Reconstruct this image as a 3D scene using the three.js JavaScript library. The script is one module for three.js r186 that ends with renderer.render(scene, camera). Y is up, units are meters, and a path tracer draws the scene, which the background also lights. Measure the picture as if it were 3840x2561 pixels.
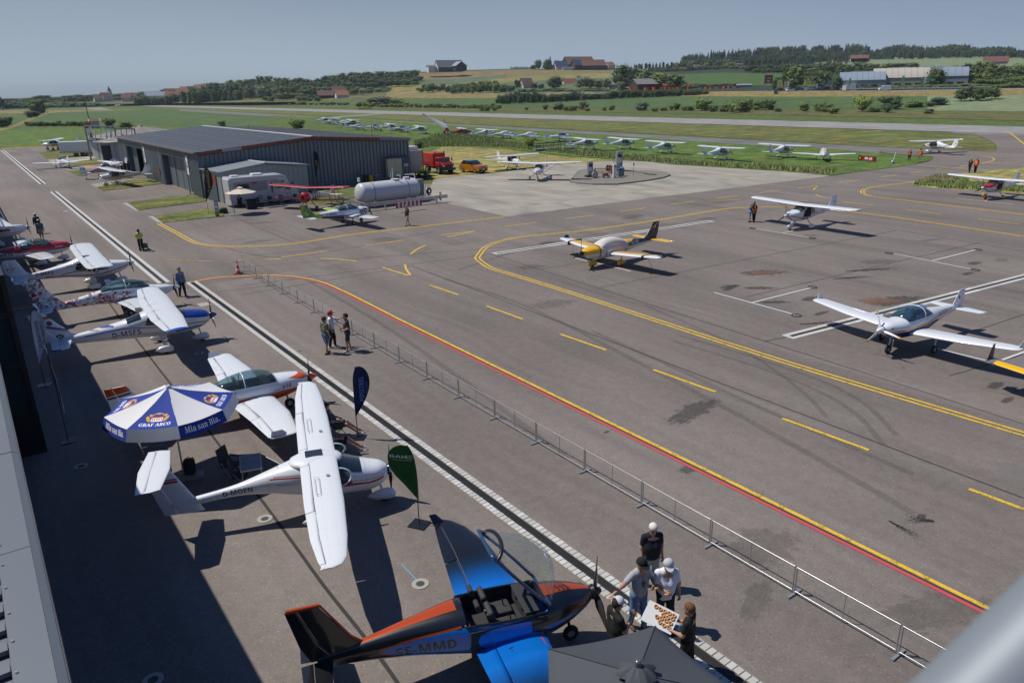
import*as THREE from 'three';
import{mergeGeometries}from 'three/addons/utils/BufferGeometryUtils.js';
import{RoundedBoxGeometry}from 'three/addons/geometries/RoundedBoxGeometry.js';
import{MarchingCubes}from 'three/addons/objects/MarchingCubes.js';
// ---------- camera, sky, sun, exposure ----------
const scene=new THREE.Scene();
const FOC=2792.1,PITCH=0.328388,ROLL=-0.019261,CAMH=11.308,PW=3840,PH=2561;
const camera=new THREE.PerspectiveCamera(2*Math.atan(PH/2/FOC)*180/Math.PI,PW/PH,0.05,9000);
const v3=(x=0,y=0,z=0)=>new THREE.Vector3(x,y,z);
const FW=v3(0,-Math.sin(PITCH),-Math.cos(PITCH)),UP0=v3(0,Math.cos(PITCH),-Math.sin(PITCH));
const RI=v3(1,0,0).multiplyScalar(Math.cos(ROLL)).addScaledVector(UP0,Math.sin(ROLL));
const UPV=v3(-Math.sin(ROLL),0,0).addScaledVector(UP0,Math.cos(ROLL));
camera.position.set(0,CAMH,0);
camera.up.copy(UPV);camera.lookAt(camera.position.clone().add(FW));
camera.focus=38;camera.userData.fStop=7;
const renderer=new THREE.WebGLRenderer({antialias:true});
renderer.toneMapping=THREE.LinearToneMapping;renderer.toneMappingExposure=1.25;
renderer.shadowMap.enabled=true;
const SUNAZ=101*Math.PI/180,SUNEL=58*Math.PI/180;
const SUND=v3(-Math.sin(SUNAZ)*Math.cos(SUNEL),Math.sin(SUNEL),Math.cos(SUNAZ)*Math.cos(SUNEL));
const sun=new THREE.DirectionalLight(new THREE.Color().setRGB(1,0.955,0.88),3.35);
sun.position.copy(SUND).multiplyScalar(300);sun.castShadow=true;
Object.assign(sun.shadow.camera,{left:-160,right:160,top:160,bottom:-160,near:1,far:900});
sun.shadow.mapSize.set(4096,4096);
scene.add(sun,sun.target);
{
const W=256,H=128,d=new Float32Array(W*H*4);
for(let y=0;y<H;y++)for(let x=0;x<W;x++){
const el=(y+0.5)/H*Math.PI-Math.PI/2,az=(x+0.5)/W*2*Math.PI;
const t=Math.max(0,Math.sin(el)),k=Math.pow(1-t,5);
const ww=(0.5+0.5*Math.cos(az-0.4))*Math.exp(-t*2);
const wisp=0.012*Math.sin(az*7+Math.sin(el*22)*2)*Math.sin(el*31+az*3)*Math.exp(-t*3);
const hz=[0.237+0.117*ww,0.305+0.116*ww,0.41+0.053*ww],ze=[0.022+0.117*ww,0.068+0.116*ww,0.21+0.053*ww];
const i=(y*W+x)*4;
for(let c=0;c<3;c++)d[i+c]=(ze[c]+(hz[c]-ze[c])*k)+wisp;
if(el<-0.02){d[i]=0.2;d[i+1]=0.22;d[i+2]=0.2;}
d[i+3]=1;
}
const t=new THREE.DataTexture(d,W,H,THREE.RGBAFormat,THREE.FloatType);
t.mapping=THREE.EquirectangularReflectionMapping;t.magFilter=t.minFilter=THREE.LinearFilter;t.needsUpdate=true;
scene.background=t;scene.environment=t;
}
scene.fog=new THREE.FogExp2(new THREE.Color().setRGB(0.40,0.47,0.56),0.00010);
// ---------- helpers ----------
function rng(s){return()=>{s=(s+0x6d2b79f5)|0;let t=Math.imul(s^(s>>>15),1|s);t=(t+Math.imul(t^(t>>>7),61|t))^t;return((t^(t>>>14))>>>0)/4294967296;};}
const R0=rng(7),rr=(a,b,r=R0)=>a+(b-a)*r();
const lerp=(a,b,t)=>a+(b-a)*t,clamp=(x,a,b)=>Math.max(a,Math.min(b,x));
const names={};
function numbered(n){const k=names[n]=(names[n]??-1)+1;return k?n+'_'+String(k).padStart(3,'0'):n;}
function shade(o){o.traverse((m)=>{if(m.isMesh)m.castShadow=m.receiveShadow=true;});return o;}
function tag(o,label,category,group){o.userData={label,category};if(group)o.userData.group=group;return o;}
function thing(name,label,category,pos=[0,0,0],ry=0,group){
const o=new THREE.Group();o.name=numbered(name);o.position.set(...(pos.isVector3?pos.toArray():pos));o.rotation.y=ry;
tag(o,label,category,group);scene.add(o);return o;
}
function mesh(name,geo,m,parent){const o=new THREE.Mesh(Array.isArray(geo)?merge(geo):geo,m);o.name=name;o.castShadow=o.receiveShadow=true;if(parent)parent.add(o);return o;}
function single(name,geo,m,label,category,group){const o=mesh(numbered(name),geo,m,scene);return tag(o,label,category,group);}
function struct(name,geo,m){const o=mesh(numbered(name),geo,m,scene);o.userData.kind='structure';return o;}
function clone(src,label,pos,ry,group){const o=src.clone();o.name=numbered(src.name.replace(/_\d\d\d$/,''));o.userData={...src.userData,label};if(group)o.userData.group=group;o.position.set(...(pos.isVector3?pos.toArray():pos));o.rotation.y=ry;scene.add(o);return o;}
const lin=(r,g,b)=>new THREE.Color().setRGB(r,g,b);
const mats=new Map();
function mat(c,rough=0.7,o={}){
const key=JSON.stringify([c.isColor?c.toArray():c,rough,Object.keys(o).length?Object.entries(o).map(([k,v])=>[k,v?.uuid??v]):0]);
if(!mats.has(key)){const P=o.clearcoat||o.transmission||o.sheen;mats.set(key,new(P?THREE.MeshPhysicalMaterial:THREE.MeshStandardMaterial)({color:c.isColor?c:new THREE.Color(c),roughness:rough,metalness:0,...o}));}
return mats.get(key);
}
function ray(px,py){return FW.clone().addScaledVector(RI,(px-PW/2)/FOC).addScaledVector(UPV,-(py-PH/2)/FOC);}
function G(px,py,h=0){const d=ray(px,py),t=(h-CAMH)/d.y;return v3(d.x*t,h,d.z*t);}
const NA=0.625,cN=Math.cos(NA),sN=Math.sin(NA);
const W=(u,w,y=0)=>v3(cN*u+sN*w,y,-sN*u+cN*w);
const toU=(p)=>cN*p.x-sN*p.z,toW=(p)=>sN*p.x+cN*p.z;
function norm(g){g=g.index?g.toNonIndexed():g;for(const k of Object.keys(g.attributes))if(!['position','normal','uv'].includes(k))g.deleteAttribute(k);if(!g.attributes.normal)g.computeVertexNormals();if(!g.attributes.uv)g.setAttribute('uv',new THREE.BufferAttribute(new Float32Array(g.attributes.position.count*2),2));return g;}
const merge=(a)=>mergeGeometries(a.map(norm));
function at(g,x=0,y=0,z=0,ry=0,rx=0,rz=0){if(rx)g.rotateX(rx);if(rz)g.rotateZ(rz);if(ry)g.rotateY(ry);return g.translate(x,y,z);}
const box=(w,h,d,x=0,y=0,z=0,ry=0,rx=0,rz=0)=>at(new THREE.BoxGeometry(w,h,d),x,y,z,ry,rx,rz);
const rbox=(w,h,d,r,x=0,y=0,z=0,ry=0,rx=0,rz=0)=>at(new RoundedBoxGeometry(w,h,d,2,r),x,y,z,ry,rx,rz);
const cyl=(r1,r2,h,x=0,y=0,z=0,seg=14,rx=0,rz=0,ry=0)=>at(new THREE.CylinderGeometry(r1,r2,h,seg),x,y,z,ry,rx,rz);
const sph=(r,x=0,y=0,z=0,sx=1,sy=1,sz=1,a=14,b=10)=>new THREE.SphereGeometry(r,a,b).scale(sx,sy,sz).translate(x,y,z);
const YV=v3(0,1,0);
function rod(a,b,r1,r2=r1,seg=8){a=a.isVector3?a:v3(...a);b=b.isVector3?b:v3(...b);const d=b.clone().sub(a),L=d.length();const g=new THREE.CylinderGeometry(r2,r1,L,seg);g.applyQuaternion(new THREE.Quaternion().setFromUnitVectors(YV,d.normalize()));return g.translate((a.x+b.x)/2,(a.y+b.y)/2,(a.z+b.z)/2);}
function plank(a,b,w,t){
a=a.isVector3?a:v3(...a);b=b.isVector3?b:v3(...b);const d=b.clone().sub(a),L=d.length();const g=new THREE.BoxGeometry(L,t,w);g.rotateZ(Math.asin(d.y/L));g.rotateY(Math.atan2(-d.z,d.x));return g.translate((a.x+b.x)/2,(a.y+b.y)/2,(a.z+b.z)/2);}
function sheet(pts,y,holes){
const s=new THREE.Shape(pts.map((p)=>new THREE.Vector2(p.x,-p.z)));
for(const h of holes??[])s.holes.push(new THREE.Path(h.map((p)=>new THREE.Vector2(p.x,-p.z))));
const g=new THREE.ShapeGeometry(s);g.rotateX(-Math.PI/2).translate(0,y,0);return frameUV(g);
}
function frameUV(g){const p=g.attributes.position,u=new Float32Array(p.count*2);for(let i=0;i<p.count;i++){const q=v3(p.getX(i),0,p.getZ(i));u[2*i]=toU(q);u[2*i+1]=toW(q);}g.setAttribute('uv',new THREE.BufferAttribute(u,2));return g;}
function slab(pts,y0,y1){const s=new THREE.Shape(pts.map((p)=>new THREE.Vector2(p.x,-p.z)));const g=new THREE.ExtrudeGeometry(s,{depth:y1-y0,bevelEnabled:false});g.rotateX(-Math.PI/2).translate(0,y0,0);return frameUV(norm(g));}
function strip(pts,w,y,off=0){
const pos=[],n=pts.length;
const L=pts.map((p,i)=>{const a=pts[Math.max(0,i-1)],b=pts[Math.min(n-1,i+1)];const d=v3(b.x-a.x,0,b.z-a.z).normalize();return[p.x-d.z*(off-w/2),p.z+d.x*(off-w/2),p.x-d.z*(off+w/2),p.z+d.x*(off+w/2)];});
for(let i=0;i<n-1;i++){const a=L[i],b=L[i+1];pos.push(a[0],y,a[1],a[2],y,a[3],b[0],y,b[1],b[0],y,b[1],a[2],y,a[3],b[2],y,b[3]);}
const g=new THREE.BufferGeometry();g.setAttribute('position',new THREE.BufferAttribute(new Float32Array(pos),3));
const nn=new Float32Array(pos.length);for(let i=1;i<nn.length;i+=3)nn[i]=1;g.setAttribute('normal',new THREE.BufferAttribute(nn,3));return frameUV(g);
}
const curve=(pts,n=40)=>new THREE.CatmullRomCurve3(pts,false,'centripetal').getPoints(n);
const GP=(a,h=0)=>a.map((p)=>G(p[0],p[1],h));
const Z=(ox,oy,s)=>(...a)=>{const o=[];for(let i=0;i<a.length;i+=2)o.push([ox+a[i]*s,oy+a[i+1]*s]);return o;};
function canvas(w,h,draw){const c=document.createElement('canvas');c.width=w;c.height=h;draw(c.getContext('2d'),w,h);return c;}
function tex(c,o={}){const t=new THREE.CanvasTexture(c);t.colorSpace=THREE.SRGBColorSpace;t.wrapS=t.wrapT=THREE.RepeatWrapping;t.anisotropy=8;t.magFilter=THREE.LinearFilter;if(o.repeat)t.repeat.set(o.repeat,o.repeat2??o.repeat);if(o.linear)t.colorSpace=THREE.NoColorSpace;return t;}
function vnoise(n,seed){const r=rng(seed),g=new Float32Array(n*n).map(()=>r());return(x,y)=>{const xi=Math.floor(x),yi=Math.floor(y),fx=x-xi,fy=y-yi,sx=fx*fx*(3-2*fx),sy=fy*fy*(3-2*fy),m=(a)=>((a%n)+n)%n;const a=g[m(yi)*n+m(xi)],b=g[m(yi)*n+m(xi+1)],c=g[m(yi+1)*n+m(xi)],d=g[m(yi+1)*n+m(xi+1)];return lerp(lerp(a,b,sx),lerp(c,d,sx),sy);};}
function noiseTex(size,base,fn,o){return tex(canvas(size,size,(x)=>{const im=x.createImageData(size,size),d=im.data;for(let j=0;j<size;j++)for(let i=0;i<size;i++){const c=fn(i/size,j/size,i,j),k=(j*size+i)*4;for(let q=0;q<3;q++)d[k+q]=clamp(base[q]*(Array.isArray(c)?c[q]:c),0,255);d[k+3]=255;}x.putImageData(im,0,0);}),o);}
const N8=vnoise(8,1),N16=vnoise(16,2),N64=vnoise(64,3),N128=vnoise(128,4),N256=vnoise(256,5),N32=vnoise(32,6);
const nth=(n)=>n+(n%100>10&&n%100<14?'th':['th','st','nd','rd'][n%10]??'th');
function ordinals(group,f){const a=scene.children.filter((o)=>o.userData.group===group).sort((p,q)=>Math.atan2(p.position.x,-p.position.z)-Math.atan2(q.position.x,-q.position.z));a.forEach((o,i)=>{o.userData.label=f(nth(i+1));});}
// ---------- ground ----------
const rg=rng(11);
const asphaltMap=noiseTex(2048,[118,109.5,103],(x,y)=>{
const st=N64(x*32,y*3+5)-0.5,st2=N128(x*128+N16(x*8,y*8)*2,y*6)-0.5,big=N8(x*4,y*4)-0.5,md=N32(x*20,y*14)-0.5,sm=N256(x*256,y*256)-0.5;
const f=rg(),g=f-0.5;
return 1+big*0.10+st*0.15+st2*0.08+md*0.06+sm*0.07+g*0.15+(f>0.992?0.28:0)-(f<0.006?0.22:0);
},{repeat:1/48});
const asphaltM=new THREE.MeshStandardMaterial({map:asphaltMap,roughness:0.93,color:lin(0.92,0.92,0.93)});
const taxiMap=noiseTex(1024,[112,110,108],(x,y)=>1+(N8(x*4,y*4)-0.5)*0.12+(N64(x*20,y*20)-0.5)*0.12+(rg()-0.5)*0.2,{repeat:1/40});
const runwayM=new THREE.MeshStandardMaterial({map:taxiMap,roughness:0.95,color:lin(1.62,1.62,1.62)});
const taxiM=new THREE.MeshStandardMaterial({map:taxiMap,roughness:0.95,color:lin(0.97,0.97,0.98)});
const concreteMap=noiseTex(1024,[166,160,148],(x,y)=>{const jx=Math.abs(((x*6)%1)-0.5)>0.493||Math.abs(((y*6)%1)-0.5)>0.493;const cell=N64(Math.floor(x*6)*7.31,Math.floor(y*6)*3.7)-0.5;return(1+cell*0.08+(N16(x*16,y*8)-0.5)*0.16+(N64(x*60,y*14)-0.5)*0.12+(rg()-0.5)*0.13)*(jx?0.82:1);},{repeat:1/30});
const concreteM=new THREE.MeshStandardMaterial({map:concreteMap,roughness:0.93,color:lin(0.80,0.795,0.78)});
function grassTex(c,k,seed,rep,an=0){const r=rng(seed);return noiseTex(512,c,(x,y)=>{const a=N16(x*16,y*16)-0.5,b=N64(x*60,y*60)-0.5,d=N256(x*256,y*256)-0.5,e=N8(x*5,y*5)-0.5;const v=1+(a*0.26+b*0.3+d*0.5+e*0.2+(r()-0.5)*0.5)*k+an*(N64(x*5,y*56)+.6*N16(x*2,y*14)-.8);const dry=clamp((N32(x*24,y*24)-0.55)*2.2*k,0,0.6);return[v*(1+dry*0.55),v*(1+dry*0.12),v*(1-dry*0.1)];},{repeat:1/rep});}
const grassM=new THREE.MeshStandardMaterial({map:grassTex([78,100,42],1,21,24),roughness:1,color:lin(0.85,0.85,0.8)});
const lushM=new THREE.MeshStandardMaterial({map:grassTex([80,106,40],0.8,22,30,.16),roughness:1,color:lin(0.88,0.9,0.8)});
const mownM=new THREE.MeshStandardMaterial({map:grassTex([104,110,56],0.8,23,44,.3),roughness:1,color:lin(0.72,0.78,0.7)});
const strawM=new THREE.MeshStandardMaterial({map:grassTex([136,134,82],0.9,24,26,.3),roughness:1,color:lin(0.85,0.86,0.8)});
struct('ground',frameUV(new THREE.PlaneGeometry(9000,9000,8,8).rotateX(-Math.PI/2).translate(0,-0.06,-1500)),grassM);
const z1=Z(0,200,0.42535),z2=Z(900,200,0.42535),z3=Z(1800,100,0.42535),z4=Z(2800,100,0.44236),y1=Z(0,700,0.42535),y2=Z(900,600,0.42535),y3=Z(1800,500,0.42535),y4=Z(2800,600,0.5103),DD=Z(0,0,1.63335);
const px=(a,h)=>GP(a,h);
const line2=(a,b,t0,t1)=>[a.clone().lerp(b,t0),a.clone().lerp(b,t1)];
const apronPts=[...px([[-300,584],[0,560],[143,553],[330,556],[700,600],[1400,690],[1640,690],[1800,664],[2055,630],[2332,610],[2523,622],[2800,640],[3114,660],[3207,646],[3331,631],[3441,615],[3480,606],[3494,600],[3503,591],[3492,586],[3472,584],[3331,575],[3290,566],[3300,552],[3419,556],[3600,563],[3729,568],[3742,560],[3738,545],[3720,529],[3690,515],[3662,507],[3560,500],[3640,478],[3840,476],[4400,492]]),v3(150,0,-60),v3(150,0,12),W(-12,14),W(-12,-60),W(-12,-150),W(-4,-235)];
struct('apron',sheet(apronPts,0),asphaltM);
const rwA=G(900,402),rwB=G(3560,468),rbA=G(900,409.3),rbB=G(3110,480);
const rdir=rwB.clone().sub(rwA).normalize();
struct('runway',sheet([rwA.clone().addScaledVector(rdir,-330),rwB.clone().addScaledVector(rdir,200),rbB.clone().addScaledVector(rdir,200),rbA.clone().addScaledVector(rdir,-330)],0.014),runwayM);
const tuA=G(900,421),tuB=G(3300,552),tlA=G(900,430),tlB=G(3300,573.5),tdir=tlB.clone().sub(tlA).normalize();
struct('taxiway',sheet([tuA.clone().addScaledVector(tdir,-170),tuB,tlB,tlA.clone().addScaledVector(tdir,-150)],0.008),taxiM);
struct('taxiway_link',sheet(px(z2(760,566,1250,527,1320,530,900,562,860,578)),0.018),runwayM);
struct('concrete_strip_far',sheet(px([[308,406],[372,403],[418,411],[350,411]]),0.02),runwayM);
const concPts=px([[1590,742],[1628,672],[1700,661],[1800,654],[1930,640],[2055,623],[2200,608],[2332,602],[2430,606],[2523,617],[2800,634],[2933,642],[3065,653],[3114,659],[2800,699],[2459,740],[1898,812.6],[1800,790],[1666,759.5]]);
struct('concrete_apron',sheet(concPts,0.006),concreteM);
function lawn(pts,m,y0=-0.02,y1=0.02,name='grass_strip'){return struct(name,slab(pts,y0,y1),m);}
lawn(px([[1640,690],...z2(1515,870,1650,835,1850,820,2351,845),[2000,575],[2150,590],[2332,600],[2055,621],[1800,652],[1628,670]]),strawM,-0.03,0.012);
lawn(px([[1550,600],[1560,520],[1250,466],[1000,433],[1261,441],[1800,477],[2310,509],[2800,542],[3052,553],[3300,574],[3331,577],[3472,585],[3502,591],[3492,600],[3441,614],[3331,630],[3207,645],[3114,657],[3065,651],[2933,640],[2800,632],[2523,615],[2332,599],[2150,585],[1900,558],[1660,548]]),lushM,-0.03,0.015);
lawn(px([[3110,481],[3419,495],[3662,508],[3720,530],[3742,560],[3728,567],[3419,555],[3300,551],[2800,520],[1800,468],[1261,435],[900,420.5],[595,405.5],[560,403],[900,409.8],[1800,438.5],[2800,470.5]]),mownM,-0.03,0.004);
const verge=px([[3419,684],[3455,677],[3477,671],[3596,651],[3729,637],[3840,629],[4300,600],[4500,780],[3840,726],[3552,708],[3428,697]]);
lawn(verge,strawM,-0.03,0.03);
const lawnList=[[z1(340,880,560,830,800,850,835,905,415,935)],[z1(600,985,650,960,820,940,1000,925,1010,960,560,1000)],[z1(590,1040,700,1025,760,1080,690,1083)],[z1(850,1180,1180,1115,1400,1095,1448,1150,900,1215)],[z1(1120,1318,1690,1245,1815,1290,1810,1308,1215,1385)],[y1(1350,262,1850,190,1990,205,1960,265,1430,317)]];
for(const[a]of lawnList)lawn(px(a),mownM,0,0.05,'lawn_patch');
lawn(px(y2(560,290,1500,190,1620,165,1560,190,1000,330,980,380,700,400,560,380)),mownM,0,0.03,'lawn_patch');
struct('gravel_strip',sheet(px(z1(415,935,835,905,850,920,470,985)),0.012),concreteM);
struct('gravel_strip',sheet(px(z1(545,1020,1000,965,1080,985,590,1035)),0.012),concreteM);
struct('gravel_strip',sheet(px(z1(790,1155,920,1140,1180,1110,850,1182)),0.012),concreteM);
const cobM=mat(lin(0.34,0.335,0.32),0.9);
for(const a of[z1(1075,1320,1120,1318,1220,1388,1195,1388),y1(1300,260,1350,262,1430,318,1390,318)])struct('gravel_edge',sheet(px(a),0.012),cobM);
// ---------- painted lines ----------
const yelM=new THREE.MeshStandardMaterial({color:lin(0.78,0.5,0.045),roughness:0.8,map:noiseTex(256,[255,255,255],(x,y)=>(0.93+(N64(x*64,y*64)-0.5)*0.2+(rg()-0.5)*0.14)*(N16(x*16,y*16)*.7+N128(x*90,y*90)*.5>.88?.66:1),{repeat:0.5})});
const redM=mat(lin(0.48,0.075,0.08),0.8),whiM=mat(lin(0.62,0.62,0.6),0.8),seamM=mat(lin(0.03,0.028,0.026),0.8),tanM=mat(lin(0.4,0.3,0.14),0.85);
const yGeo=[],rGeo=[],wGeo=[],sGeo=[];
const dbl=(a,n=80)=>{const c=curve(px(a),n);yGeo.push(strip(c,0.13,0.012,-0.15),strip(c,0.13,0.012,0.15));};
dbl([[593,838],[660,873],[723,907],[761,917],[851,924.5],[900,925],[1070,917],[1325,879],[1600,847],[1891,813]]);
dbl([...y4(2400,612,2038,560,1000,410,660,370),[3000,779],[2846,776],[2800,778],[2736,782],[2438,830],[2183,866],[1970,887],[1885,902],[1825,925],[1797,955],[1790,968],[1808,985],[1842,1006],[1928,1032],[2146,1100],[2800,1312],[3101,1406],[3840,1628],[4300,1766]],160);
dbl(y4(1280,155,1000,190,880,212,853,235,870,252,920,266,1200,300,2038,401,2400,440));
{const c=curve(px([[697,1061],[808,1042],[923,1035],[972,1032],[1053,1033.5],[1121,1040],[1206,1058],[1283,1090],[1380,1138],[1495,1197]]),60);c.push(...line2(G(1495,1197),G(3724,2290),0.02,1.25));
yGeo.push(strip(c,0.14,0.012));rGeo.push(strip(c,0.13,0.012,0.23));sGeo.push(strip(c.slice(30),0.05,0.008,0.12));
const d=line2(G(51,1161),G(140,1149),-1.2,1.2);yGeo.push(strip(d,0.14,0.012));rGeo.push(strip(d,0.13,0.012,0.2));
yGeo.push(strip(px(y1(0,722,105,714)),0.14,0.012));}
const dash=(a,w=0.15)=>{for(let i=0;i+1<a.length;i+=2)yGeo.push(strip(px([a[i],a[i+1]]),w,0.012));};
dash(DD(987,655,1052,677,1117,703,1200,733,1285,767,1392,804,1500,849,1643,900,1797,961,1996,1034,2226,1123,2480,1217));
dash(y2(0,887,355,873,362,858,768,805,1105,753,1448,708,1755,665,2070,627,1820,682,2065,630,1255,948,1480,1018));
dash(y1(1410,645,1740,657,2095,652,2351,643));dash(z1(1130,1247,1600,1195),0.1);
dash(y3(220,822,497,787,752,753,1010,722,1237,688,1465,658,1675,627,1893,600,2085,572,2283,548,2020,594,2303,588));
dash(y4(380,207,523,188,670,165,840,145,987,127,1107,108,1205,95,1300,82,1395,68,1480,57,90,242,243,223,300,297,450,300,705,308,938,333,1168,365,1435,398,1703,433,2015,473));
for(const a of[y2(705,868,860,876,1030,893),y2(1500,833,1560,788,1640,750),y2(1455,920,1463,960,1500,1015),y4(495,222,503,207,525,197),y4(512,253,545,270,597,280),y1(1410,645,1570,650,1740,657)])yGeo.push(strip(curve(px(a),14),0.15,0.012));
{const c=curve(px(z4(1810,1183,1980,1160,2080,1140,2103,1122,2060,1103,1980,1092)),30);yGeo.push(strip(c,0.2,0.013));yGeo.push(strip(curve(px(z4(2165,885,2220,895,2290,940,2351,990,2500,1090)),20),0.3,0.02));yGeo.push(strip(px(z4(1980,1160,2351,1143)),0.16,0.013));}
struct('yellow_line',merge(yGeo),yelM);struct('red_line',merge(rGeo),redM);
struct('tan_line',merge([strip(px(z4(1450,1172,2060,1216)),0.5,0.012),strip(px(z4(1900,1084,2351,1086)),0.25,0.012)]),tanM);
const wl=(a,w=0.11)=>{for(let i=0;i+1<a.length;i+=2)wGeo.push(strip(px([a[i],a[i+1]]),w,0.014));};
wl(y4(75,507,470,573,270,537,590,480,1085,690,1650,803,1370,742,1690,662,45,1050,470,943,1400,1388,1760,1475,1860,1480,2150,1374,1553,283,1965,327,1755,302,1850,275));wl([[2679,1098],[2981,1181]]);wl(y4(1290,195,2038,272),0.14);
wl(y3(830,1100,1330,1218,1070,1155,1370,1110));wl(y1(1740,657,1870,658),0.05);
wl(z4(710,828,1775,861,1960,908,2080,912,0,806,160,812),0.5);wl(z3(240,772,400,776,1200,808,1400,813,1790,822,1950,829),0.5);wl(z2(300,486,420,489,1700,528,1860,533),0.6);
struct('white_line',merge(wGeo.map((g)=>g.translate(0,0.008,0))),whiM);
const seam=(a,w=0.06)=>{for(let i=0;i+1<a.length;i+=2)sGeo.push(strip(px([a[i],a[i+1]]),w,0.004));};
seam([[1842,953],[3249,1400],[1546,998],[3840,1868],[900,1072],[1836,953],[900,1002],[1900,927],[900,1106],[1546,998],[900,825],[1096,908],[2025,1010],[2208,981],[2251,1078],[3369,863],[2800,1113],[3678,909],[2871,1279],[2950,1265],[3369,863],[3840,942],[1090,800],[1480,852],[900,960],[1180,938]]);
seam([[3249,1400],[3840,1590],[158,694],[189,721],[660,865],[900,826],[1500,780],[1666,759],[793,1000],[1010,960],[820,1095],[1010,1070],[2430,850],[3000,770],[3360,862],[3100,820],[3230,700],[3330,715],[2676,826],[2900,790],[3660,1240],[3840,1180],[3560,1410],[3840,1330]],0.05);
sGeo.push(strip(curve(px([[395,1120],[415,1147],[460,1210],[509,1272],[629,1428],[746,1570],[861,1723],[973,1867],[1100,2040],[1212,2195],[1367,2391],[1490,2561],[1560,2680]]),80),0.09,0.004));
struct('asphalt_joint',merge(sGeo),seamM);
const blobA=canvas(256,256,(x)=>{const im=x.createImageData(256,256);for(let j=0;j<256;j++)for(let i=0;i<256;i++){const u=(i-128)/128,v=(j-128)/128,r=Math.hypot(u,v),n=N16(i/18,j/18)*0.5+N64(i/6,j/6)*0.3+N128(i/2,j/2)*0.2;const k=clamp((0.92-r-(n-0.25)*0.7)*6,0,1)*(0.55+0.45*N32(i/9,j/9));const q=(j*256+i)*4;im.data[q]=im.data[q+1]=im.data[q+2]=k*255;im.data[q+3]=255;}x.putImageData(im,0,0);});
const splA=canvas(256,256,(x)=>{x.fillStyle='#000';x.fillRect(0,0,256,256);x.fillStyle='#fff';const r=rng(5);for(let i=0;i<420;i++){const a=Math.pow(r(),1.6),ang=0.25*(r()-0.5)*(1+a)+(r()>0.5?0.15:-0.2);const d=a*210;x.beginPath();x.ellipse(22+d*Math.cos(ang),128+d*Math.sin(ang)*1.4+(r()-0.5)*26,(1-a)*7*r()+1.5,(1-a)*5*r()+1,0,0,7);x.fill();}});
const blobT=tex(blobA,{linear:1}),splT=tex(splA,{linear:1});
const stainMat=(c,o,t)=>new THREE.MeshStandardMaterial({color:c,alphaMap:t,transparent:true,opacity:o,roughness:0.85,depthWrite:false});
const oilM=stainMat(lin(0.035,0.033,0.03),0.55,blobT),rustM=stainMat(lin(0.23,0.125,0.075),0.75,blobT),splM=stainMat(lin(0.02,0.02,0.02),0.9,splT),wetM=stainMat(lin(0.07,0.066,0.062),0.6,blobT),paleM=stainMat(lin(0.24,0.235,0.225),0.35,blobT);
function stain(p,sx,sz,ry,m,y=0.006){const g=new THREE.PlaneGeometry(sx,sz).rotateX(-Math.PI/2).rotateY(ry).translate(p.x,y,p.z);struct('stain',g,m);}
stain(G(2868,1022),3.6,1.3,NA-0.5,rustM);stain(G(2862,1022),4.4,1.8,NA-0.5,wetM,0.005);stain(G(3300,1128),3.4,1.6,NA-0.6,rustM);stain(G(3360,1128),5.2,1.9,NA-0.2,oilM,0.005);
stain(G(2850,1080),2.8,0.9,NA-0.7,oilM);stain(G(3310,1010),5.5,1.5,NA-0.5,splM);stain(G(3230,1040),4,1.2,NA-0.5,splM);stain(G(3655,987),2,.9,NA,oilM);stain(G(3630,1026),1.8,.6,NA,oilM);
stain(G(2597,1543),4.3,1.25,NA+0.15,wetM);stain(G(3430,1945),1.1,1.0,NA+2.2,splM);stain(G(3415,2000),1.5,0.6,NA+4.5,splM);stain(G(3457,1937),.55,.3,NA,oilM,0.008);stain(G(3040,1120),2,.9,NA,oilM);stain(G(3080,1175),1.8,.5,NA,oilM);stain(G(2750,1075),1.6,.7,NA,oilM);stain(G(3110,1210),3.5,.9,NA-.5,splM);stain(G(2903,1133),2.4,.8,NA-.6,oilM);
stain(G(2050,910),2.4,1,NA,wetM);stain(G(2730,1085),1.3,.6,NA,oilM);stain(G(850,1340),1.8,1.2,NA,paleM);stain(G(2580,1760),.9,.6,NA,wetM);stain(G(2733,1075),2,1,NA,wetM);stain(G(3735,1445),1.6,.6,NA,oilM);stain(G(3780,1500),1.3,.4,NA,oilM);stain(G(2990,760),3,.8,NA,wetM);stain(G(2275,1620),.4,.2,NA,oilM);
const ra=rng(31);
for(let i=0;i<46;i++){const p=W(rr(3,60,ra),rr(-85,5,ra));stain(p,rr(1.2,5,ra),rr(.8,2.6,ra),NA+rr(-.4,.4,ra),ra()>.6?paleM:stainMat(lin(0.075,0.07,0.067),0.25,blobT),0.0045+i*0.00004);}
for(let i=0;i<26;i++){const p=W(rr(5,60,ra),rr(-70,0,ra));stain(p,rr(.15,.5,ra),rr(.1,.3,ra),ra()*3,oilM,0.007);}
const tyreMk=new THREE.MeshStandardMaterial({color:lin(.06,.058,.056),transparent:true,opacity:.16,roughness:.9,depthWrite:false});
for(const[a,w]of[[DD(1560,770,1760,830,1900,880,1990,930,2060,1000),.22],[DD(1545,782,1745,845,1880,898,1965,950,2030,1020),.22],[DD(1480,700,1700,800,1850,905,1900,960),.2],[DD(700,640,900,760,1100,900,1300,1050),.25],[DD(1050,620,1250,560,1500,520,1750,500),.3],[DD(1020,640,1200,700,1500,850,1800,1010,2100,1180),.3],[DD(1360,760,1560,850,1800,960,2100,1090),.25],[DD(480,560,640,590,800,570,1000,530),.25]])struct('tyre_mark',strip(curve(px(a),40),w,.0062),tyreMk);
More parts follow.
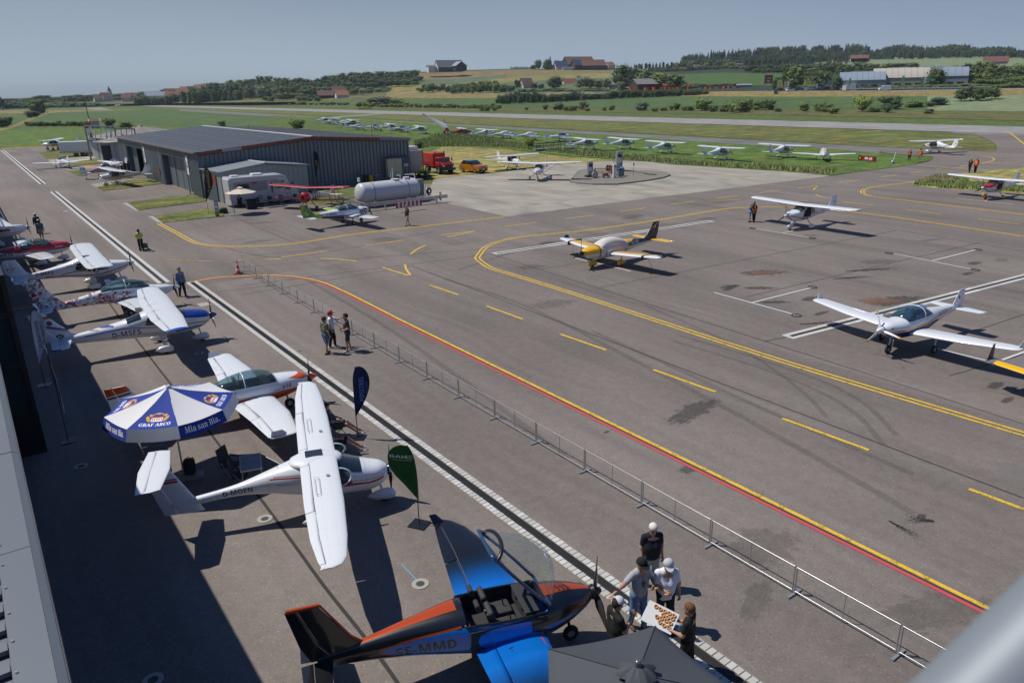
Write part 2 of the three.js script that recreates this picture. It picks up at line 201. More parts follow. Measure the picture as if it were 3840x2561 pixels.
// ---------- drains ----------
const stoneVar=[[.5,.495,.47],[.43,.425,.4],[.56,.55,.53],[.47,.46,.43]].map((c)=>mat(lin(...c),0.9));
const stoneG=[0,1,2].map((k)=>rbox(0.152-k*0.004,0.05,0.16-(k%2)*0.006,0.014));
const grateG=(()=>{const a=[box(0.02,0.02,0.98,-0.1,0,0),box(0.02,0.02,0.98,0.1,0,0),box(0.012,0.02,0.98,0,-.001,0)];for(let i=0;i<25;i++)a.push(box(0.22,0.018,0.02,0,-0.0015,-0.48+i*0.04));return merge(a);})();
const grateM=mat(lin(0.055,0.052,0.05),0.55,{metalness:0.6}),pitM=mat(lin(0.02,0.02,0.02),0.9),mortM=mat(lin(0.2,0.17,0.13),0.95);
function drain(name,label,u0,wA,wB,detail){
const t=thing(name,label,'drain',W(0,0).toArray(),NA);
mesh('channel',box(0.24,0.012,wB-wA,u0,0.004,(wA+wB)/2),pitM,t);
if(!detail){
for(const s of[-1,1])mesh('stone_edging',box(0.24,0.03,wB-wA,u0+s*0.25,0.004,(wA+wB)/2),stoneVar[0],t);mesh('grate',box(0.2,0.02,wB-wA,u0,0.006,(wA+wB)/2),grateM,t);return t;}
const bed=[];for(const s of[-1,1])bed.push(box(0.27,0.012,wB-wA,u0+s*0.25,0.004,(wA+wB)/2));mesh('mortar_bed',merge(bed),mortM,t);
const r=rng(77),far=[];
for(let w=wB-0.5,i=0;w>wA+.5;w-=1,i++){if(i<30){const g=mesh('grate',grateG,grateM,t);g.position.set(u0,0.008,w);}else far.push(grateG.clone().translate(u0,0.008,w));}
if(far.length){const f=mesh('grate',merge(far),grateM,t);f.userData.kind='stuff';}
const more=[];let n=0;
for(let w=wB-0.09;w>wA+.08;w-=0.172)for(const s of[-1,1]){const x=u0+s*(0.225)+(r()-.5)*.01,rot=(r()-.5)*.05,k=Math.floor(r()*3),m=stoneVar[Math.floor(r()*4)],dy=0.008+(r()-.5)*.008;const sx=1.35+(r()-.5)*.1;
if(n++<300){const q=mesh('stone',stoneG[k],m,t);q.position.set(u0+s*0.235+(r()-.5)*.01,dy,w);q.rotation.y=rot;q.scale.x=sx;}
else more.push(at(stoneG[k].clone().scale(sx,1,1),x+s*.01,dy,w,0));}
if(more.length){const f=mesh('stone',merge(more),stoneVar[0],t);f.userData.kind='stuff';}
return t;
}
drain('drain_channel','drain with pale stone edging and slotted grating running into the foreground',10.5,-49.3,-4.2,true);
drain('drain_channel','drain with pale stone edges between the left aircraft row and the motorhome',9.08,-110.5,-50.2,false);
drain('drain_channel','farthest drain with pale stone edges ending near the top left',8.95,-209,-121.5,false);
function crossDrain(a,b,label){const A=G(...a),B=G(...b),d=B.clone().sub(A);const t=thing('drain_channel',label,'drain',A.clone().add(B).multiplyScalar(.5).toArray(),Math.atan2(-d.z,d.x));const L=d.length();
mesh('channel',box(L,0.012,0.22,0,0.006,0),pitM,t);const n=Math.floor(L/2);for(const s of[-1,1])for(let i=0;i<n;i++){const q=mesh('stone_edging',box(L/n-0.02,0.03,0.24,-L/2+(i+.5)*L/n,0.006,s*0.23),stoneVar[(i*7)%4],t);}for(const s of[-1,1])mesh('end_stone',box(0.2,0.03,0.72,s*(L/2+.1),0.006,0),stoneVar[0],t);}
crossDrain([1862,951],[2665,830],'white edged drain strip behind the yellow low wing aircraft');
crossDrain([2966,1262],[3890,1026],'white edged drain strip under the white and blue aircraft');
const ringG=new THREE.LatheGeometry([[.13,.0],[.3,.0],[.3,.014],[.16,.014],[.13,0]].map((p)=>new THREE.Vector2(...p)),24),lidG=cyl(.15,.15,.012,0,.006,0,20);
const mhR=mat(lin(.36,.34,.3),.9),mhD=mat(lin(.05,.05,.05),.7);
[[992,1946,'beside the shadow of the white T tail aircraft'],[1576,2190,'left of the blue aircraft wing root'],[302,1749,'in the shade of the terminal near the thin flag'],[192,1423,'in the shade by the white feather flag'],[572,2551,'in the shade at the bottom edge'],[745,1326,'below the nose of the white and blue high wing aircraft']].forEach(([x,y,l])=>{const t=thing('manhole','manhole with pale rim '+l,'manhole',G(x,y,0.003));t.scale.set(.7,1,.7);mesh('rim',ringG,mhR,t);mesh('lid',lidG,mhD,t);});
struct('concrete_plate',slab(px(y1(1732,1033,1815,1020,1866,1042,1768,1060)),0,0.012),mhR);
struct('concrete_plate',slab(px(y1(545,217,590,212,598,218,552,223)),0,0.012),mhR);
struct('chalk_line',strip(px([[1504,2115],[1566,2178]]),0.03,0.005),mat(lin(.1,.35,.45),.9));
[[3335,1183,1],[2988,1184,1],[3048,1078,.8],[3335,950,.8],[3670,937,.8],[3660,1013,.8],[2822,857,.8],[3048,894,.8]].forEach(([x,y])=>{const t=struct('tie_down_ring',new THREE.TorusGeometry(.24,.04,6,20).rotateX(Math.PI/2).translate(0,0.01,0),mhD);t.position.copy(G(x,y));});
// ---------- rising land beyond the runway ----------
const pt=(x,y,d)=>{const r=ray(x,y),k=d/Math.hypot(r.x,r.z);return v3(r.x*k,CAMH+r.y*k,r.z*k);};
const yhor=(x)=>367-74*x/3840;
function crv(a,flat){
return(x)=>{let i=0;while(i<a.length-2&&x>a[i+1][0])i++;const t=(x-a[i][0])/(a[i+1][0]-a[i][0]);const y=lerp(a[i][1],a[i+1][1],t);if(flat!==undefined)return G(x,y,flat);return pt(x,y,lerp(a[i][2],a[i+1][2],t));};
}
const cA=crv([[-1200,420],[0,404],[300,398],[600,393],[900,394],[1050,396],[1200,401],[1350,405],[1538,409],[1900,417],[2225,421],[2800,428],[3242,438],[3840,452],[5000,480]],0.03);
const cA2=crv([[-1200,414],[0,399],[300,394],[600,389.5],[900,389],[1200,394],[1500,401],[1900,407],[2400,411],[2800,411],[3242,412],[3500,414],[3840,417],[5000,430]],0.4);
const cF=crv([[-1200,408,1000],[0,396,1000],[600,387,960],[900,384,800],[1200,380,700],[1500,368,670],[1800,368,615],[2000,366,600],[2300,364,560],[2500,361,535],[2650,361,510],[2850,362,455],[3000,362,425],[3350,362,405],[3590,358,395],[3840,355,390],[5000,340,380]]);
const cB=crv([[-1200,405,1060],[0,393,1050],[600,384,1000],[900,379,840],[1200,370,760],[1500,356,700],[1700,352.5,660],[1900,350.5,640],[2100,349.5,615],[2300,349,590],[2500,347,562],[2650,345,530],[2850,342.5,478],[3000,342,450],[3350,341,430],[3600,337,420],[3840,332,415],[5000,318,410]]);
const cB2=(x)=>{const p=cB(x),h=Math.hypot(p.x,p.z);return v3(p.x*(1+12/h),p.y+.05,p.z*(1+12/h));};
const cQ1=crv([[-1200,400,1170],[0,388,1150],[600,372,1090],[900,368,930],[1200,356,860],[1500,333,800],[1700,330,780],[1900,308,780],[2100,297,790],[2300,291,790],[2450,302,720],[2700,318,625],[3000,322,540],[3300,322,520],[3840,312,520],[5000,300,520]]);
const cQ2=crv([[-1200,394,1270],[0,383,1250],[600,362,1180],[900,352,1040],[1200,338,960],[1500,318,900],[1700,317,860],[1900,292,900],[2100,281,920],[2300,272,950],[2450,282,850],[2700,272,800],[3000,276,700],[3300,284,690],[3840,280,690],[5000,272,690]]);
const cQ3=crv([[-1200,390,1370],[0,378,1350],[600,352,1280],[900,335,1120],[1200,320,1050],[1500,296,1000],[1700,296,980],[1900,279,1000],[2100,268,1020],[2300,265,1040],[2450,266,1000],[2700,258,950],[3000,262,900],[3300,258,900],[3840,247,900],[5000,240,900]]);
const cC=crv([[-1200,387,1520],[0,373,1500],[600,343,1380],[900,318,1220],[1200,300,1150],[1500,267,1120],[1600,269,1080],[1700,264,1120],[1900,258,1120],[2100,257,1130],[2300,261,1130],[2450,262,1150],[2700,228,1400],[3000,216,1300],[3300,214,1250],[3600,211,1200],[3840,214,1200],[5000,210,1200]]);
const cD=(x)=>{const p=cC(x),h=Math.hypot(p.x,p.z);return v3(p.x*(1+900/h),p.y-40,p.z*(1+900/h));};
const COLS=[cA,cA2,cF,cB,cB2,cQ1,cQ2,cQ3,cC,cD];
const scrY=(p)=>{const d=p.clone().sub(camera.position),z=d.dot(FW);return PH/2-FOC*d.dot(UPV)/z;};
function ground(x,y){
for(let i=0;i<COLS.length-2;i++){const a=COLS[i](x),b=COLS[i+1](x),ya=scrY(a),yb=scrY(b);if(i===0&&y>=ya)return G(x,y,0.0);if(y<=ya&&y>=yb)return a.lerp(b,(ya-y)/(ya-yb));}
return cC(x);
}
function groundD(x,d){
let a=COLS[0](x);if(d<=Math.hypot(a.x,a.z)){const k=d/Math.hypot(a.x,a.z);return v3(a.x*k,0,a.z*k);}
for(let i=0;i<COLS.length-1;i++){const b=COLS[i+1](x),da=Math.hypot(a.x,a.z),db=Math.hypot(b.x,b.z);if(d<=db)return a.lerp(b,(d-da)/(db-da));a=b;}
return a;
}
function band(name,a,b,x0,x1,m,rows=6,wob=0){
const pos=[],uv=[],nx=Math.ceil((x1-x0)/22),P=[];
for(let i=0;i<=nx;i++){const x=lerp(x0,x1,i/nx),A=a(x),B=b(x);P.push([]);for(let j=0;j<=rows;j++){const t=j/rows;P[i].push(A.clone().lerp(B,t));}}
const q=(p)=>{pos.push(p.x,p.y,p.z);uv.push(p.x,p.z);};
for(let i=0;i<nx;i++)for(let j=0;j<rows;j++){const A=P[i][j],B=P[i+1][j],C=P[i+1][j+1],D=P[i][j+1];q(A);q(B);q(C);q(A);q(C);q(D);}
const g=new THREE.BufferGeometry();g.setAttribute('position',new THREE.BufferAttribute(new Float32Array(pos),3));g.setAttribute('uv',new THREE.BufferAttribute(new Float32Array(uv),2));g.computeVertexNormals();
return struct(name,g,m);
}
const fT=(c,k,s,rep)=>new THREE.MeshStandardMaterial({map:grassTex(c,k,s,rep),roughness:1,color:lin(0.8,0.8,0.8)});
const cropM=new THREE.MeshStandardMaterial({map:grassTex([76,104,52],.6,41,60,.3),roughness:1,color:lin(.8,.8,.8)}),meadM=fT([94,100,50],.8,42,60),paleF=fT([124,142,104],.35,43,70),bankM=fT([132,124,74],.7,44,30),greyG=new THREE.MeshStandardMaterial({map:grassTex([92,112,76],.4,45,140,.25),roughness:1,color:lin(.8,.8,.8)}),yelF=new THREE.MeshStandardMaterial({map:grassTex([132,130,74],.6,46,160,.3),roughness:1,color:lin(.8,.8,.8)}),brownF=fT([132,116,78],.5,47,120),tanG=fT([116,118,70],.6,48,120),brightF=fT([70,100,40],.4,49,60),darkF=fT([42,58,32],.6,50,40);
band('meadow',cA,cA2,-1200,5000,meadM,3);
band('crop_field',cA2,cF,-1200,3480,cropM,8);band('wheat_field',cA2,cF,3480,5000,paleF,8);
band('meadow',cF,cB,-1200,1440,meadM,3);band('road_bank',cF,cB,1440,5000,bankM,3);
const roadM=mat(lin(.3,.3,.31),.9);
band('highway',cB,cB2,-1200,5000,roadM,1);
band('hill',cB2,cQ1,-1200,1450,meadM);band('hill',cB2,cQ1,1450,1850,yelF);band('hill',cB2,cQ1,1850,2450,greyG);band('hill',cB2,cQ1,2450,5000,darkF);
band('hill',cQ1,cQ2,-1200,1450,darkF);band('hill',cQ1,cQ2,1450,2450,yelF);band('hill',cQ1,cQ2,2450,3060,brightF);band('hill',cQ1,cQ2,3060,5000,darkF);
band('hill',cQ2,cQ3,-1200,1450,darkF);band('hill',cQ2,cQ3,1450,1900,greyG);band('hill',cQ2,cQ3,1900,2450,tanG);band('hill',cQ2,cQ3,2450,5000,darkF);
const cK=(x)=>cQ3(x).lerp(cC(x),.8);
band('hill',cQ3,cC,-1200,1450,darkF);band('hill',cQ3,cK,1450,2450,brownF);band('hill',cK,cC,1450,2450,brightF,3);band('hill',cQ3,cC,2450,3060,darkF);band('hill',cQ3,cC,3060,5000,paleF);
band('hill',cC,cD,-1200,5000,darkF,3);
const fld=(name,a,m,y)=>struct(name,sheet(px(a),y),m);
fld('crop_field',z1(400,540,700,505,1320,495,2351,550,2351,640,1700,650,1200,610,800,600,150,660,60,650,240,570),cropM,-0.02);
fld('grass_field',z1(-400,690,0,680,700,655,1200,655,1900,670,2351,680,2600,720,1500,790,800,830,560,800,0,835,-400,850),lushM,-0.03);
fld('crop_field',z1(-400,560,245,555,235,590,100,620,-400,650),cropM,-0.02);
fld('dry_strip',z1(-400,505,240,500,400,500,720,498,1330,493,1100,500,520,520,400,530,-400,530),bankM,-0.015);
fld('dry_strip',z1(-300,665,0,660,75,645,250,570,400,530,420,540,260,590,100,660,0,685,-300,690),bankM,-0.012);
fld('crop_field',z1(-400,478,245,470,980,466,1000,480,720,490,245,500,-400,502),greyG,-0.02);
fld('meadow',z1(0,835,560,800,800,825,560,855,235,855,0,850),bankM,-0.02);
// ---------- foliage ----------
const leafM=[[.088,.135,.036],[.062,.098,.034],[.13,.18,.045],[.145,.175,.1],[.17,.215,.042]].map((c)=>[.8,1,1.22].map((k,i)=>mat(lin(c[0]*k*(i===2?1.08:1),c[1]*k,c[2]*k),.9,{side:THREE.DoubleSide})));
const barkM=mat(lin(.08,.065,.05),.95),coniM=mat(lin(.045,.072,.042),.95,{side:THREE.DoubleSide});
function crownGeo(seed,n,q,shape='round'){
const r=rng(seed),blobs=[],pos=[];
const nb=15;
for(let i=0;i<nb;i++){const t=(i+.5)/nb,a=i*2.4+r()*.8;const y=shape==='bush'?.2+.5*r():.2+.62*t;const pr=shape==='tall'?.2:.27*Math.sqrt(Math.max(.05,1-Math.pow((y-.48)/.52,2)));blobs.push([Math.cos(a)*pr*(.5+.6*r()),y,Math.sin(a)*pr*(.5+.6*r()),(shape==='tall'?.14:shape==='bush'?.24:.2)*(.75+.55*r())]);}
const quad=(c,nrm,s)=>{const u=v3(r()-.5,r()-.5,r()-.5).cross(nrm).normalize(),w=nrm.clone().cross(u);const A=c.clone().addScaledVector(u,s),B=c.clone().addScaledVector(w,s*.75),C=c.clone().addScaledVector(u,-s),D=c.clone().addScaledVector(w,-s*.75);for(const p of[A,B,C,A,C,D])pos.push(p.x,p.y,p.z);};
for(let i=0;i<n;i++){const b=blobs[Math.floor(r()*nb)];const d=v3(r()*2-1,r()*2-1,r()*2-1).normalize();if(d.y<-.5)d.y*=-.4;const k=b[3]*(.6+.66*Math.sqrt(r()));const c=v3(b[0],b[1],b[2]).addScaledVector(d,k);const nn=d.clone().add(v3(r()-.5,r()-.2,r()-.5).multiplyScalar(1.1)).normalize();quad(c,nn,q*(.6+.8*r()));}
const g=new THREE.BufferGeometry();g.setAttribute('position',new THREE.BufferAttribute(new Float32Array(pos),3));g.computeVertexNormals();
const cores=blobs.map((b)=>new THREE.IcosahedronGeometry(b[3]*.66,0).translate(b[0],b[1],b[2]));
return merge([g,...cores]);
}
function coniferGeo(seed,tiers=9){const r=rng(seed),pos=[];for(let t=0;t<tiers;t++){const y=.08+.86*t/tiers,R=.19*(1-t/tiers)+.02,n=9;for(let i=0;i<n;i++){const a=i/n*6.283+r()*.5,b=a+.55,k=R*(.75+.5*r());pos.push(0,y+.17,0,Math.cos(a)*k,y-.02*r(),Math.sin(a)*k,Math.cos(b)*k,y-.02*r(),Math.sin(b)*k);}}const g=new THREE.BufferGeometry();g.setAttribute('position',new THREE.BufferAttribute(new Float32Array(pos),3));g.computeVertexNormals();return norm(g);}
const crowns=[1,2,3,4].map((s)=>crownGeo(s*13,640,.041)),crownsHi=[5,6].map((s)=>crownGeo(s*13,1500,.026)),bushes=[7,8,9].map((s)=>crownGeo(s*13,760,.039,'bush')),tallC=[10,11].map((s)=>crownGeo(s*13,520,.036,'tall')),conis=[1,2,3].map((s)=>coniferGeo(s));
const trunkG=merge([new THREE.CylinderGeometry(.012,.024,.5,7).translate(0,.25,0),rod([0,.3,0],[.14,.56,.06],.011,.005,5),rod([0,.34,0],[-.13,.58,-.08],.011,.005,5),rod([0,.42,0],[.02,.7,-.1],.009,.004,5)]);
const rt=rng(99);
function tree(base,H,Wd,kind,m,label,group,name){
const o=new THREE.Group();o.name=numbered(name??(kind==='coni'?'spruce_tree':kind==='bush'?'bush':'broadleaf_tree'));o.position.copy(base).y-=.1;
tag(o,label,kind==='bush'?'bush':'tree',group);
const set=kind==='coni'?conis:kind==='bush'?bushes:kind==='tall'?tallC:kind==='hi'?crownsHi:crowns;
const c=mesh('crown',set[Math.floor(rt()*set.length)],kind==='coni'?coniM:leafM[m][Math.floor(rt()*3)],o);const wk=kind==='coni'?2.6:1.1;
c.scale.set(Wd*wk,H,Wd*wk);c.rotation.set((rt()-.5)*.1,rt()*6.28,(rt()-.5)*.1);c.scale.x*=.85+.3*rt();
if(kind!=='bush'){const t=mesh('trunk',trunkG,barkM,o);t.scale.set(H,H,H);}
else{const t=mesh('stem',trunkG,barkM,o);t.scale.set(H*.8,H*.8,H*.8);}
scene.add(o);return o;
}
function treeAt(x,ytop,d,wpx,kind,m,label,group){const b=groundD(x,d),t=pt(x,ytop,d);const H=Math.max(2,(t.y-b.y));return tree(b,H,wpx/FOC*d,kind,m,label,group);}
function belt(prof,d0,d1,rows,step,drop,kinds,ms,label,group,wk=1.25){
const M=[];
for(let k=0;k<rows;k++){const t=rows>1?k/(rows-1):0,d=lerp(d0,d1,t),st=step;
for(let x=prof[0][0]+st*.5*(k%2);x<prof[prof.length-1][0];x+=st*(.75+.5*rt())){let i=0;while(i<prof.length-2&&x>prof[i+1][0])i++;const y=lerp(prof[i][1],prof[i+1][1],(x-prof[i][0])/(prof[i+1][0]-prof[i][0]))+drop*t+(rt()-.35)*st*.32;
if(group==='mass'){const dd=d*(1+(rt()-.5)*.03),b=groundD(x,dd);M.push([b,Math.max(3,pt(x,y,dd).y-b.y),st*wk*(.85+.4*rt())/FOC*dd*1.1]);continue;}
const dk=d<0?Math.hypot(cB(x).x,cB(x).z)-d:d;
treeAt(x,y,dk*(1+(rt()-.5)*.03),st*wk*(.85+.4*rt()),kinds[Math.floor(rt()*kinds.length)],ms[Math.floor(rt()*ms.length)],label,group);}}
if(group==='mass'){const im=new THREE.InstancedMesh(crowns[2],leafM[0][1],M.length),X=new THREE.Matrix4(),q=new THREE.Quaternion(),c=new THREE.Color();M.forEach(([b,h,w],i)=>{q.setFromAxisAngle(YV,rt()*6.28);X.compose(b,q,v3(w,h,w));im.setMatrixAt(i,X);const s=.6+.5*rt();im.setColorAt(i,c.setRGB(s,s,s));});im.name=numbered('wood');tag(im,label,'wood');im.userData.kind='stuff';scene.add(im);}}
belt([[-150,372],[60,368],[120,362],[175,355],[210,366],[270,352],[350,350],[372,362],[420,362],[470,350],[520,345],[600,336],[700,320],[800,310]],1250,1120,2,26,8,['r'],[0,1,1],'dark wood along the far left skyline beyond the fields','mass');
belt([[-100,384],[30,378],[110,378],[150,386],[250,380],[310,376],[400,384]],1000,960,2,22,6,['r','bush'],[0,2],'lighter rounded tree in the row below the far left wood','lighter trees below the far left wood',1.1);
belt([[520,348],[600,342],[680,330],[760,315],[850,300],[900,290],[940,296],[1000,284]],1150,960,3,30,16,['r','tall'],[0,1,1],'wooded slope rising behind the far village','mass');
belt([[690,335],[760,335],[830,330],[900,334],[985,338]],890,880,1,20,0,['tall','r'],[0,0,2],'slender tree in the row along the village road','trees along the village road',1.3);
belt([[980,282],[1060,280],[1100,286],[1170,290],[1220,285],[1290,268],[1310,262],[1380,270],[1430,262],[1490,260],[1540,258],[1578,268]],1010,860,4,33,36,['r','r','tall'],[0,1,1],'dark hillside wood below the left hill farm','mass',1.3);
belt([[985,318],[1060,312],[1140,318],[1230,322]],850,830,2,34,10,['r','tall'],[0,1,3],'tree at the foot of the wooded slope left of the red roofed house','trees at the foot of the wooded slope',1.3);
belt([[740,318],[820,308],[900,306],[980,312]],930,905,2,32,12,['r','tall','r'],[0,1,3],'tree low on the slope behind the village road','trees low on the slope behind the village road',1.3);
belt([[1250,332],[1320,322],[1400,326],[1475,340]],800,780,2,28,6,['r'],[0,2,3],'tree at the foot of the wood beside the red roofed house','trees at the foot of the wood');
belt([[1060,340],[1120,342],[1180,350]],800,790,1,34,0,['r'],[0,1],'round tree in front of the wooded slope left of the red roofed house','round trees left of the red roofed house',1.4);
belt([[1570,325],[1610,306],[1640,312],[1680,312],[1720,316],[1780,306],[1800,302]],-60,-40,2,22,5,['r','tall'],[0,1],'tree in the belt behind the highway below the brown field','trees behind the highway below the brown field',1.3);
belt([[1690,322],[1760,308],[1820,300],[1860,298],[1890,310],[1925,316]],-45,-22,2,26,8,['r'],[0,1,1,2],'dense tree in the belt beside the highway ramp','trees beside the highway ramp',1.4);
for(const[x,y,w,k,m,l]of[[1942,294,36,'tall',1,'tall slim tree standing alone behind the highway left of the grey roof house'],[2003,308,30,'r',1,'left one of the small trees right of the grey roof house'],[2030,312,30,'r',0,'pale bushy tree between two dark trees behind the highway'],[2080,284,66,'hi',1,'biggest broad tree behind the highway, left of the orange roof'],[2185,284,56,'r',3,'grey green tree right of the white silo tower'],[2215,290,52,'r',1,'dark tree right of the silo tower, second from it'],[2245,298,50,'r',0,'tree between the silo tower and the white shed'],[2275,290,46,'r',3,'grey green tree left of the tall dark tree group'],[2335,238,96,'hi',1,'tallest dark tree group right of the white hill house'],[2375,250,60,'r',1,'dark tree behind the sawmill barn'],[2415,256,76,'r',0,'broad tree right of the tall dark group behind the sawmill'],[2480,266,92,'r',2,'rounded light tree behind the sawmill roof'],[2528,272,84,'r',2,'rounded light tree above the red roofed open shed'],[2330,302,36,'r',2,'small round tree in front of the white shed']])treeAt(x,y,Math.hypot(cB(x).x,cB(x).z)+(l.includes('small round')?25:50),w,k,m,l);
belt([[1960,330],[2050,332],[2140,334],[2290,332]],-22,-22,1,24,0,['bush'],[0,1,2],'low shrub on the far side of the highway','shrubs on the far side of the highway',1.5);
const hedgeTop=[[1868,364],[1900,358],[2010,354],[2050,366],[2165,354],[2225,363],[2310,348],[2440,344],[2600,340],[2645,346]],hedgeBase=[[1868,398],[2050,393],[2225,382],[2440,371],[2645,358]];
const pl=(a,x)=>{let i=0;while(i<a.length-2&&x>a[i+1][0])i++;return lerp(a[i][1],a[i+1][1],(x-a[i][0])/(a[i+1][0]-a[i][0]));};
{const gs=[];for(let x=1868;x<2650;x+=6){const b=ground(x,pl(hedgeBase,x)-4-rt()*5),d=Math.hypot(b.x,b.z),H=(pl(hedgeBase,x)-pl(hedgeTop,x))/FOC*d*(.8+.3*rt());gs.push(bushes[Math.floor(rt()*3)].clone().scale(24/FOC*d,H*1.05,24/FOC*d).rotateY(rt()*6).translate(b.x,b.y-.1,b.z));}
const h=single('hedge',merge(gs),leafM[1][1],'long dense dark hedge between the green field and the highway','hedge');h.userData.kind='stuff';}
const bsh=(x,yb,yt,w,m,label,group,kind='bush')=>{const b=ground(x,yb),d=Math.hypot(b.x,b.z);return tree(b,(yb-yt)/FOC*d,w/FOC*d,kind,m,label,group);};
const rbL='bush on the rough grass strip along the far runway edge',rbG='bushes along the far runway edge';
for(const[x,y,w,h,m]of[[15,745,40,60,2],[60,745,60,50,0],[130,745,50,45,2],[410,735,40,30,4],[575,735,60,55,2],[690,735,95,80,3],[760,742,60,45,2],[820,742,80,50,2],[945,745,60,35,4],[1095,740,50,40,4],[1165,735,50,45,2],[1540,748,70,40,0],[1620,742,60,45,2],[1690,738,50,50,0],[1735,738,60,70,2],[1800,742,60,45,2],[1855,742,60,50,0],[2060,750,90,65,0],[2160,752,90,70,0]]){const p=z3(x,y)[0];bsh(p[0],p[1],p[1]-h*.425,w*.45,m,rbL,rbG);}
for(const[x,y,w,h,m,l]of[[910,735,90,100,3,'grey green willow bush beside the runway below the hedge'],[1430,740,120,80,3,'wispy grey green bush on the runway strip, right of centre'],[1965,742,150,110,2,'big rounded bush by the runway below the sawmill'],[2290,755,190,120,2,'widest rounded bush by the runway right of the sawmill']]){const p=z3(x,y)[0];bsh(p[0],p[1],p[1]-h*.425,w*.45,m,l);}
for(const[x,y,w,h,m]of[[20,700,70,95,2],[100,705,110,80,2],[190,705,110,90,0],[270,722,60,40,0],[480,718,80,80,2],[620,720,90,85,2],[690,725,90,70,2],[740,740,90,60,2],[1190,730,90,65,0],[1265,700,80,80,1],[1420,685,130,60,2],[1560,680,80,40,0],[1630,668,120,60,1],[1550,740,70,40,3],[1090,725,110,45,0]]){const p=z4(x,y)[0];bsh(p[0],p[1],p[1]-h*.44,w*.46,m,rbL,rbG);}
bsh(...z4(985,720)[0],z4(985,595)[0][1],66,4,'large yellow green bush on the runway strip below the van');bsh(...z4(1210,668)[0],z4(1210,592)[0][1],62,1,'dark bush in the field right of the large yellow green bush');
for(let i=0;i<30;i++){const x=1340+i*18+rt()*10;const yb=lerp(400,408,(x-1340)/560);bsh(x,yb,yb-10-rt()*12,16+rt()*14,[0,2,4,2][i%4],rbL,rbG);}
bsh(1440,398,360,70,3,'pale silvery willow at the left end of the runway bushes');bsh(1400,396,366,48,0,'bush left of the silvery willow');bsh(1490,396,366,56,2,'bush right of the silvery willow');
for(let i=0;i<34;i++){const x=560+i*22+rt()*12;bsh(x,391+rt()*3,380+rt()*7,18+rt()*12,[0,2,0][i%3],'small bush in the line beyond the far end of the runway','bushes beyond the runway end');}
for(const[x,w]of[[1122,26],[1140,26],[1160,30],[1190,28],[1015,24],[1000,26]])bsh(x,379,360,w,0,'bush standing before the village road left of the red roofed house','bushes before the village road');
{const g=(x,y,yt,w,k,m,l)=>{const b=G(x,y),d=b.length();tree(b,(y-yt)/FOC*d,w/FOC*d,k,m,l);};
g(142,432,382,64,'hi',2,'large round tree alone in the fields at the left');g(122,442,418,44,'bush',0,'dark bush at the foot of the large lone tree');g(8,478,445,46,'bush',1,'dark bush at the left edge in the fields');g(32,466,440,24,'bush',0,'small round bush near the left edge');g(10,412,374,44,'coni',1,'dark conifer at the left edge by the far wood');
g(1115,487,445,66,'bush',2,'round bush on the grass behind the hangar roof');g(832,480,452,30,'bush',0,'small round bush behind the hangar roof near its left end');g(930,477,467,7,'coni',1,'tiny dark conifer seen over the hangar roof');
g(410,478,444,46,'bush',2,'tall light bush right of the small white hut');g(345,458,441,22,'bush',2,'light bush left of the small white hut');g(470,480,452,50,'bush',2,'light bush further right of the white hut');g(1570,555,528,34,'bush',1,'dark shrub in the tall grass behind the hangar corner');g(1985,555,510,46,'bush',4,'young light shrub in the grass left of the metal footbridge');}
{const gs=[];for(let x=100;x<340;x+=6){const b=G(x,474-rt()*3),d=b.length();gs.push(bushes[Math.floor(rt()*3)].clone().scale(16/FOC*d,(10+rt()*8)/FOC*d,16/FOC*d).rotateY(rt()*6).translate(b.x,-.05,b.z));}const h=single('hedge',merge(gs),leafM[0][1],'low green hedge across the fields left of the small hut','hedge');h.userData.kind='stuff';}
belt([[2440,255],[2500,246],[2560,232],[2620,226],[2700,220],[2800,225]],1010,940,3,30,22,['r','r','coni'],[0,3,2],'rounded tree on the slope under the spruce forest','trees on the slope under the spruce forest',1.35);
belt([[2380,238],[2440,232],[2520,230],[2580,222]],1140,1120,2,14,4,['coni','coni','r'],[1],'spruce on the ridge between the hill house and the forest','spruces on the ridge',.8);
{
const prof=[[2600,196],[2660,186],[2800,178],[2900,168],[3020,165],[3100,166],[3180,160],[3245,164],[3258,186],[3300,176],[3360,160],[3420,162],[3500,172],[3580,160],[3620,160],[3660,172],[3760,168],[3840,180],[4400,190]];
const mk=(geo,m,n,frac)=>{const im=new THREE.InstancedMesh(geo,m,n),M=new THREE.Matrix4(),q=new THREE.Quaternion(),c=new THREE.Color();let k=0;for(let i=0;i<n;i++){const x=lerp(2560,4400,Math.pow(rt(),1.15)),t=Math.pow(rt(),1.3),top=pl(prof,x)+t*(x<3260?92:44)+(rt()-.3)*8,d=lerp(1330,x<3260?1010:1130,t);const b=groundD(x,d),H=Math.max(9,Math.min(36,pt(x,top,d).y-b.y));q.setFromAxisAngle(YV,rt()*6.28);const wd=frac?H*.85:H*(.8+.4*rt());M.compose(b,q,v3(wd,H,wd));im.setMatrixAt(k,M);const s=.75+.5*rt();im.setColorAt(k++,c.setRGB(s,s,s*(.9+.2*rt())));}im.name=numbered(frac?'broadleaf_forest':'spruce_forest');tag(im,frac?'broadleaf trees mixed along the edge of the hilltop forest':'dark spruce forest covering the hilltop at the right','forest');im.userData.kind='stuff';scene.add(im);};
mk(conis[0],coniM,1500,0);mk(crowns[1],leafM[1][1],420,1);}
belt([[2560,300],[2600,320],[2680,322],[2770,320]],600,600,1,20,0,['bush'],[1,0],'bush in the hedge behind the orange trucks','bushes behind the orange trucks',1.6);
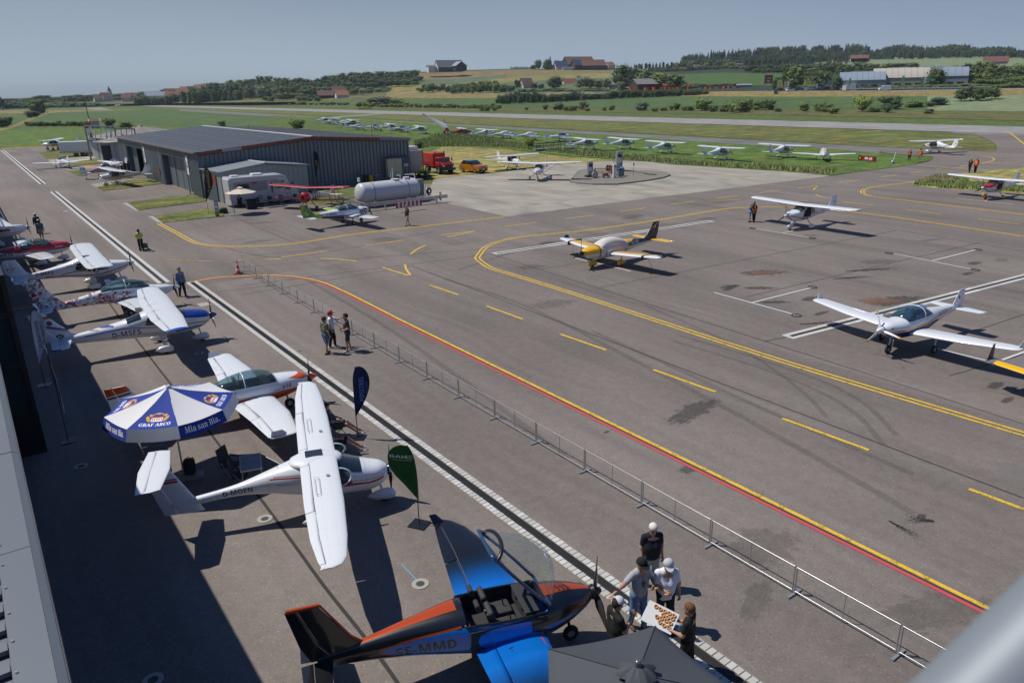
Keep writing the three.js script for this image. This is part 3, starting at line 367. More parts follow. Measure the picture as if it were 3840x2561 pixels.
belt([[2930,268],[2960,245],[3000,240],[3060,238],[3120,226],[3160,232],[3230,226],[3290,234],[3360,236],[3420,232]],780,560,4,34,44,['r','r','tall'],[0,1,1,2],'broadleaf tree in the belt behind the commercial halls','trees behind the commercial halls',1.35);
belt([[2820,240],[2900,240],[2960,238]],800,760,2,34,14,['r'],[1],'dark tree between the spruce forest and the green meadow','trees above the green meadow',1.3);
belt([[3420,262],[3480,248],[3560,244],[3600,238],[3640,226],[3700,222],[3760,250],[3840,230],[4000,230]],620,500,3,40,40,['r','tall','r'],[0,1,2],'broadleaf tree in the dense group at the right edge','trees at the right edge',1.35);
belt([[3640,300],[3720,290],[3780,280],[3840,270],[4000,270]],455,440,2,40,24,['r','bush'],[0,2],'bushy tree beside the highway at the right edge','bushy trees by the highway',1.35);
belt([[3225,318],[3320,312],[3420,316],[3500,320],[3650,318]],470,455,2,22,6,['bush'],[0,2],'shrub between the highway and the commercial halls','shrubs before the commercial halls',1.6);
for(const[x,yb,yt,w,k,m,l]of[[2905,337,300,28,'r',0,'small round tree right of the brown sign board'],[2945,335,262,46,'tall',0,'tall tree left of the dark one behind the flags'],[2978,334,258,62,'r',2,'tall light tree above the car park left part'],[2968,338,300,44,'r',0,'rounder lower tree in front of the tall light one'],[3080,336,272,50,'r',0,'tree in the middle of the car park by the flags'],[3138,338,290,36,'hi',1,'egg shaped tree left of the grey hall'],[3260,332,290,25,'tall',0,'slim round tree before the grey hall roof'],[3340,326,286,25,'tall',0,'slim dark tree before the beige hall'],[3508,328,268,60,'hi',1,'dark reddish tree right of the green flags'],[3607,382,340,48,'r',1,'dark round tree at the right end of the green field'],[3640,378,332,30,'tall',1,'pointed tree right of the dark round tree'],[3675,380,338,52,'r',0,'bushy tree in the row at the end of the green field'],[3720,374,336,46,'r',0,'rightmost bushy tree of the row at the field end']]){const b=ground(x,yb),d=Math.hypot(b.x,b.z);tree(b,(yb-yt)/FOC*d,w/FOC*d*1.1,k,m,l);}
for(const[x,yb,yt,w,k,m,l]of[[2018,270,236,30,'r',0,'round tree left of the big hill farm'],[2052,272,236,34,'r',1,'dark tree beside the big hill farm'],[2063,268,222,18,'coni',1,'tallest spiky tree by the big hill farm'],[2088,266,234,18,'r',1,'tree at the left gable of the big hill farm'],[2060,277,258,40,'bush',0,'bush below the big hill farm'],[2090,274,254,20,'r',0,'small tree in front of the big hill farm'],[2000,277,260,18,'r',1,'low dark tree below the round tree of the hill farm'],[1673,276,256,34,'bush',1,'dark bush before the left hill farm'],[1672,264,239,12,'r',0,'tree top behind the left hill farm roof'],[2270,262,244,10,'r',0,'small tree by the white hill house']]){const b=groundD(x,1095),d=1095;b.y=Math.max(b.y,pt(x,yb,d).y-1);tree(b,(yb-yt)/FOC*d,w/FOC*d*1.1,k,m,l);}
{const im=new THREE.InstancedMesh(conis[0],coniM,46),M=new THREE.Matrix4();for(let i=0;i<46;i++){const x=1915+i*1.9,d=1240,b=groundD(x,d),top=pt(x,251-rt()*4,d).y,H=Math.max(8,top-b.y);M.makeScale(H*.6,H,H*.6).setPosition(b);im.setMatrixAt(i,M);}im.name='spruce_row';tag(im,'far row of spruces on the crest left of the big hill farm','trees');im.userData.kind='stuff';scene.add(im);}
function tallGrass(label,poly,n,h0,h1,m,seed){const r=rng(seed),s=px(poly),pos=[];let mnx=1e9,mxx=-1e9,mnz=1e9,mxz=-1e9;for(const p of s){mnx=Math.min(mnx,p.x);mxx=Math.max(mxx,p.x);mnz=Math.min(mnz,p.z);mxz=Math.max(mxz,p.z);}
const inside=(x,z)=>{let c=false;for(let i=0,j=s.length-1;i<s.length;j=i++)if((s[i].z>z)!==(s[j].z>z)&&x<(s[j].x-s[i].x)*(z-s[i].z)/(s[j].z-s[i].z)+s[i].x)c=!c;return c;};
let k=0,tries=0;while(k<n&&tries++<n*12){const x=lerp(mnx,mxx,r()),z=lerp(mnz,mxz,r());if(!inside(x,z))continue;const cl=N16(x*.7,z*.7),h=lerp(h0,h1,r()*.5+cl*.6),a=r()*6.28,w=.05+.07*r(),lx=(r()-.5)*h*.6,lz=(r()-.5)*h*.6;pos.push(x-Math.cos(a)*w,0,z-Math.sin(a)*w,x+Math.cos(a)*w,0,z+Math.sin(a)*w,x+lx,h,z+lz);k++;}
const g=new THREE.BufferGeometry();g.setAttribute('position',new THREE.BufferAttribute(new Float32Array(pos),3));g.computeVertexNormals();const o=single('tall_grass',norm(g),m,label,'grass');o.userData.kind='stuff';}
const tgM=mat(lin(.27,.33,.11),.95,{side:THREE.DoubleSide}),tgS=mat(lin(.42,.36,.18),.95,{side:THREE.DoubleSide});
const ditch=[[1552,528],[1640,516],[1760,512],[1900,532],[2000,548],[2150,566],[2350,584],[2600,606],[2800,617],[3000,628],[3065,634],[3140,640],[3114,655],[3065,650],[2933,639],[2800,631],[2523,614],[2340,599],[2150,580],[1900,552],[1660,546],[1560,556]];
tallGrass('tall green grass along the ditch behind the concrete fuel apron',ditch,14000,.15,.65,tgM,1);tallGrass('dry tall grass heads along the ditch behind the fuel apron',ditch,5000,.25,.8,tgS,2);
tallGrass('tall reeds behind the hangar corner by the red aircraft',[[1560,545],[1640,505],[1700,503],[1840,520],[1860,545],[1660,552]],2600,.5,1.25,tgM,3);
tallGrass('dry tall grass on the verge island by the red nosed aircraft',[[3428,693],[3455,677],[3560,662],[3620,668],[3640,690],[3840,700],[3840,722],[3552,706]],6000,.15,.6,tgM,4);tallGrass('straw coloured grass heads on the verge island',[[3440,690],[3460,677],[3560,664],[3620,672],[3560,690]],2500,.3,.75,tgS,5);
// ---------- buildings ----------
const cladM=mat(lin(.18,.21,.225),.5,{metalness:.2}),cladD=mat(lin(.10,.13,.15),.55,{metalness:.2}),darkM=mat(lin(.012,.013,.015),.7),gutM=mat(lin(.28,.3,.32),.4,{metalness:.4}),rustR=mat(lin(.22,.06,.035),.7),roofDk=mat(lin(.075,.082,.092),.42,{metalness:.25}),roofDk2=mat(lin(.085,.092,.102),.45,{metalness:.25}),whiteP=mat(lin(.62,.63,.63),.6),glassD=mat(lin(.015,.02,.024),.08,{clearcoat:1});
function ribGeo(d=-0.15,n=2){const s=new THREE.Shape();s.moveTo(0,0);for(let i=0;i<n;i++){const a=i/n,k=1/n;s.lineTo(a+k*.42,0);s.lineTo(a+k*.52,d);s.lineTo(a+k*.86,d);s.lineTo(a+k*.96,0);}s.lineTo(1,0);s.lineTo(1,.04);s.lineTo(0,.04);return new THREE.ExtrudeGeometry(s,{depth:1,bevelEnabled:false}).rotateX(-Math.PI/2);}
const ribG=ribGeo();
function cladWall(parent,x0,x1,hf,m,place,y0f=()=>0){const n=Math.round(x1-x0),k=(x1-x0)/n;for(let i=0;i<n;i++){const xa=x0+i*k,h=Math.min(hf(xa),hf(xa+k)),y0=y0f(xa);if(h-y0<.05)continue;const q=mesh('cladding_panel',ribG,m,parent);place(q,xa,k,y0,h-y0);}}
{
const N=v3(-34.82,0,-85.88),ry=0.633,L=46.8,Wd=26.84,E=5.08,Rg=6.1;
const t=thing('hangar','large grey corrugated steel hangar with dark low pitched roof and two numbered door bays','hangar',N.toArray(),ry);
const top=(x)=>x<13.4?lerp(E,Rg,x/13.4):lerp(Rg,E+.15,(x-13.4)/13.44);
mesh('core',(()=>{const s=new THREE.Shape([[0.1,0],[Wd-.1,0],[Wd-.1,E],[13.4,Rg-.15],[0.1,E-.1]].map((p)=>new THREE.Vector2(...p)));return new THREE.ExtrudeGeometry(s,{depth:.2,bevelEnabled:false}).translate(0,0,-.3);})(),cladD,t);
cladWall(t,0,Wd,(x)=>top(x)-.35,cladM,(q,xa,k,y0,h)=>{q.position.set(xa,y0,0);q.scale.set(k,h,1);});
mesh('back_wall',merge([box(.2,E,L,Wd-.1,E/2,-L/2),box(Wd,E,.2,Wd/2,E/2,-L+.1)]),cladD,t);
const inv=new THREE.Matrix4().makeRotationY(-ry),wallHit=(x,y)=>{const d=ray(x,y),n=v3(-Math.cos(ry),0,Math.sin(ry));const k=N.clone().sub(camera.position).dot(n)/d.dot(n);return camera.position.clone().addScaledVector(d,k).sub(N).applyMatrix4(inv);};
const zs=z1(1108,800,1262,830,1420,865,1660,905).map((p)=>wallHit(...p).z);
const bays=[[zs[0],zs[1],0],[zs[2],zs[3],1]];
const place=(q,za,k,y0,h)=>{q.position.set(0,y0,za);q.rotation.y=-Math.PI/2;q.scale.set(k,h,1);};
let cur=-L;for(const[a,b,closed]of bays){cladWall(t,cur,a,()=>E-.1,cladM,place);cladWall(t,a,b,()=>E-.1,cladM,place,()=>4.0);cur=b;
const wd=b-a,mid=(a+b)/2;
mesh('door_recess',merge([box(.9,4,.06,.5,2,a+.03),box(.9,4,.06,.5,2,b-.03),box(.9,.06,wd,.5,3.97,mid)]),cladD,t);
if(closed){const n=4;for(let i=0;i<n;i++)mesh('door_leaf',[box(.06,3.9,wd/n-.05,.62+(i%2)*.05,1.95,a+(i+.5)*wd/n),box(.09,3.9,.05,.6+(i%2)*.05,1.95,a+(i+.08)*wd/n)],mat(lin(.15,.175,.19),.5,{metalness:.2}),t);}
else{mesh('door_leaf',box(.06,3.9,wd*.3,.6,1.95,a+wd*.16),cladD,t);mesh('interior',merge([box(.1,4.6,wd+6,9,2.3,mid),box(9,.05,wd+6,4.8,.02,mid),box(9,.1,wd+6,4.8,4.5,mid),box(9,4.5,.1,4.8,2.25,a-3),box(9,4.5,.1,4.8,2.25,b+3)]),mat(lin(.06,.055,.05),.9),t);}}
cladWall(t,cur,0,()=>E-.1,cladM,place);
for(const p of z1(1090,765,1250,800,1395,825,1625,870)){const z=wallHit(...p).z;mesh('downpipe',[box(.1,E,.16,-.14,E/2,z),box(.1,E,.1,-.12,E/2,z+.22)],gutM,t);}
for(const s of[0,1])for(let i=0;i<12;i++){const xa=s?13.4+i*1.145:-.35+i*1.146,xb=xa+1.135,ya=s?lerp(Rg,E+.15,(xa-13.4)/13.44):lerp(E,Rg,clamp(xa,-.4,13.4)/13.4),yb=s?lerp(Rg,E+.15,(xb-13.4)/13.44):lerp(E,Rg,xb/13.4);
const ss=new THREE.Shape([[xa,ya+.03],[xb,yb],[xb,yb+.05],[xa+.02,ya+.1]].map((p)=>new THREE.Vector2(...p)));mesh('roof_sheet',new THREE.ExtrudeGeometry(ss,{depth:L+.6,bevelEnabled:false}).translate(0,0,-L-.2),i%3?roofDk:roofDk2,t);}
mesh('ridge_cap',box(.34,.08,L+.6,13.4,Rg+.1,-L/2+.1),whiteP,t);
const slopeBox=(xa,xb,w,m,nm)=>{const ya=top(xa),yb=top(xb);mesh(nm,plank([xa,ya-.12,w],[xb,yb-.12,w],.08,.34),m,t);};
slopeBox(0,2.6,.42,rustR,'verge_board');slopeBox(2.6,4.8,.40,gutM,'verge_board');slopeBox(4.8,13.4,.42,rustR,'verge_board');slopeBox(13.4,22.4,.42,rustR,'verge_board');slopeBox(22.4,26.84,.40,mat(lin(.2,.22,.25),.5),'verge_board');
mesh('gutter',box(.16,.16,L,-.42,E-.04,-L/2),mat(lin(.2,.14,.12),.5),t);
const num=(n,p)=>{const c=tex(canvas(64,160,(x)=>{x.fillStyle='#e6e8e6';x.fillRect(0,0,64,160);x.fillStyle='#16181a';x.font='bold 84px sans-serif';x.textAlign='center';x.fillText(n,32,108);}));const h=wallHit(...p);mesh('number_sign',new THREE.PlaneGeometry(.8,2.2).rotateY(-Math.PI/2).translate(-.2,h.y,h.z),new THREE.MeshStandardMaterial({map:c,roughness:.6}),t);};
num('3',z1(1280,890)[0]);num('4',z1(1662,985)[0]);
mesh('electric_box',box(.2,.9,.5,-.15,1.6,wallHit(...z1(1422,1075)[0]).z),rustR,t);
mesh('pipe_rail',[rod([4,.9,.35],[25,.9,.35],.025),...[6,10,14,18,22].map((x)=>rod([x,0,.35],[x,.9,.35],.02))],gutM,t);
mesh('lean_to',[box(3.2,.12,1.1,24.7,3.0,.75),box(3.1,.8,.9,24.7,2.55,.65)],mat(lin(.05,.075,.13),.6),t);
mesh('cabinet',box(2.1,2.3,.5,23.9,1.75,.95),mat(lin(.5,.44,.3),.7),t);
mesh('cabinet_door',[box(1.0,2.2,.04,23.4,1.75,1.22),box(1.0,2.2,.04,24.45,1.75,1.22)],mat(lin(.52,.46,.32),.7),t);
mesh('notice',box(.7,.9,.04,26,2.2,.45),whiteP,t);
}
{
const t=thing('metal_shed','pale grey metal shed with low gable against the hangar, behind the motorhome','shed',[-31.1,0,-81.7],.72),Wd=10.2,D=5.6,E=3.3,R=3.85,sM=mat(lin(.27,.31,.32),.45,{metalness:.2}),rM=mat(lin(.3,.33,.35),.4,{metalness:.3});
const top=(x)=>lerp(E,R,1-Math.abs(x-Wd/2)/(Wd/2));
mesh('wall',(()=>{const s=new THREE.Shape([[0.05,0],[Wd-.05,0],[Wd-.05,E-.05],[Wd/2,R-.08],[.05,E-.05]].map((p)=>new THREE.Vector2(...p)));return new THREE.ExtrudeGeometry(s,{depth:D,bevelEnabled:false}).translate(0,0,-D);})(),sM,t);
for(let i=0;i<17;i++)mesh('cladding_panel',box(Wd/17-.025,Math.min(top(i*.6),top(i*.6+.6))-.12,.05,(i+.5)*Wd/17,(Math.min(top(i*.6),top(i*.6+.6))-.12)/2,.03),sM,t);
for(const s of[0,1])mesh('roof',(()=>{const a=s?[[Wd/2,R],[Wd+.15,E-.05]]:[[-.15,E-.05],[Wd/2,R]];const sh=new THREE.Shape([[a[0][0],a[0][1]],[a[1][0],a[1][1]],[a[1][0],a[1][1]+.1],[a[0][0],a[0][1]+.1]].map((p)=>new THREE.Vector2(...p)));return new THREE.ExtrudeGeometry(sh,{depth:D+.5,bevelEnabled:false}).translate(0,0,-D-.1);})(),rM,t);
mesh('ridge_cap',box(.22,.06,D+.5,Wd/2,R+.13,-D/2+.1),whiteP,t);
mesh('side_panel',[box(.05,1.1,3,-.03,2.3,-2.8)],rustR,t);mesh('side_door',box(.06,1.8,3,-.03,.9,-2.8),cladD,t);
}
function silo(name,label,c,r,h,rh,over,wallM,roofM,n,door){
const t=thing(name,label,'hangar',c.toArray(),0);mesh('wall',new THREE.CylinderGeometry(r-.03,r-.03,h,48,1,true).translate(0,h/2,0),wallM,t);
for(let i=0;i<n;i++){const a=i/n*6.283;if(Math.cos(a-1.2)<-.35)continue;mesh('cladding_panel',box(6.283*r/n*.8,h-.1,.06,0,h/2,r).rotateY(a),wallM,t);}
for(let i=0;i<24;i++){const g=new THREE.CylinderGeometry(.25,r+over,rh,2,1,true,i/24*6.283,6.283/24*.985).translate(0,h+rh/2,0);mesh('roof_segment',g,i%3?roofM:mat(lin(.24,.22,.2),.8),t);}
mesh('eave',new THREE.TorusGeometry(r+over,.09,6,48).rotateX(Math.PI/2).translate(0,h,0),gutM,t);mesh('roof_cap',cyl(.3,.5,.3,0,h+rh+.1,0),gutM,t);return t;}
{const c=G(430,560);const b=(()=>{const q=ray(540,560),k=171/Math.hypot(q.x,q.z);return v3(q.x*k,0,q.z*k);})();const wl=mat(lin(.33,.36,.37),.5,{metalness:.2}),rf=mat(lin(.2,.18,.165),.85);
silo('round_hangar','big round metal hangar with a brownish cone roof, left of the main hangar',b,9.3,3.7,1.7,.7,wl,rf,60);
const s2=silo('round_hangar','small round hangar with flat cone roof and open dark door at the main hangar end',v3(-65.8,0,-131.5),3.7,4.0,.8,.7,wl,rf,30);
mesh('doorway',box(1.8,3.4,.2,0,1.8,3.65).rotateY(-.35),darkM,s2);
for(const[x,y,h,l]of[[z1(890,745)[0],0,3.2,'white metal frame ladder standing on the big round hangar roof'],[z1(1070,760)[0],0,3.2,'white metal frame standing behind the front edge of the main hangar roof']].map((a)=>[...a[0],a[2],a[3]])){const d=ray(x,y),k=160/Math.hypot(d.x,d.z),P=camera.position.clone().addScaledVector(d,k);const t=thing('roof_frame',l,'metal frame',[P.x,P.y-.8,P.z],.35);mesh('post',rod([-2.4,-3.5,0],[-2.4,3,0],.12),gutM,t);mesh('post',rod([2.4,-3.5,0],[2.4,2.6,0],.12),gutM,t);mesh('rail',rod([-2.5,3,0],[2.5,2.6,0],.13),gutM,t);mesh('rail',rod([-2.4,.4,0],[2.4,0,0],.12),gutM,t);for(let i=0;i<5;i++)mesh('bar',rod([-2+i*.9,.35,0],[-1.6+i*.9,2.9,0],.1),whiteP,t);mesh('stay',rod([2.4,.5,0],[3.4,-3.5,2],.08),gutM,t);}}
{
const p=G(357,481),t=thing('small_hut','tiny white hut with red brown tiled roof left of the round hangar','hut',p.toArray(),.5);mesh('wall',[box(3.4,4.2,3,0,2.1,0),new THREE.CylinderGeometry(0,2.4,1.4,4,1).rotateY(Math.PI/4).scale(1,1,.9).translate(0,4.8,0)],mat(lin(.45,.44,.42),.8),t);for(const s of[-1,1])mesh('roof',box(4.2,.15,2.4,0,4.9,s*.95,0,s*.62),mat(lin(.16,.08,.06),.85),t);for(const s of[-1,1])mesh('barge_board',[box(.16,.2,2.5,s*2.15,4.95,.98,0,.62),box(.16,.2,2.5,s*2.15,4.95,-.98,0,-.62)],whiteP,t);mesh('door',box(.9,2,.06,-.6,1,1.53),mat(lin(.2,.2,.2),.7),t);t.scale.set(.85,.6,.85);}
{const p=G(337,470),t=thing('power_pole','wooden T shaped power pole beside the tiny white hut','pole',p.toArray(),.3);mesh('pole',rod([0,0,0],[-.4,9.6,0],.16,.12),barkM,t);mesh('crossarm',box(6,.2,.2,-.4,9.3,0),barkM,t);for(const x of[-2.8,0,2.4])mesh('insulator',cyl(.1,.12,.4,x,9.6,0,8),whiteP,t);}
// ---------- terminal on the left ----------
{const t=thing('terminal_building','grey metal roofed terminal building with dark glass at the left edge','building',[0,0,0],NA);
const H=7,uE=-.14,capM=mat(lin(.16,.18,.2),.45,{metalness:.25}),wM=mat(lin(.05,.06,.07),.6),trimM=mat(lin(.3,.27,.26),.3,{metalness:.7});
mesh('wall',box(.3,H-.3,110,uE-1.2,(H-.3)/2,-52),wM,t);
mesh('roof_deck',box(14.6,.2,110,uE-7.65,H-.5,-52),mat(lin(.16,.17,.18),.5),t);
mesh('parapet',box(.06,.6,110,uE-.25,H-.3,-52),wM,t);
mesh('fascia',box(.03,.32,110,uE+.015,H-.2,-52),trimM,t);
const cuts=[];const base=toW(pt(130,2050,1).sub(camera.position));
for(let w=2;w>-60;w-=2.62)cuts.push(w);
const j0=(()=>{const d=ray(135,2043),k=(H-CAMH)/d.y;return toW(v3(d.x*k,0,d.z*k));})();const sft=((j0-2)%2.62+2.62)%2.62;
const scG=cyl(.012,.014,.012,0,.006,0,8),scM=mat(lin(.6,.6,.6),.3,{metalness:.8});
cuts.forEach((w0,i)=>{const w=w0+sft;const dz=(i%2)*.003;mesh('capping_sheet',[box(.28,.012,2.615,uE-.19,H+dz,w-1.31),box(.075,.012,2.615,uE-.016,H-.018+dz,w-1.31,0,0,-.5)],capM,t);mesh('joint',box(.29,.004,.012,uE-.19,H+.01,w),mat(lin(.08,.09,.1),.6),t);
if(i<9)for(let k=0;k<6;k++)for(const u of[uE-.30]){const s=mesh('screw',scG,scM,t);s.position.set(u,H+.008+dz,w-.2-k*.44);}});
for(let i=0;i<46;i++){const w=1.5-i*.3;mesh('roof_rib',[box(6,.045,.12,uE-3.34,H-.03,w),box(6,.01,.2,uE-3.34,H-.075,w-.15)],capM,t);if(i<30){const s=mesh('screw',scG,scM,t);s.position.set(uE-.44,H-.005,w);}}
const wF=-27.6,u0=-2.2,u1=.48,fr=mat(lin(.012,.014,.017),.35),bh=6.1;
mesh('bay',box(u1-u0-.02,bh-.02,6,(u0+u1)/2,bh/2,wF-3.05),fr,t);
for(const[y0,y1]of[[4.9,5.95],[3.2,4.7],[1.5,3.1]]){for(const[ua,ub]of[[-2.1,-.95],[-.85,u1-.14]]){mesh('window_pane',box(ub-ua,y1-y0,.02,(ua+ub)/2,(y0+y1)/2,wF-.03),mat(lin(.02,.035,.035),.04,{clearcoat:1}),t);}mesh('transom',box(u1-u0,.12,.1,(u0+u1)/2,y0-.06,wF),fr,t);}
mesh('corner_frame',box(.14,bh,.12,u1-.07,bh/2,wF),fr,t);mesh('mullion',box(.1,bh,.1,-.9,bh/2,wF),fr,t);
mesh('base_panel',box(u1-u0+.02,1.4,.06,(u0+u1)/2,.7,wF+.01),fr,t);
mesh('facade',box(.12,H-.5,40,uE-.9,(H-.5)/2,-6),mat(lin(.03,.04,.045),.2),t);
}
{
const dA=ray(4105,2225).normalize(),dB=ray(3435,2865).normalize();const A=camera.position.clone().addScaledVector(dA,.52),B=camera.position.clone().addScaledVector(dB,.50);
const t=thing('handrail','thick grey metal handrail out of focus in the lower right corner','handrail',[0,0,0]);const d=B.clone().sub(A);mesh('tube',rod(A.clone().addScaledVector(d,-.6),B.clone().addScaledVector(d,.5),.0275,.0275,32),mat(lin(.21,.24,.27),.55,{metalness:.2}),t);const P=B.clone().addScaledVector(d,.4);mesh('post',rod(P,P.clone().add(v3(0,-1.1,0)),.02),gutM,t);}
{
const t=thing('viewing_tower','dark tower storey of the terminal behind the viewpoint','building',[0,0,0],NA);mesh('wall',box(8,9.9,12,-4.4,4.95,6.6),mat(lin(.05,.06,.07),.6),t);mesh('terrace',box(8.4,.2,12.4,-4.3,9.95,6.6),mat(lin(.2,.2,.2),.8),t);}
// ---------- far buildings ----------
const wHouse=mat(lin(.6,.59,.56),.8),wood=mat(lin(.05,.036,.028),.85),rRed=mat(lin(.19,.085,.06),.85),rOr=mat(lin(.28,.125,.075),.85),rGr=mat(lin(.14,.145,.155),.8),rBr=mat(lin(.15,.085,.062),.85),solar=mat(lin(.05,.065,.11),.3),rBl=mat(lin(.25,.3,.37),.5),beige=mat(lin(.4,.37,.32),.7);
const winM=mat(lin(.03,.035,.04),.2);
function house(label,x,y,dist,w,dp,e,r,yaw,wm,rm,o={}){
const b=pt(x,y,dist);b.y-=.4;const az=Math.atan2(-b.x,-b.z);const t=thing(o.name??'farm_building',label,o.cat??'building',b.toArray(),az+yaw);
const gab=(k)=>{const s=new THREE.Shape([[-dp/2,0],[dp/2,0],[dp/2,e],[0,r-.15],[-dp/2,e]].map((p)=>new THREE.Vector2(...p)));return new THREE.ExtrudeGeometry(s,{depth:k,bevelEnabled:false});};
mesh('wall',gab(w).rotateY(Math.PI/2).translate(-w/2,0,0),wm,t);
if(o.gable)for(const s of[-1,1])mesh('gable',gab(.15).rotateY(Math.PI/2).translate(s*(w/2+.08)-.08,0,0),o.gable,t);
const sl=Math.hypot(dp/2+.8,(r-e)*(dp/2+.8)/(dp/2)),an=Math.atan2(r-e,dp/2);
for(const s of[-1,1])mesh('roof',box(w+1.4,.3,sl,0,r-Math.sin(an)*sl/2+.1,s*Math.cos(an)*sl/2,0,s*an),s>0&&o.front?o.front:rm,t);
const n=o.win??0,rows=o.rows??1;for(let q=0;q<rows;q++)for(let i=0;i<n;i++){mesh('window',box(.9,1.1,.1,-w/2+(i+.5)*w/n,1.6+q*2.6,dp/2+.05),winM,t);}
if(o.gwin)for(let i=0;i<o.gwin;i++)mesh('window',box(.1,1.1,.9,o.gs*(w/2+.18),1.6+(i>>1)*2.6,(i%2?1:-1)*dp*.2),winM,t);
if(o.chim)mesh('chimney',box(.8,1.6,.8,w*.15,r+.5,0),rBr,t);
return t;
}
house('white annex at the left end of the left hill farm',1617,271,1015,9,12,7,9,.2,wHouse,rGr,{win:2});
house('long dark barn of the left hill farm with white gable',1684,268,1020,34,14,6,14,.35,wood,rGr,{gable:wHouse});
house('dark shed at the right end of the left hill farm',1722,264,1015,11,16,6,11,-1.0,wood,rBl);
house('solar roofed house at the left of the big hill farm',2103,265,1095,17,16,6,13,.25,wHouse,solar,{win:4});
house('tall dark gabled barn of the big hill farm with red roof',2168,263,1110,42,22,8,18,.5,wood,rBr,{gable:wood});
house('solar roofed wing in the middle of the big hill farm',2165,262,1085,14,14,7,13.5,.5,wood,solar);
house('low red roofed barn at the right of the big hill farm',2222,261,1090,32,14,6,13,.3,wood,rRed,{gable:wood});
house('low white front building of the big hill farm',2128,268,1075,14,8,5,5.8,.1,wHouse,rGr,{win:5});
house('white house with orange red roof right of the big hill farm',2286,261,1100,11,10,6,10,.7,wHouse,rOr,{win:3,rows:2,gwin:4,gs:1,gable:wHouse,chim:1,name:'house',cat:'house'});
house('brown roofed barn with red awnings left of the white house by the runway',1228,371,760,18,10,4,8,.15,wood,rBr,{name:'barn'});
house('white farmhouse with orange roof beyond the runway',1282,374,745,11,9,5,8.5,.2,wHouse,rOr,{win:3,gable:wHouse,gwin:2,gs:-1,name:'house',cat:'house'});
house('brown roofed house with solar panels behind the orange roof',1272,366,790,14,11,6,10.5,.3,wood,rBr,{name:'house',cat:'house'});
house('grey roofed house half hidden among trees by the highway',1973,340,700,9,9,6,11,.4,wHouse,rBr,{name:'house',cat:'house',win:2});
house('orange roof peeking between trees left of the white tower',2133,338,730,12,10,5,10.5,.5,wHouse,rOr,{name:'house',cat:'house'});
house('low white shed with grey roof left of the sawmill',2300,336,655,8,6,4.2,5,.1,whiteP,rGr,{name:'shed'});
house('flat grey building between the white shed and the sawmill',2362,336,665,8,8,4.2,4.8,.1,rGr,rGr,{name:'shed'});
house('brown sawmill barn with wide grey roof and open front',2425,336,610,22,15,4.6,8.2,.45,wood,rBr===0?rBr:mat(lin(.2,.185,.18),.8),{gable:wood,name:'sawmill_barn',cat:'barn'});
{const t=house('open timber rack shed with red roof right of the sawmill',2542,336,605,22,8,3.4,4.8,.12,wood,mat(lin(.2,.05,.05),.8),{name:'timber_shed',cat:'shed'});for(let r=0;r<3;r++)for(let i=0;i<6;i++)mesh('timber_stack',box(3.2,.5,1.2,-9.5+i*3.7,.8+r*1.15,4.3),[mat(lin(.3,.2,.1),.9),mat(lin(.35,.06,.05),.8),mat(lin(.2,.25,.3),.8)][(i+r)%3],t);for(let i=0;i<8;i++)mesh('post',box(.3,4.2,.3,-11.8+i*3.4,2.1,4.2),wood,t);}
{const b=pt(2157,322,760),t=thing('silo_tower','white silo tower among the trees below the big hill farm','tower',b.toArray());b.y-=4;const H=pt(2157,284,760).y-b.y;mesh('tower',box(6,H*.8,4,0,H*.4-4,0),whiteP,t);mesh('head',box(3.5,H*.32,3.4,3,H*.8-4,0),whiteP,t);mesh('roof',box(4.2,.4,4,3,H*.97-4,0),rGr,t);mesh('window',box(.1,H*.2,2.4,4.8,H*.85-4,0),winM,t);}
for(const[x,y,d,w,r,l]of[[600,371,1090,16,rRed,'red roofed house low in the village'],[656,371,1000,20,rRed,'wide red roof house at the right of the village'],[640,358,1060,14,rRed,'red roofed house in the middle of the village'],[684,360,1040,14,rOr,'orange red roofed house by the row of trees'],[752,344,1000,12,rOr,'white house with orange roof on the wooded slope'],[594,371,1010,22,rBl,'long low hall with pale roof before the village'],[566,369,1040,12,rBl,'pale roofed building left of the long low hall'],[475,378,1060,10,rBr,'brown roofed house right of the church'],[492,374,1080,12,rBr,'grey brown house further right of the church'],[372,380,1080,12,rBr,'small house at the left of the church'],[690,350,1060,7,rOr,'white gabled house with bit of orange roof on the slope'],[1002,345,960,26,rGr,'long grey villa among the trees on the wooded slope']])house(l,x,y,d,w,9,4.5,8.5,rr(-.3,.3),wHouse,r,{win:3,name:'village_house',cat:'house'});
{const t=house('church nave with orange roof in the far village',394,378,1080,9,8,5.5,10,.6,wHouse,rOr,{name:'church',cat:'church',win:4});mesh('tower',box(4,11.5,4,7,5.7,0),whiteP,t);mesh('spire',cyl(.1,2.7,6,7,14.4,0,4,0,0,.78),rGr,t);mesh('window',box(.8,1.6,.1,7,9,2.05),winM,t);}
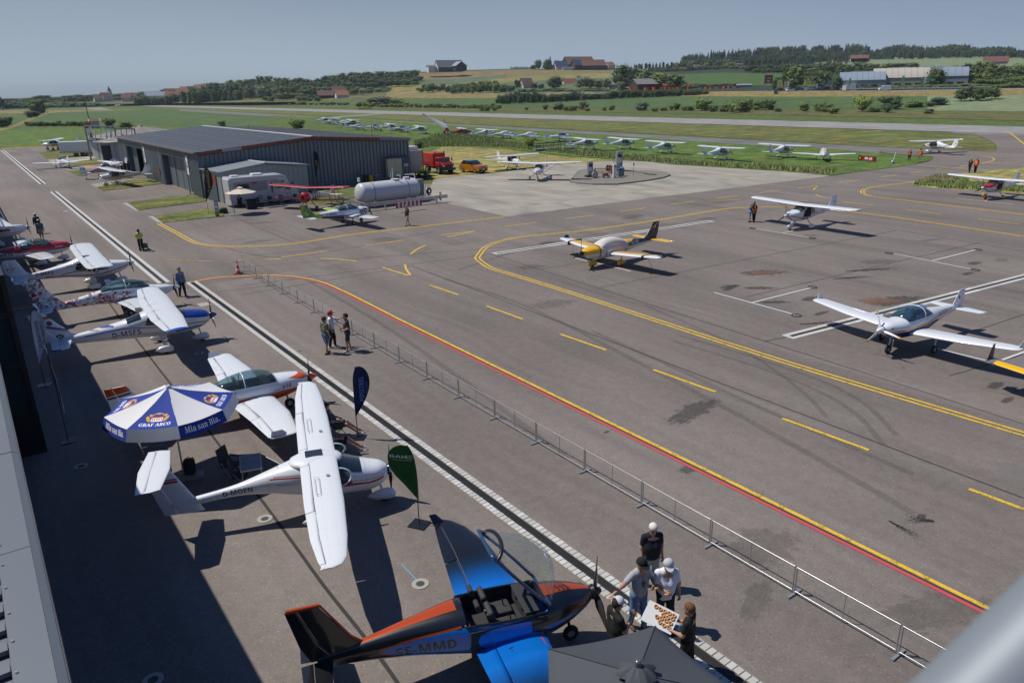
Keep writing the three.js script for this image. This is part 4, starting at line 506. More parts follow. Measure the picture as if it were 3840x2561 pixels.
function hall(label,x,y,dist,w,dp,e,r,rm,wm){const b=pt(x,y,dist),az=Math.atan2(-b.x,-b.z);b.y-=.3;const t=thing('commercial_hall',label,'hall',b.toArray(),az+.06);mesh('wall',box(w,e,dp,0,e/2,0),wm,t);const n=Math.round(w/3),R=(dp*dp/4+(r-e)**2)/2/(r-e),th=Math.asin(dp/2/R);const g=new THREE.CylinderGeometry(R+.2,R+.2,w/n-.12,14,1,false,-th,2*th).rotateZ(Math.PI/2).rotateX(0);
const s=new THREE.Shape();for(let i=0;i<=12;i++){const a=-th+2*th*i/12;(i?s.lineTo:s.moveTo).call(s,Math.sin(a)*(R+.3),Math.cos(a)*(R+.3)-R+r);}for(let i=12;i>=0;i--){const a=-th+2*th*i/12;s.lineTo(Math.sin(a)*R,Math.cos(a)*R-R+r-.1);}
const gs=new THREE.ExtrudeGeometry(s,{depth:w/n-.1,bevelEnabled:false}).rotateY(Math.PI/2);for(let i=0;i<n;i++){const q=mesh('roof_sheet',gs,rm,t);q.position.x=-w/2+i*w/n;}for(const q of[-1,1])mesh('gable',(()=>{const s2=new THREE.Shape();s2.moveTo(-dp/2,e-.1);for(let i=0;i<=12;i++){const a=-th+2*th*i/12;s2.lineTo(Math.sin(a)*R,Math.cos(a)*R-R+r-.12);}s2.lineTo(dp/2,e-.1);return new THREE.ExtrudeGeometry(s2,{depth:.2,bevelEnabled:false}).rotateY(Math.PI/2).translate(q*(w/2-.15)-.1,0,0);})(),wm,t);
for(let i=0;i<Math.round(w/5);i++)mesh('window',box(3,1.2,.1,-w/2+2.5+i*5,e*.45,dp/2+.05),winM,t);mesh('skylight',box(w*.5,.5,1.6,0,r+.3,0),whiteP,t);return t;}
const hw=mat(lin(.33,.34,.35),.7);hall('grey arched commercial hall left of the beige one behind the highway',3228,335,480,23,20,5,9.2,rBl,hw);hall('beige arched commercial hall between two grey ones',3372,333,490,28,20,6,11,mat(lin(.45,.41,.35),.7),beige);hall('grey arched hall at the right behind the dark reddish tree',3560,328,490,16,16,6,10.5,rBl,hw);
mesh('entrance',box(6,3,3,-6,1.5,11),whiteP,scene.children[scene.children.length-3]);
house('long red roof on the wooded hill above the halls',3222,229,880,16,8,3.2,6,.1,wood,rRed,{gable:wHouse,name:'farmhouse',cat:'house'});house('dark red roof among trees at the far right hill',3735,238,800,17,10,2,6,.1,wHouse,mat(lin(.17,.075,.065),.85),{name:'farmhouse',cat:'house'});
house('blue solar roof hidden in trees above the halls',3505,286,640,14,8,4,7,.1,wHouse,mat(lin(.16,.2,.3),.4),{name:'farmhouse',cat:'house'});
house('grey blue shed with blue load behind the orange trucks',2790,336,570,9,5,3.4,4,.1,hw,rBl,{name:'shed',cat:'shed'});
{const t=thing('guard_rail','long white guard rail along the highway beyond the hedge','guard rail');const a=[],g=(x)=>{const p=cB(x);return v3(p.x,p.y,p.z);};for(let x=1880;x<2480;x+=30)a.push(plank(g(x).add(v3(0,.75,0)),g(x+30).add(v3(0,.75,0)),.12,.4));mesh('rail',a,whiteP,t);for(let x=1880;x<2480;x+=12)mesh('post',box(.25,.9,.25,g(x).x,g(x).y+.4,g(x).z),whiteP,t);
const t2=thing('guard_rail','grey guard rail along the highway right of the white van','guard rail');const b=[];const g2=(x)=>{const p=cB2(x);return v3(p.x,p.y+.2,p.z);};for(let x=3150;x<3720;x+=30)b.push(plank(g2(x).add(v3(0,.8,0)),g2(x+30).add(v3(0,.8,0)),.12,.5));mesh('rail',b,gutM,t2);for(let x=3150;x<3720;x+=15)mesh('post',box(.2,.9,.2,g2(x).x,g2(x).y+.4,g2(x).z),gutM,t2);}
{const b=pt(2880,338,470),t=thing('sign_board','tall brown sign board on posts beside the car park','sign',b.toArray(),Math.atan2(-b.x,-b.z));for(const s of[-1,1])mesh('post',box(.5,8,.5,s*2,4,0),gutM,t);const c=tex(canvas(128,128,(x)=>{x.fillStyle='#5a2a28';x.fillRect(0,0,128,128);x.strokeStyle='#d8c9b8';x.lineWidth=5;x.beginPath();x.moveTo(30,62);x.bezierCurveTo(36,26,60,38,64,52);x.bezierCurveTo(70,30,100,30,98,62);x.stroke();x.fillStyle='#d8c9b8';x.font='bold 12px sans-serif';x.fillRect(36,84,58,7);x.fillRect(44,100,42,6);}));mesh('board',box(4.2,4.4,.3,0,5.8,.3),new THREE.MeshStandardMaterial({map:c,roughness:.7}),t);mesh('top_rail',box(5,.3,.5,0,8.1,0),gutM,t);}
[[2912,305,'yel','pale yellow flag, leftmost of the row by the sign board'],[2926,303,'yel','yellow flag, second in the row by the sign board'],[2940,303,'tan','beige flag, third in the row by the sign board'],[2951,303,'whi','white flag at the right of the row by the sign board'],[3013,295,'byel','yellow flag with dark red top before the light tree'],[3086,298,'teal','teal flag, left of three by the parked cars'],[3102,296,'teal','teal flag, middle of three by the parked cars'],[3119,292,'teal','teal flag, right of three by the parked cars'],[3182,293,'green','bright green flag at the left grey hall'],[3380,283,'green','bright green flag before the beige hall'],[3059,314,'pale','pale green flag standing among the parked cars'],[3452,288,'teal','teal banner, left of three at the beige hall end'],[3463,287,'pale','white banner in the middle of three at the beige hall end'],[3476,287,'teal','teal banner, right of three at the beige hall end']].forEach(([x,yt,c,l])=>{const d=462,b=groundD(x,d),H=pt(x,yt,d).y-b.y;const t=thing('flag',l,'flag',b.toArray(),Math.atan2(-b.x,-b.z));mesh('pole',rod([0,0,0],[0,H,0],.07),gutM,t);const C={yel:[.6,.42,.06],tan:[.5,.4,.25],whi:[.6,.58,.5],byel:[.65,.45,.03],teal:[.04,.2,.2],green:[.04,.4,.1],pale:[.35,.5,.45]}[c];mesh('cloth',new THREE.BoxGeometry(.9,H*.55,.04,3,5,1).translate(.5,H*.7,0),mat(lin(...C),.8),t);if(c==='byel')mesh('cloth_top',box(.92,H*.12,.06,.5,H*.97,0),mat(lin(.2,.02,.02),.8),t);});
// ---------- aircraft ----------
const WH='#dfe2e6',whiteA=mat(new THREE.Color(WH),.32,{clearcoat:.6,clearcoatRoughness:.12}),tyreM=mat(lin(.018,.018,.019),.85),hubM=mat(lin(.45,.45,.46),.4,{metalness:.6}),blackG=mat(lin(.012,.013,.015),.3),glassT=new THREE.MeshPhysicalMaterial({color:lin(.42,.55,.58),transmission:.92,roughness:.03,thickness:0,ior:1.45}),glassC=new THREE.MeshPhysicalMaterial({color:lin(.85,.9,.9),transmission:.97,roughness:.02,thickness:0,ior:1.45}),glassK=mat(lin(.018,.026,.03),.06,{clearcoat:1,clearcoatRoughness:.04}),seatM=mat(lin(.03,.03,.033),.8),gapM=mat(lin(.3,.31,.32),.6),legM=mat(lin(.55,.56,.57),.4);
const spow=(v,e)=>Math.sign(v)*Math.pow(Math.abs(v),e);
function Fus(st){
st=st.slice().sort((a,b)=>a[0]-b[0]);
return(x)=>{let i=0;while(i<st.length-2&&x>st[i+1][0])i++;const p1=st[i],p2=st[i+1],p0=st[Math.max(0,i-1)],p3=st[Math.min(st.length-1,i+2)],t=clamp((x-p1[0])/(p2[0]-p1[0]),0,1);const o=[x];
for(let k=1;k<6;k++){const f=(p,d)=>p[k]??d;const a=f(p1,2.3),b=f(p2,2.3);if(k===5){o[k]=lerp(a,b,t);continue;}const h=p2[0]-p1[0],m1=p1===p0?(b-a):(b-f(p0))/(p2[0]-p0[0])*h,m2=p2===p3?(b-a):(f(p3)-a)/(p3[0]-p1[0])*h;const t2=t*t,t3=t2*t;o[k]=(2*t3-3*t2+1)*a+(t3-2*t2+t)*m1+(-2*t3+3*t2)*b+(t3-t2)*m2;if(k>1)o[k]=Math.max(.01,o[k]);}return o;};
}
const ringPt=(s,th,off=0)=>{const c=Math.cos(th),q=Math.sin(th),e=2/s[5];return v3(s[0],s[1]+(c>=0?s[3]+off:s[4]+off)*spow(c,e),(s[2]+off)*spow(q,e));};
function gridGeo(P,uvf,flip){const pos=[],uv=[],nu=P.length-1,nv=P[0].length-1,idx=[];for(const r of P)for(const p of r){pos.push(p.x,p.y,p.z);const t=uvf?uvf(p):[0,0];uv.push(t[0],t[1]);}for(let i=0;i<nu;i++)for(let j=0;j<nv;j++){const a=i*(nv+1)+j,b=a+nv+1;if(P.skip&&P.skip(i,j))continue;flip?idx.push(a,a+1,b,b,a+1,b+1):idx.push(a,b,a+1,b,b+1,a+1);}const g=new THREE.BufferGeometry();g.setAttribute('position',new THREE.BufferAttribute(new Float32Array(pos),3));g.setAttribute('uv',new THREE.BufferAttribute(new Float32Array(uv),2));g.setIndex(idx);g.computeVertexNormals();return g;}
function livery(o,w=1024,base=WH){
const s=w/(o.x1-o.x0),hh=Math.round((o.y1-o.y0)*s);
const c=canvas(w,hh*2,(x)=>{x.fillStyle=base;x.fillRect(0,0,w,hh*2);
for(const port of[true,false]){x.save();x.translate(0,port?0:hh);x.beginPath();x.rect(0,0,w,hh);x.clip();const X=(a)=>(a-o.x0)*s,Y=(b)=>(o.y1-b)*s;x.lineJoin='round';
const L={ctx:x,s,X,Y,port,poly(p,col){x.fillStyle=col;x.beginPath();p.forEach((q,i)=>x[i?'lineTo':'moveTo'](X(q[0]),Y(q[1])));x.closePath();x.fill();},line(p,wd,col){x.strokeStyle=col;x.lineWidth=wd*s;x.beginPath();x.moveTo(X(p[0][0]),Y(p[0][1]));for(let i=1;i<p.length-1;i++)x.quadraticCurveTo(X(p[i][0]),Y(p[i][1]),X((p[i][0]+(i===p.length-2?p[i+1][0]:p[i+1][0]))/2+(i===p.length-2?p[i+1][0]/2-p[i][0]/2:0)),Y((p[i][1]+p[i+1][1])/2+(i===p.length-2?p[i+1][1]/2-p[i][1]/2:0)));if(p.length===2)x.lineTo(X(p[1][0]),Y(p[1][1]));x.stroke();},text(t,tx,ty,size,col,font='bold',rot=0,fam='sans-serif'){x.save();x.translate(X(tx),Y(ty));if(port)x.scale(-1,1);x.rotate(rot);x.fillStyle=col;x.font=font+' '+Math.round(size*s)+'px '+fam;x.textAlign='center';x.textBaseline='middle';x.fillText(t,0,0);x.restore();},rect(a,b,cc,d,col){x.fillStyle=col;x.fillRect(X(Math.min(a,cc)),Y(Math.max(b,d)),Math.abs(cc-a)*s,Math.abs(d-b)*s);}};
o.draw&&o.draw(L);if(w>=1024){x.strokeStyle='rgba(50,55,62,.4)';x.lineWidth=1.3;const V=(a,b,c)=>{x.beginPath();x.moveTo(X(a),Y(b));x.lineTo(X(a),Y(c));x.stroke();},q=o.y0;V(1.05,q+.1,1.7);V(-1.25,q+.1,1.7);V(-2.6,q+.1,1.6);x.beginPath();x.moveTo(X(1.05),Y(1.02));x.lineTo(X(2.1),Y(1.06));x.stroke();x.strokeRect(X(-1.9),Y(.98),.22*s,.16*s);x.fillStyle='rgba(50,55,62,.55)';for(let i=0;i<9;i++){x.fillRect(X(1.1),Y(.8+i*.07),2,2);x.fillRect(X(1.12+i*.11),Y(1.04+i*.004)-5,2,2);}x.fillRect(X(.2),Y(.95),.1*s,.05*s);}x.restore();}});
const t=tex(c);t.wrapS=t.wrapT=THREE.ClampToEdgeWrapping;
const m=new THREE.MeshPhysicalMaterial({map:t,roughness:.32,clearcoat:o.coat??.6,clearcoatRoughness:.12,metalness:o.metal??0});
const uv=(p)=>{const u=(p.x-o.x0)/(o.x1-o.x0),v=(p.y-o.y0)/(o.y1-o.y0),port=p.side?p.side<0:p.z<0;return[u,clamp(v,.003,.997)*.5+(port?.5:0)];};
return{m,uv};
}
const noLiv={m:whiteA,uv:null};
function fusGeo(S,xa,xb,liv,n=44,m=14,hole){const parts=[];for(const side of[1,-1]){const P=[];for(let i=0;i<=n;i++){const x=lerp(xa,xb,i/n),s=S(x),r=[];for(let j=0;j<=m;j++){const p=ringPt(s,side*Math.PI*j/m);p.side=side;r.push(p);}P.push(r);}
if(hole)P.skip=(i,j)=>{const x=lerp(xa,xb,(i+.5)/n);return x>hole[0]&&x<hole[1]&&(j+1)/m*Math.PI<=hole[2]+.01;};
parts.push(gridGeo(P,liv.uv,side<0));}
for(const[x,f]of[[xa,0],[xb,1]]){const s=S(x),sh=[];for(let j=0;j<24;j++){const p=ringPt(s,j/24*6.283);sh.push(p);}const pos=[],uv=[];for(let j=0;j<24;j++)for(const p of f?[sh[j],sh[(j+1)%24],v3(x,s[1],0)]:[sh[(j+1)%24],sh[j],v3(x,s[1],0)]){pos.push(p.x,p.y,p.z);const t=liv.uv?liv.uv(p):[0,0];uv.push(...t);}const g=new THREE.BufferGeometry();g.setAttribute('position',new THREE.BufferAttribute(new Float32Array(pos),3));g.setAttribute('uv',new THREE.BufferAttribute(new Float32Array(uv),2));g.computeVertexNormals();parts.push(g);}
return merge(parts);}
const patchGeo=(S,xa,xb,ta,tb,off,n=10,m=8)=>{const P=[];for(let i=0;i<=n;i++){const x=lerp(xa,xb,i/n),s=S(x),r=[];const A=Array.isArray(ta)?lerp(ta[0],ta[1],i/n):ta,B=Array.isArray(tb)?lerp(tb[0],tb[1],i/n):tb;for(let j=0;j<=m;j++)r.push(ringPt(s,lerp(A,B,j/m),off));P.push(r);}return gridGeo(P);};
const winGeo=(S,lo,up,side,off=.006)=>{const n=10,m=4,P=[],f=(a,t)=>{const k=t*(a.length-1),i=Math.min(a.length-2,Math.floor(k));return[lerp(a[i][0],a[i+1][0],k-i),lerp(a[i][1],a[i+1][1],k-i)];};for(let i=0;i<=n;i++){const r=[],A=f(lo,i/n),B=f(up,i/n);for(let j=0;j<=m;j++){const x=lerp(A[0],B[0],j/m),y=lerp(A[1],B[1],j/m),s=S(x),h=y>=s[1]?s[3]:s[4],c=Math.min(.995,Math.abs(y-s[1])/h);r.push(v3(x,y,side*(s[2]*Math.pow(1-Math.pow(c,s[5]),1/s[5])+off)));}P.push(r);}return gridGeo(P,null,side<0);};
const foil=(c,t)=>5*t*(.2969*Math.sqrt(c)-.126*c-.3516*c*c+.2843*c**3-.1015*c**4);
function wingGeo(secs,side=1,c0=0,c1=1,o={}){
const N=o.n??9,cs=[],P=[];for(let i=0;i<=N;i++){const k=i/N;cs.push(lerp(c0,c1,c0<.01?k*k*(1.6-.6*k):k));}
for(const s of secs){const r=[],add=(c,up)=>{const cam=(o.camber??.02)*4*c*(1-c),y=up*foil(c,s[4])+(o.vertical?0:cam),x=s[1]-c*s[2];const p=o.vertical?v3(x,s[0],y*s[2]):v3(x,s[3]+y*s[2],side*s[0]);p.c=c;p.sp=s[0];if(o.vertical)p.side=up;r.push(p);};for(let i=N;i>=0;i--)add(cs[i],1);for(let i=c0<.01?1:0;i<=N;i++)add(cs[i],-1);r.push(r[0].clone());r[r.length-1].c=r[0].c;r[r.length-1].sp=r[0].sp;r[r.length-1].side=-1;P.push(r);}
const sp0=secs[0][0],sp1=secs[secs.length-1][0],uvf=o.uv??((p)=>[o.B?p.sp/o.B:(p.sp-sp0)/(sp1-sp0),1-p.c]);
const g=gridGeo(P,uvf,o.vertical?true:side>0),parts=[g];
for(const[k,f]of[[0,0],[P.length-1,1]]){const r=P[k],n=r.length-1,pos=[],uv=[];for(let i=0;i<n/2-1;i++){const a=r[i],b=r[i+1],c=r[n-1-i],d=r[n-i]??r[0];for(const p of[a,b,d,b,c,d]){pos.push(p.x,p.y,p.z);uv.push(...uvf(p));}}const q=new THREE.BufferGeometry();q.setAttribute('position',new THREE.BufferAttribute(new Float32Array(pos),3));q.setAttribute('uv',new THREE.BufferAttribute(new Float32Array(uv),2));q.computeVertexNormals();parts.push(q);}
return merge(parts);
}
const secAt=(secs,z)=>{let i=0;while(i<secs.length-2&&z>secs[i+1][0])i++;const t=(z-secs[i][0])/(secs[i+1][0]-secs[i][0]);return secs[i].map((v,k)=>lerp(v,secs[i+1][k],t));};
const sub=(secs,a,b)=>[secAt(secs,a),...secs.filter((s)=>s[0]>a+.01&&s[0]<b-.01),secAt(secs,b)];
function bladeGeo(R,ch=.13){const P=[];for(let i=0;i<=7;i++){const t=i/7,r=lerp(.07,R,t),c=ch*(t<.25?.55+1.8*t:1.0-.62*(t-.25)/.75),tw=lerp(1.05,.3,t),row=[];for(let k=0;k<=8;k++){const a=k/8*6.283,u=Math.cos(a)*c/2,w=Math.sin(a)*c*(.1+.12*(1-t));row.push(v3(u*Math.sin(tw)*-1+w*Math.cos(tw),r,u*Math.cos(tw)+w*Math.sin(tw)));}P.push(row);}return gridGeo(P);}
const spinGeo=(r,l)=>new THREE.LatheGeometry([[0,l],[r*.3,l*.93],[r*.6,l*.72],[r*.85,l*.4],[r,0],[r,-.03],[0,-.03]].map((p)=>new THREE.Vector2(...p)),18).rotateZ(-Math.PI/2);
const wheelT=(r)=>new THREE.TorusGeometry(r*.68,r*.32,8,20).scale(1,1,1.15),hubT=(r)=>cyl(r*.5,r*.5,r*.5,0,0,0,14,Math.PI/2);
const spatGeo=(L,r)=>{const P=[];for(let i=0;i<=14;i++){const t=i/14,x=L*(.42-t),k=Math.pow(Math.sin(Math.PI*Math.pow(t,.62)),.75),row=[];for(let j=0;j<=12;j++){const a=j/12*6.283,y=Math.cos(a);row.push(v3(x,Math.max(-.62*r,y*r*k)+r*.1*t,Math.sin(a)*r*.62*k));}P.push(row);}return gridGeo(P);};
function gearLeg(t,x,z,y1,z1,x1,o){const r=o.r??.19,g=new THREE.Group();const sp=o.spat;
const leg=mesh('leg',rod([x,r+.04,z],[x1,y1,z1],o.lr??.035,(o.lr??.035)*1.5).scale(1,1,1),o.leg??whiteA,t);
const wl=mesh('wheel',wheelT(r).translate(x,r,z),tyreM,t);mesh('hub',hubT(r).translate(x,r,z),hubM,wl);
if(sp)mesh('wheel_fairing',spatGeo(o.sl??.85,r*1.22).translate(x,r*1.2,z),sp,t);}
const wingWhite=new THREE.MeshPhysicalMaterial({roughness:.32,clearcoat:.6,clearcoatRoughness:.12,map:tex(canvas(1024,256,(x)=>{x.fillStyle=WH;x.fillRect(0,0,1024,256);x.strokeStyle='rgba(70,76,84,.1)';x.lineWidth=1.4;for(const v of[.27,.55]){x.beginPath();x.moveTo(120,256*v);x.lineTo(980,256*v);x.stroke();}for(let i=1;i<7;i++){x.beginPath();x.moveTo(i*146,8);x.lineTo(i*146,250);x.stroke();}x.fillStyle='rgba(70,76,84,.14)';for(let i=0;i<110;i++)for(const v of[.29,.53])x.fillRect(120+i*7.8,256*v,1.5,1.5);const r=rng(8);for(let i=0;i<60;i++){x.fillStyle='rgba(120,112,96,'+.05*r()+')';x.fillRect(r()*1024,r()*256,2+r()*3,10+r()*60);}}))});
function aircraft(o){
const t=thing(o.name??'light_aircraft',o.label,o.cat??'aircraft',[o.x,0,o.z],o.yaw,o.group),S=Fus(o.st),xs=o.st.map((s)=>s[0]),xa=Math.min(...xs),xb=Math.max(...xs),lo=o.lo;
const liv=o.liv?livery(o.liv,o.liv.w??1024,o.liv.base):noLiv,fm=o.fm??liv.m;
const can=o.canopy;
mesh('fuselage',fusGeo(S,xa,xb,liv,lo?22:60,lo?8:18,can&&can.hole?[can.x1+.02,can.x0-.02,can.th??.95]:o.hole),fm,t);
const w=o.wing,secs=w.secs??[[0,w.xm+w.root/2,w.root,w.y,w.t??.13],[w.b*(w.tk??.55),w.xm+w.root/2-(w.sw??0)*.5,lerp(w.root,w.tip,w.tf??.35),w.y+w.dih*.55,w.t??.13],[w.b*.955,w.xm+w.tip/2-(w.sw??0),w.tip,w.y+w.dih*.96,.12],[w.b*.99,w.xm+w.tip/2-.08-(w.sw??0),w.tip*.8,w.y+w.dih,.09],[w.b,w.xm+w.tip*.25-(w.sw??0),w.tip*.45,w.y+w.dih,.05]];
const z0=w.z0??0,bT=secs[secs.length-1][0],wm=w.m??wingWhite,ctl=w.ctl??[.62,.93];
for(const side of[1,-1]){
const sA=sub(secs,z0,bT);
if(lo){mesh('wing',wingGeo(sA,side,0,1,{n:5,B:bT}),wm,t);}
else{const k0=w.flap0??z0+.55;const W0=mesh('wing',[wingGeo(sA,side,0,.74,{B:bT}),wingGeo(sub(secs,z0,k0),side,.735,1,{n:3,B:bT}),wingGeo(sub(secs,bT*ctl[1],bT),side,.735,1,{n:3,B:bT})],wm,t);
mesh('flap',wingGeo(sub(secs,k0+.02,bT*ctl[0]-.015),side,.752,1,{n:3,B:bT}),w.fm??wm,W0);mesh('aileron',wingGeo(sub(secs,bT*ctl[0]+.015,bT*ctl[1]-.02),side,.752,1,{n:3,B:bT}),w.am??wm,W0);
}
if(w.tipm)mesh('wing_tip',wingGeo(sub(secs,bT*(w.tipf??.95),bT).map((s)=>[s[0]+.006,s[1]+.012,s[2]+.024,s[3],s[4]*1.1+.004]),side,0,1,{n:6}),w.tipm,t);
if(w.winglet){const s=secAt(secs,bT*.97),a=[0,.25,.6,1].map((k)=>[s[3]+k*w.winglet,s[1]-.25*s[2]-k*.28,s[2]*lerp(.75,.38,k),0,.1]);const g=wingGeo(a,1,0,1,{vertical:true,n:6});g.rotateX(side*.25).translate(0,-s[3]*(1-Math.cos(.25)),0);const bb=side*(s[0]-.02);g.translate(0,0,bb-side*-0+side*-Math.sin(.25)*s[3]);mesh('winglet',g,w.wlm??wm,t);}
}
const f=o.fin;if(f){const fs=f.secs.map((s)=>[s[0],s[1],s[2],0,s[3]??.09]);mesh('fin',wingGeo(fs,1,0,lo?1:.62,{vertical:true,uv:liv.uv,n:6}),f.m??liv.m,t);if(!lo)mesh('rudder',wingGeo(fs.map((s)=>s.slice()),1,.635,1,{vertical:true,uv:liv.uv,n:4}),f.m??liv.m,t);}
const h=o.stab;if(h)for(const side of[1,-1]){const hs=h.secs??[[h.z0??.05,h.x+h.c/2,h.c,h.y,.09],[h.b*.93,h.x+h.c/2-(h.sw??.12),h.c*.75,h.y+(h.dih??0),.08],[h.b,h.x+h.c*.2-(h.sw??.12),h.c*.45,h.y+(h.dih??0),.05]];const A=mesh('stabilizer',wingGeo(hs,side,0,lo?1:.6,{camber:0,n:5}),h.m??whiteA,t);if(!lo)mesh('elevator',wingGeo(hs,side,.62,1,{camber:0,n:3}),h.em??h.m??whiteA,t);}
const p=o.prop;if(p){const S0=S(xb),y=p.y??S0[1];const hub=mesh('spinner',spinGeo(p.r??.13,p.l??.28).translate(xb+.06,y,0),p.sm??whiteA,t);const n=p.n??3;for(let i=0;i<n;i++){const a=(p.a??0)+i/n*6.283;const b=mesh('propeller_blade',bladeGeo(p.R??.82,p.ch),p.m??blackG,t);b.position.set(xb+.1,y,0);b.rotation.x=a;if(p.tm)mesh('blade_tip',bladeGeo(p.R??.82,p.ch).scale(1.08,.14,1.08).translate(0,(p.R??.82)*.87,0),p.tm,b);}mesh('cowl_ring',cyl(.14,.17,.08,xb+.02,y,0,18,0,Math.PI/2),blackG,t);}
const g=o.gear;if(g){const yb=(x)=>S(x)[1]-S(x)[4]*.8;if(g.nose!==undefined)gearLeg(t,g.nose,0,yb(g.nose-.1),0,g.nose-.12,{r:g.rn??g.r??.17,spat:g.spatN??g.spat,leg:g.leg,lr:.03,sl:g.sl});for(const s of[1,-1])gearLeg(t,g.mx??0,s*g.z,g.wingleg?g.wingleg:yb(-.05),g.wingleg?s*g.z:s*.3,(g.mx??0)-.05,{r:g.r??.19,spat:g.spat,leg:g.leg,lr:g.lr??.035,sl:g.sl});if(g.tail)gearLeg(t,g.tail,0,yb(g.tail+.1),0,g.tail+.25,{r:.1,leg:g.leg});}
if(can){const{x0,x1,h:ch,sill}=can,n=16,m=12,P=[],C=(x,k)=>{const s=S(x),th=can.th??.95,e=ringPt(s,th),u=(x0-x)/(x0-x1),hh=ch*Math.pow(Math.sin(Math.PI*Math.pow(clamp(u,.0,1),can.pk??.8)),.7);const a=lerp(-Math.PI/2,Math.PI/2,k),rise=s[1]+s[3]-e.y;return v3(x,e.y+(rise+hh)*Math.pow(Math.cos(a),.85),e.z*1.01*spow(Math.sin(a),.9));};
for(let i=0;i<=n;i++){const r=[];for(let j=0;j<=m;j++)r.push(C(lerp(x0,x1,i/n),j/m));P.push(r);}
const cp=mesh('canopy',gridGeo(P,null,true),can.m??glassT,t);
for(const s of[0,1]){const c=new THREE.CatmullRomCurve3(P.map((r)=>r[s?m:0].clone()));mesh('canopy_frame',new THREE.TubeGeometry(c,24,can.fr??.018,6),can.fm??liv.m===whiteA?(can.fm??whiteA):(can.fm??whiteA),cp);}
for(const k of can.arch??[]){const i=Math.round(k*n),c=new THREE.CatmullRomCurve3(P[i].map((q)=>q.clone()));mesh('canopy_arch',new THREE.TubeGeometry(c,20,.02,6),can.fm??whiteA,cp);}
interior(t,S,can);}
if(o.wins)for(const wq of o.wins)for(const side of wq.sides??[1,-1])mesh('window',winGeo(S,wq.lo,wq.up,side),wq.m??glassK,t);
for(const q of o.patch??[])mesh(q.name??'windscreen',patchGeo(S,q.xa,q.xb,q.ta,q.tb,q.off??.006),q.m??glassK,t);
if(o.strut)for(const s of[1,-1])for(const dx of o.strut.v?[0,-.55]:[0]){const sc=secAt(secs,bT*o.strut.k);mesh('wing_strut',rod([o.strut.x,o.strut.y,s*.5],[sc[1]-.35*sc[2]+dx,sc[3]-.02,s*sc[0]],.028),o.strut.m??whiteA,t);}
o.extra&&o.extra(t,S,secs,liv);
return t;
}
function interior(t,S,can){const{x0,x1}=can,xm=(x0+x1)/2,s=S(xm),y=s[1],w=s[2];mesh('cockpit_floor',box(x0-x1-.1,.06,w*1.7,xm,y-.12,0),seatM,t);const n=can.tandem?[[.55,0],[-.45,0]]:[[-.05,.26],[-.05,-.26]];
for(const[dx,z]of n){const st=mesh('seat',rbox(.46,.14,.42,.05,xm+dx+.1,y-.02,z),can.sm??seatM,t);mesh('seat_back',rbox(.12,.62,.42,.05,xm+dx-.22,y+.22,z,0,0,.28),can.sm??seatM,st);}
mesh('instrument_panel',rbox(.16,.3,w*1.5,.05,x0-.42,y+.16,0),seatM,t);mesh('glare_shield',rbox(.3,.04,w*1.55,.015,x0-.36,y+.33,0),seatM,t);}
const M2=(c,r=.32,o={})=>mat(new THREE.Color(c),r,{clearcoat:.6,clearcoatRoughness:.12,...o});
const flagText=(L,t,x,y,s,c,f,r)=>L.text(t,x,y,s,c,f,r);
const antenna=(t,x,y,h=.4)=>mesh('antenna',rod([x,y,0],[x-.12,y+h,0],.01,.005),blackG,t);
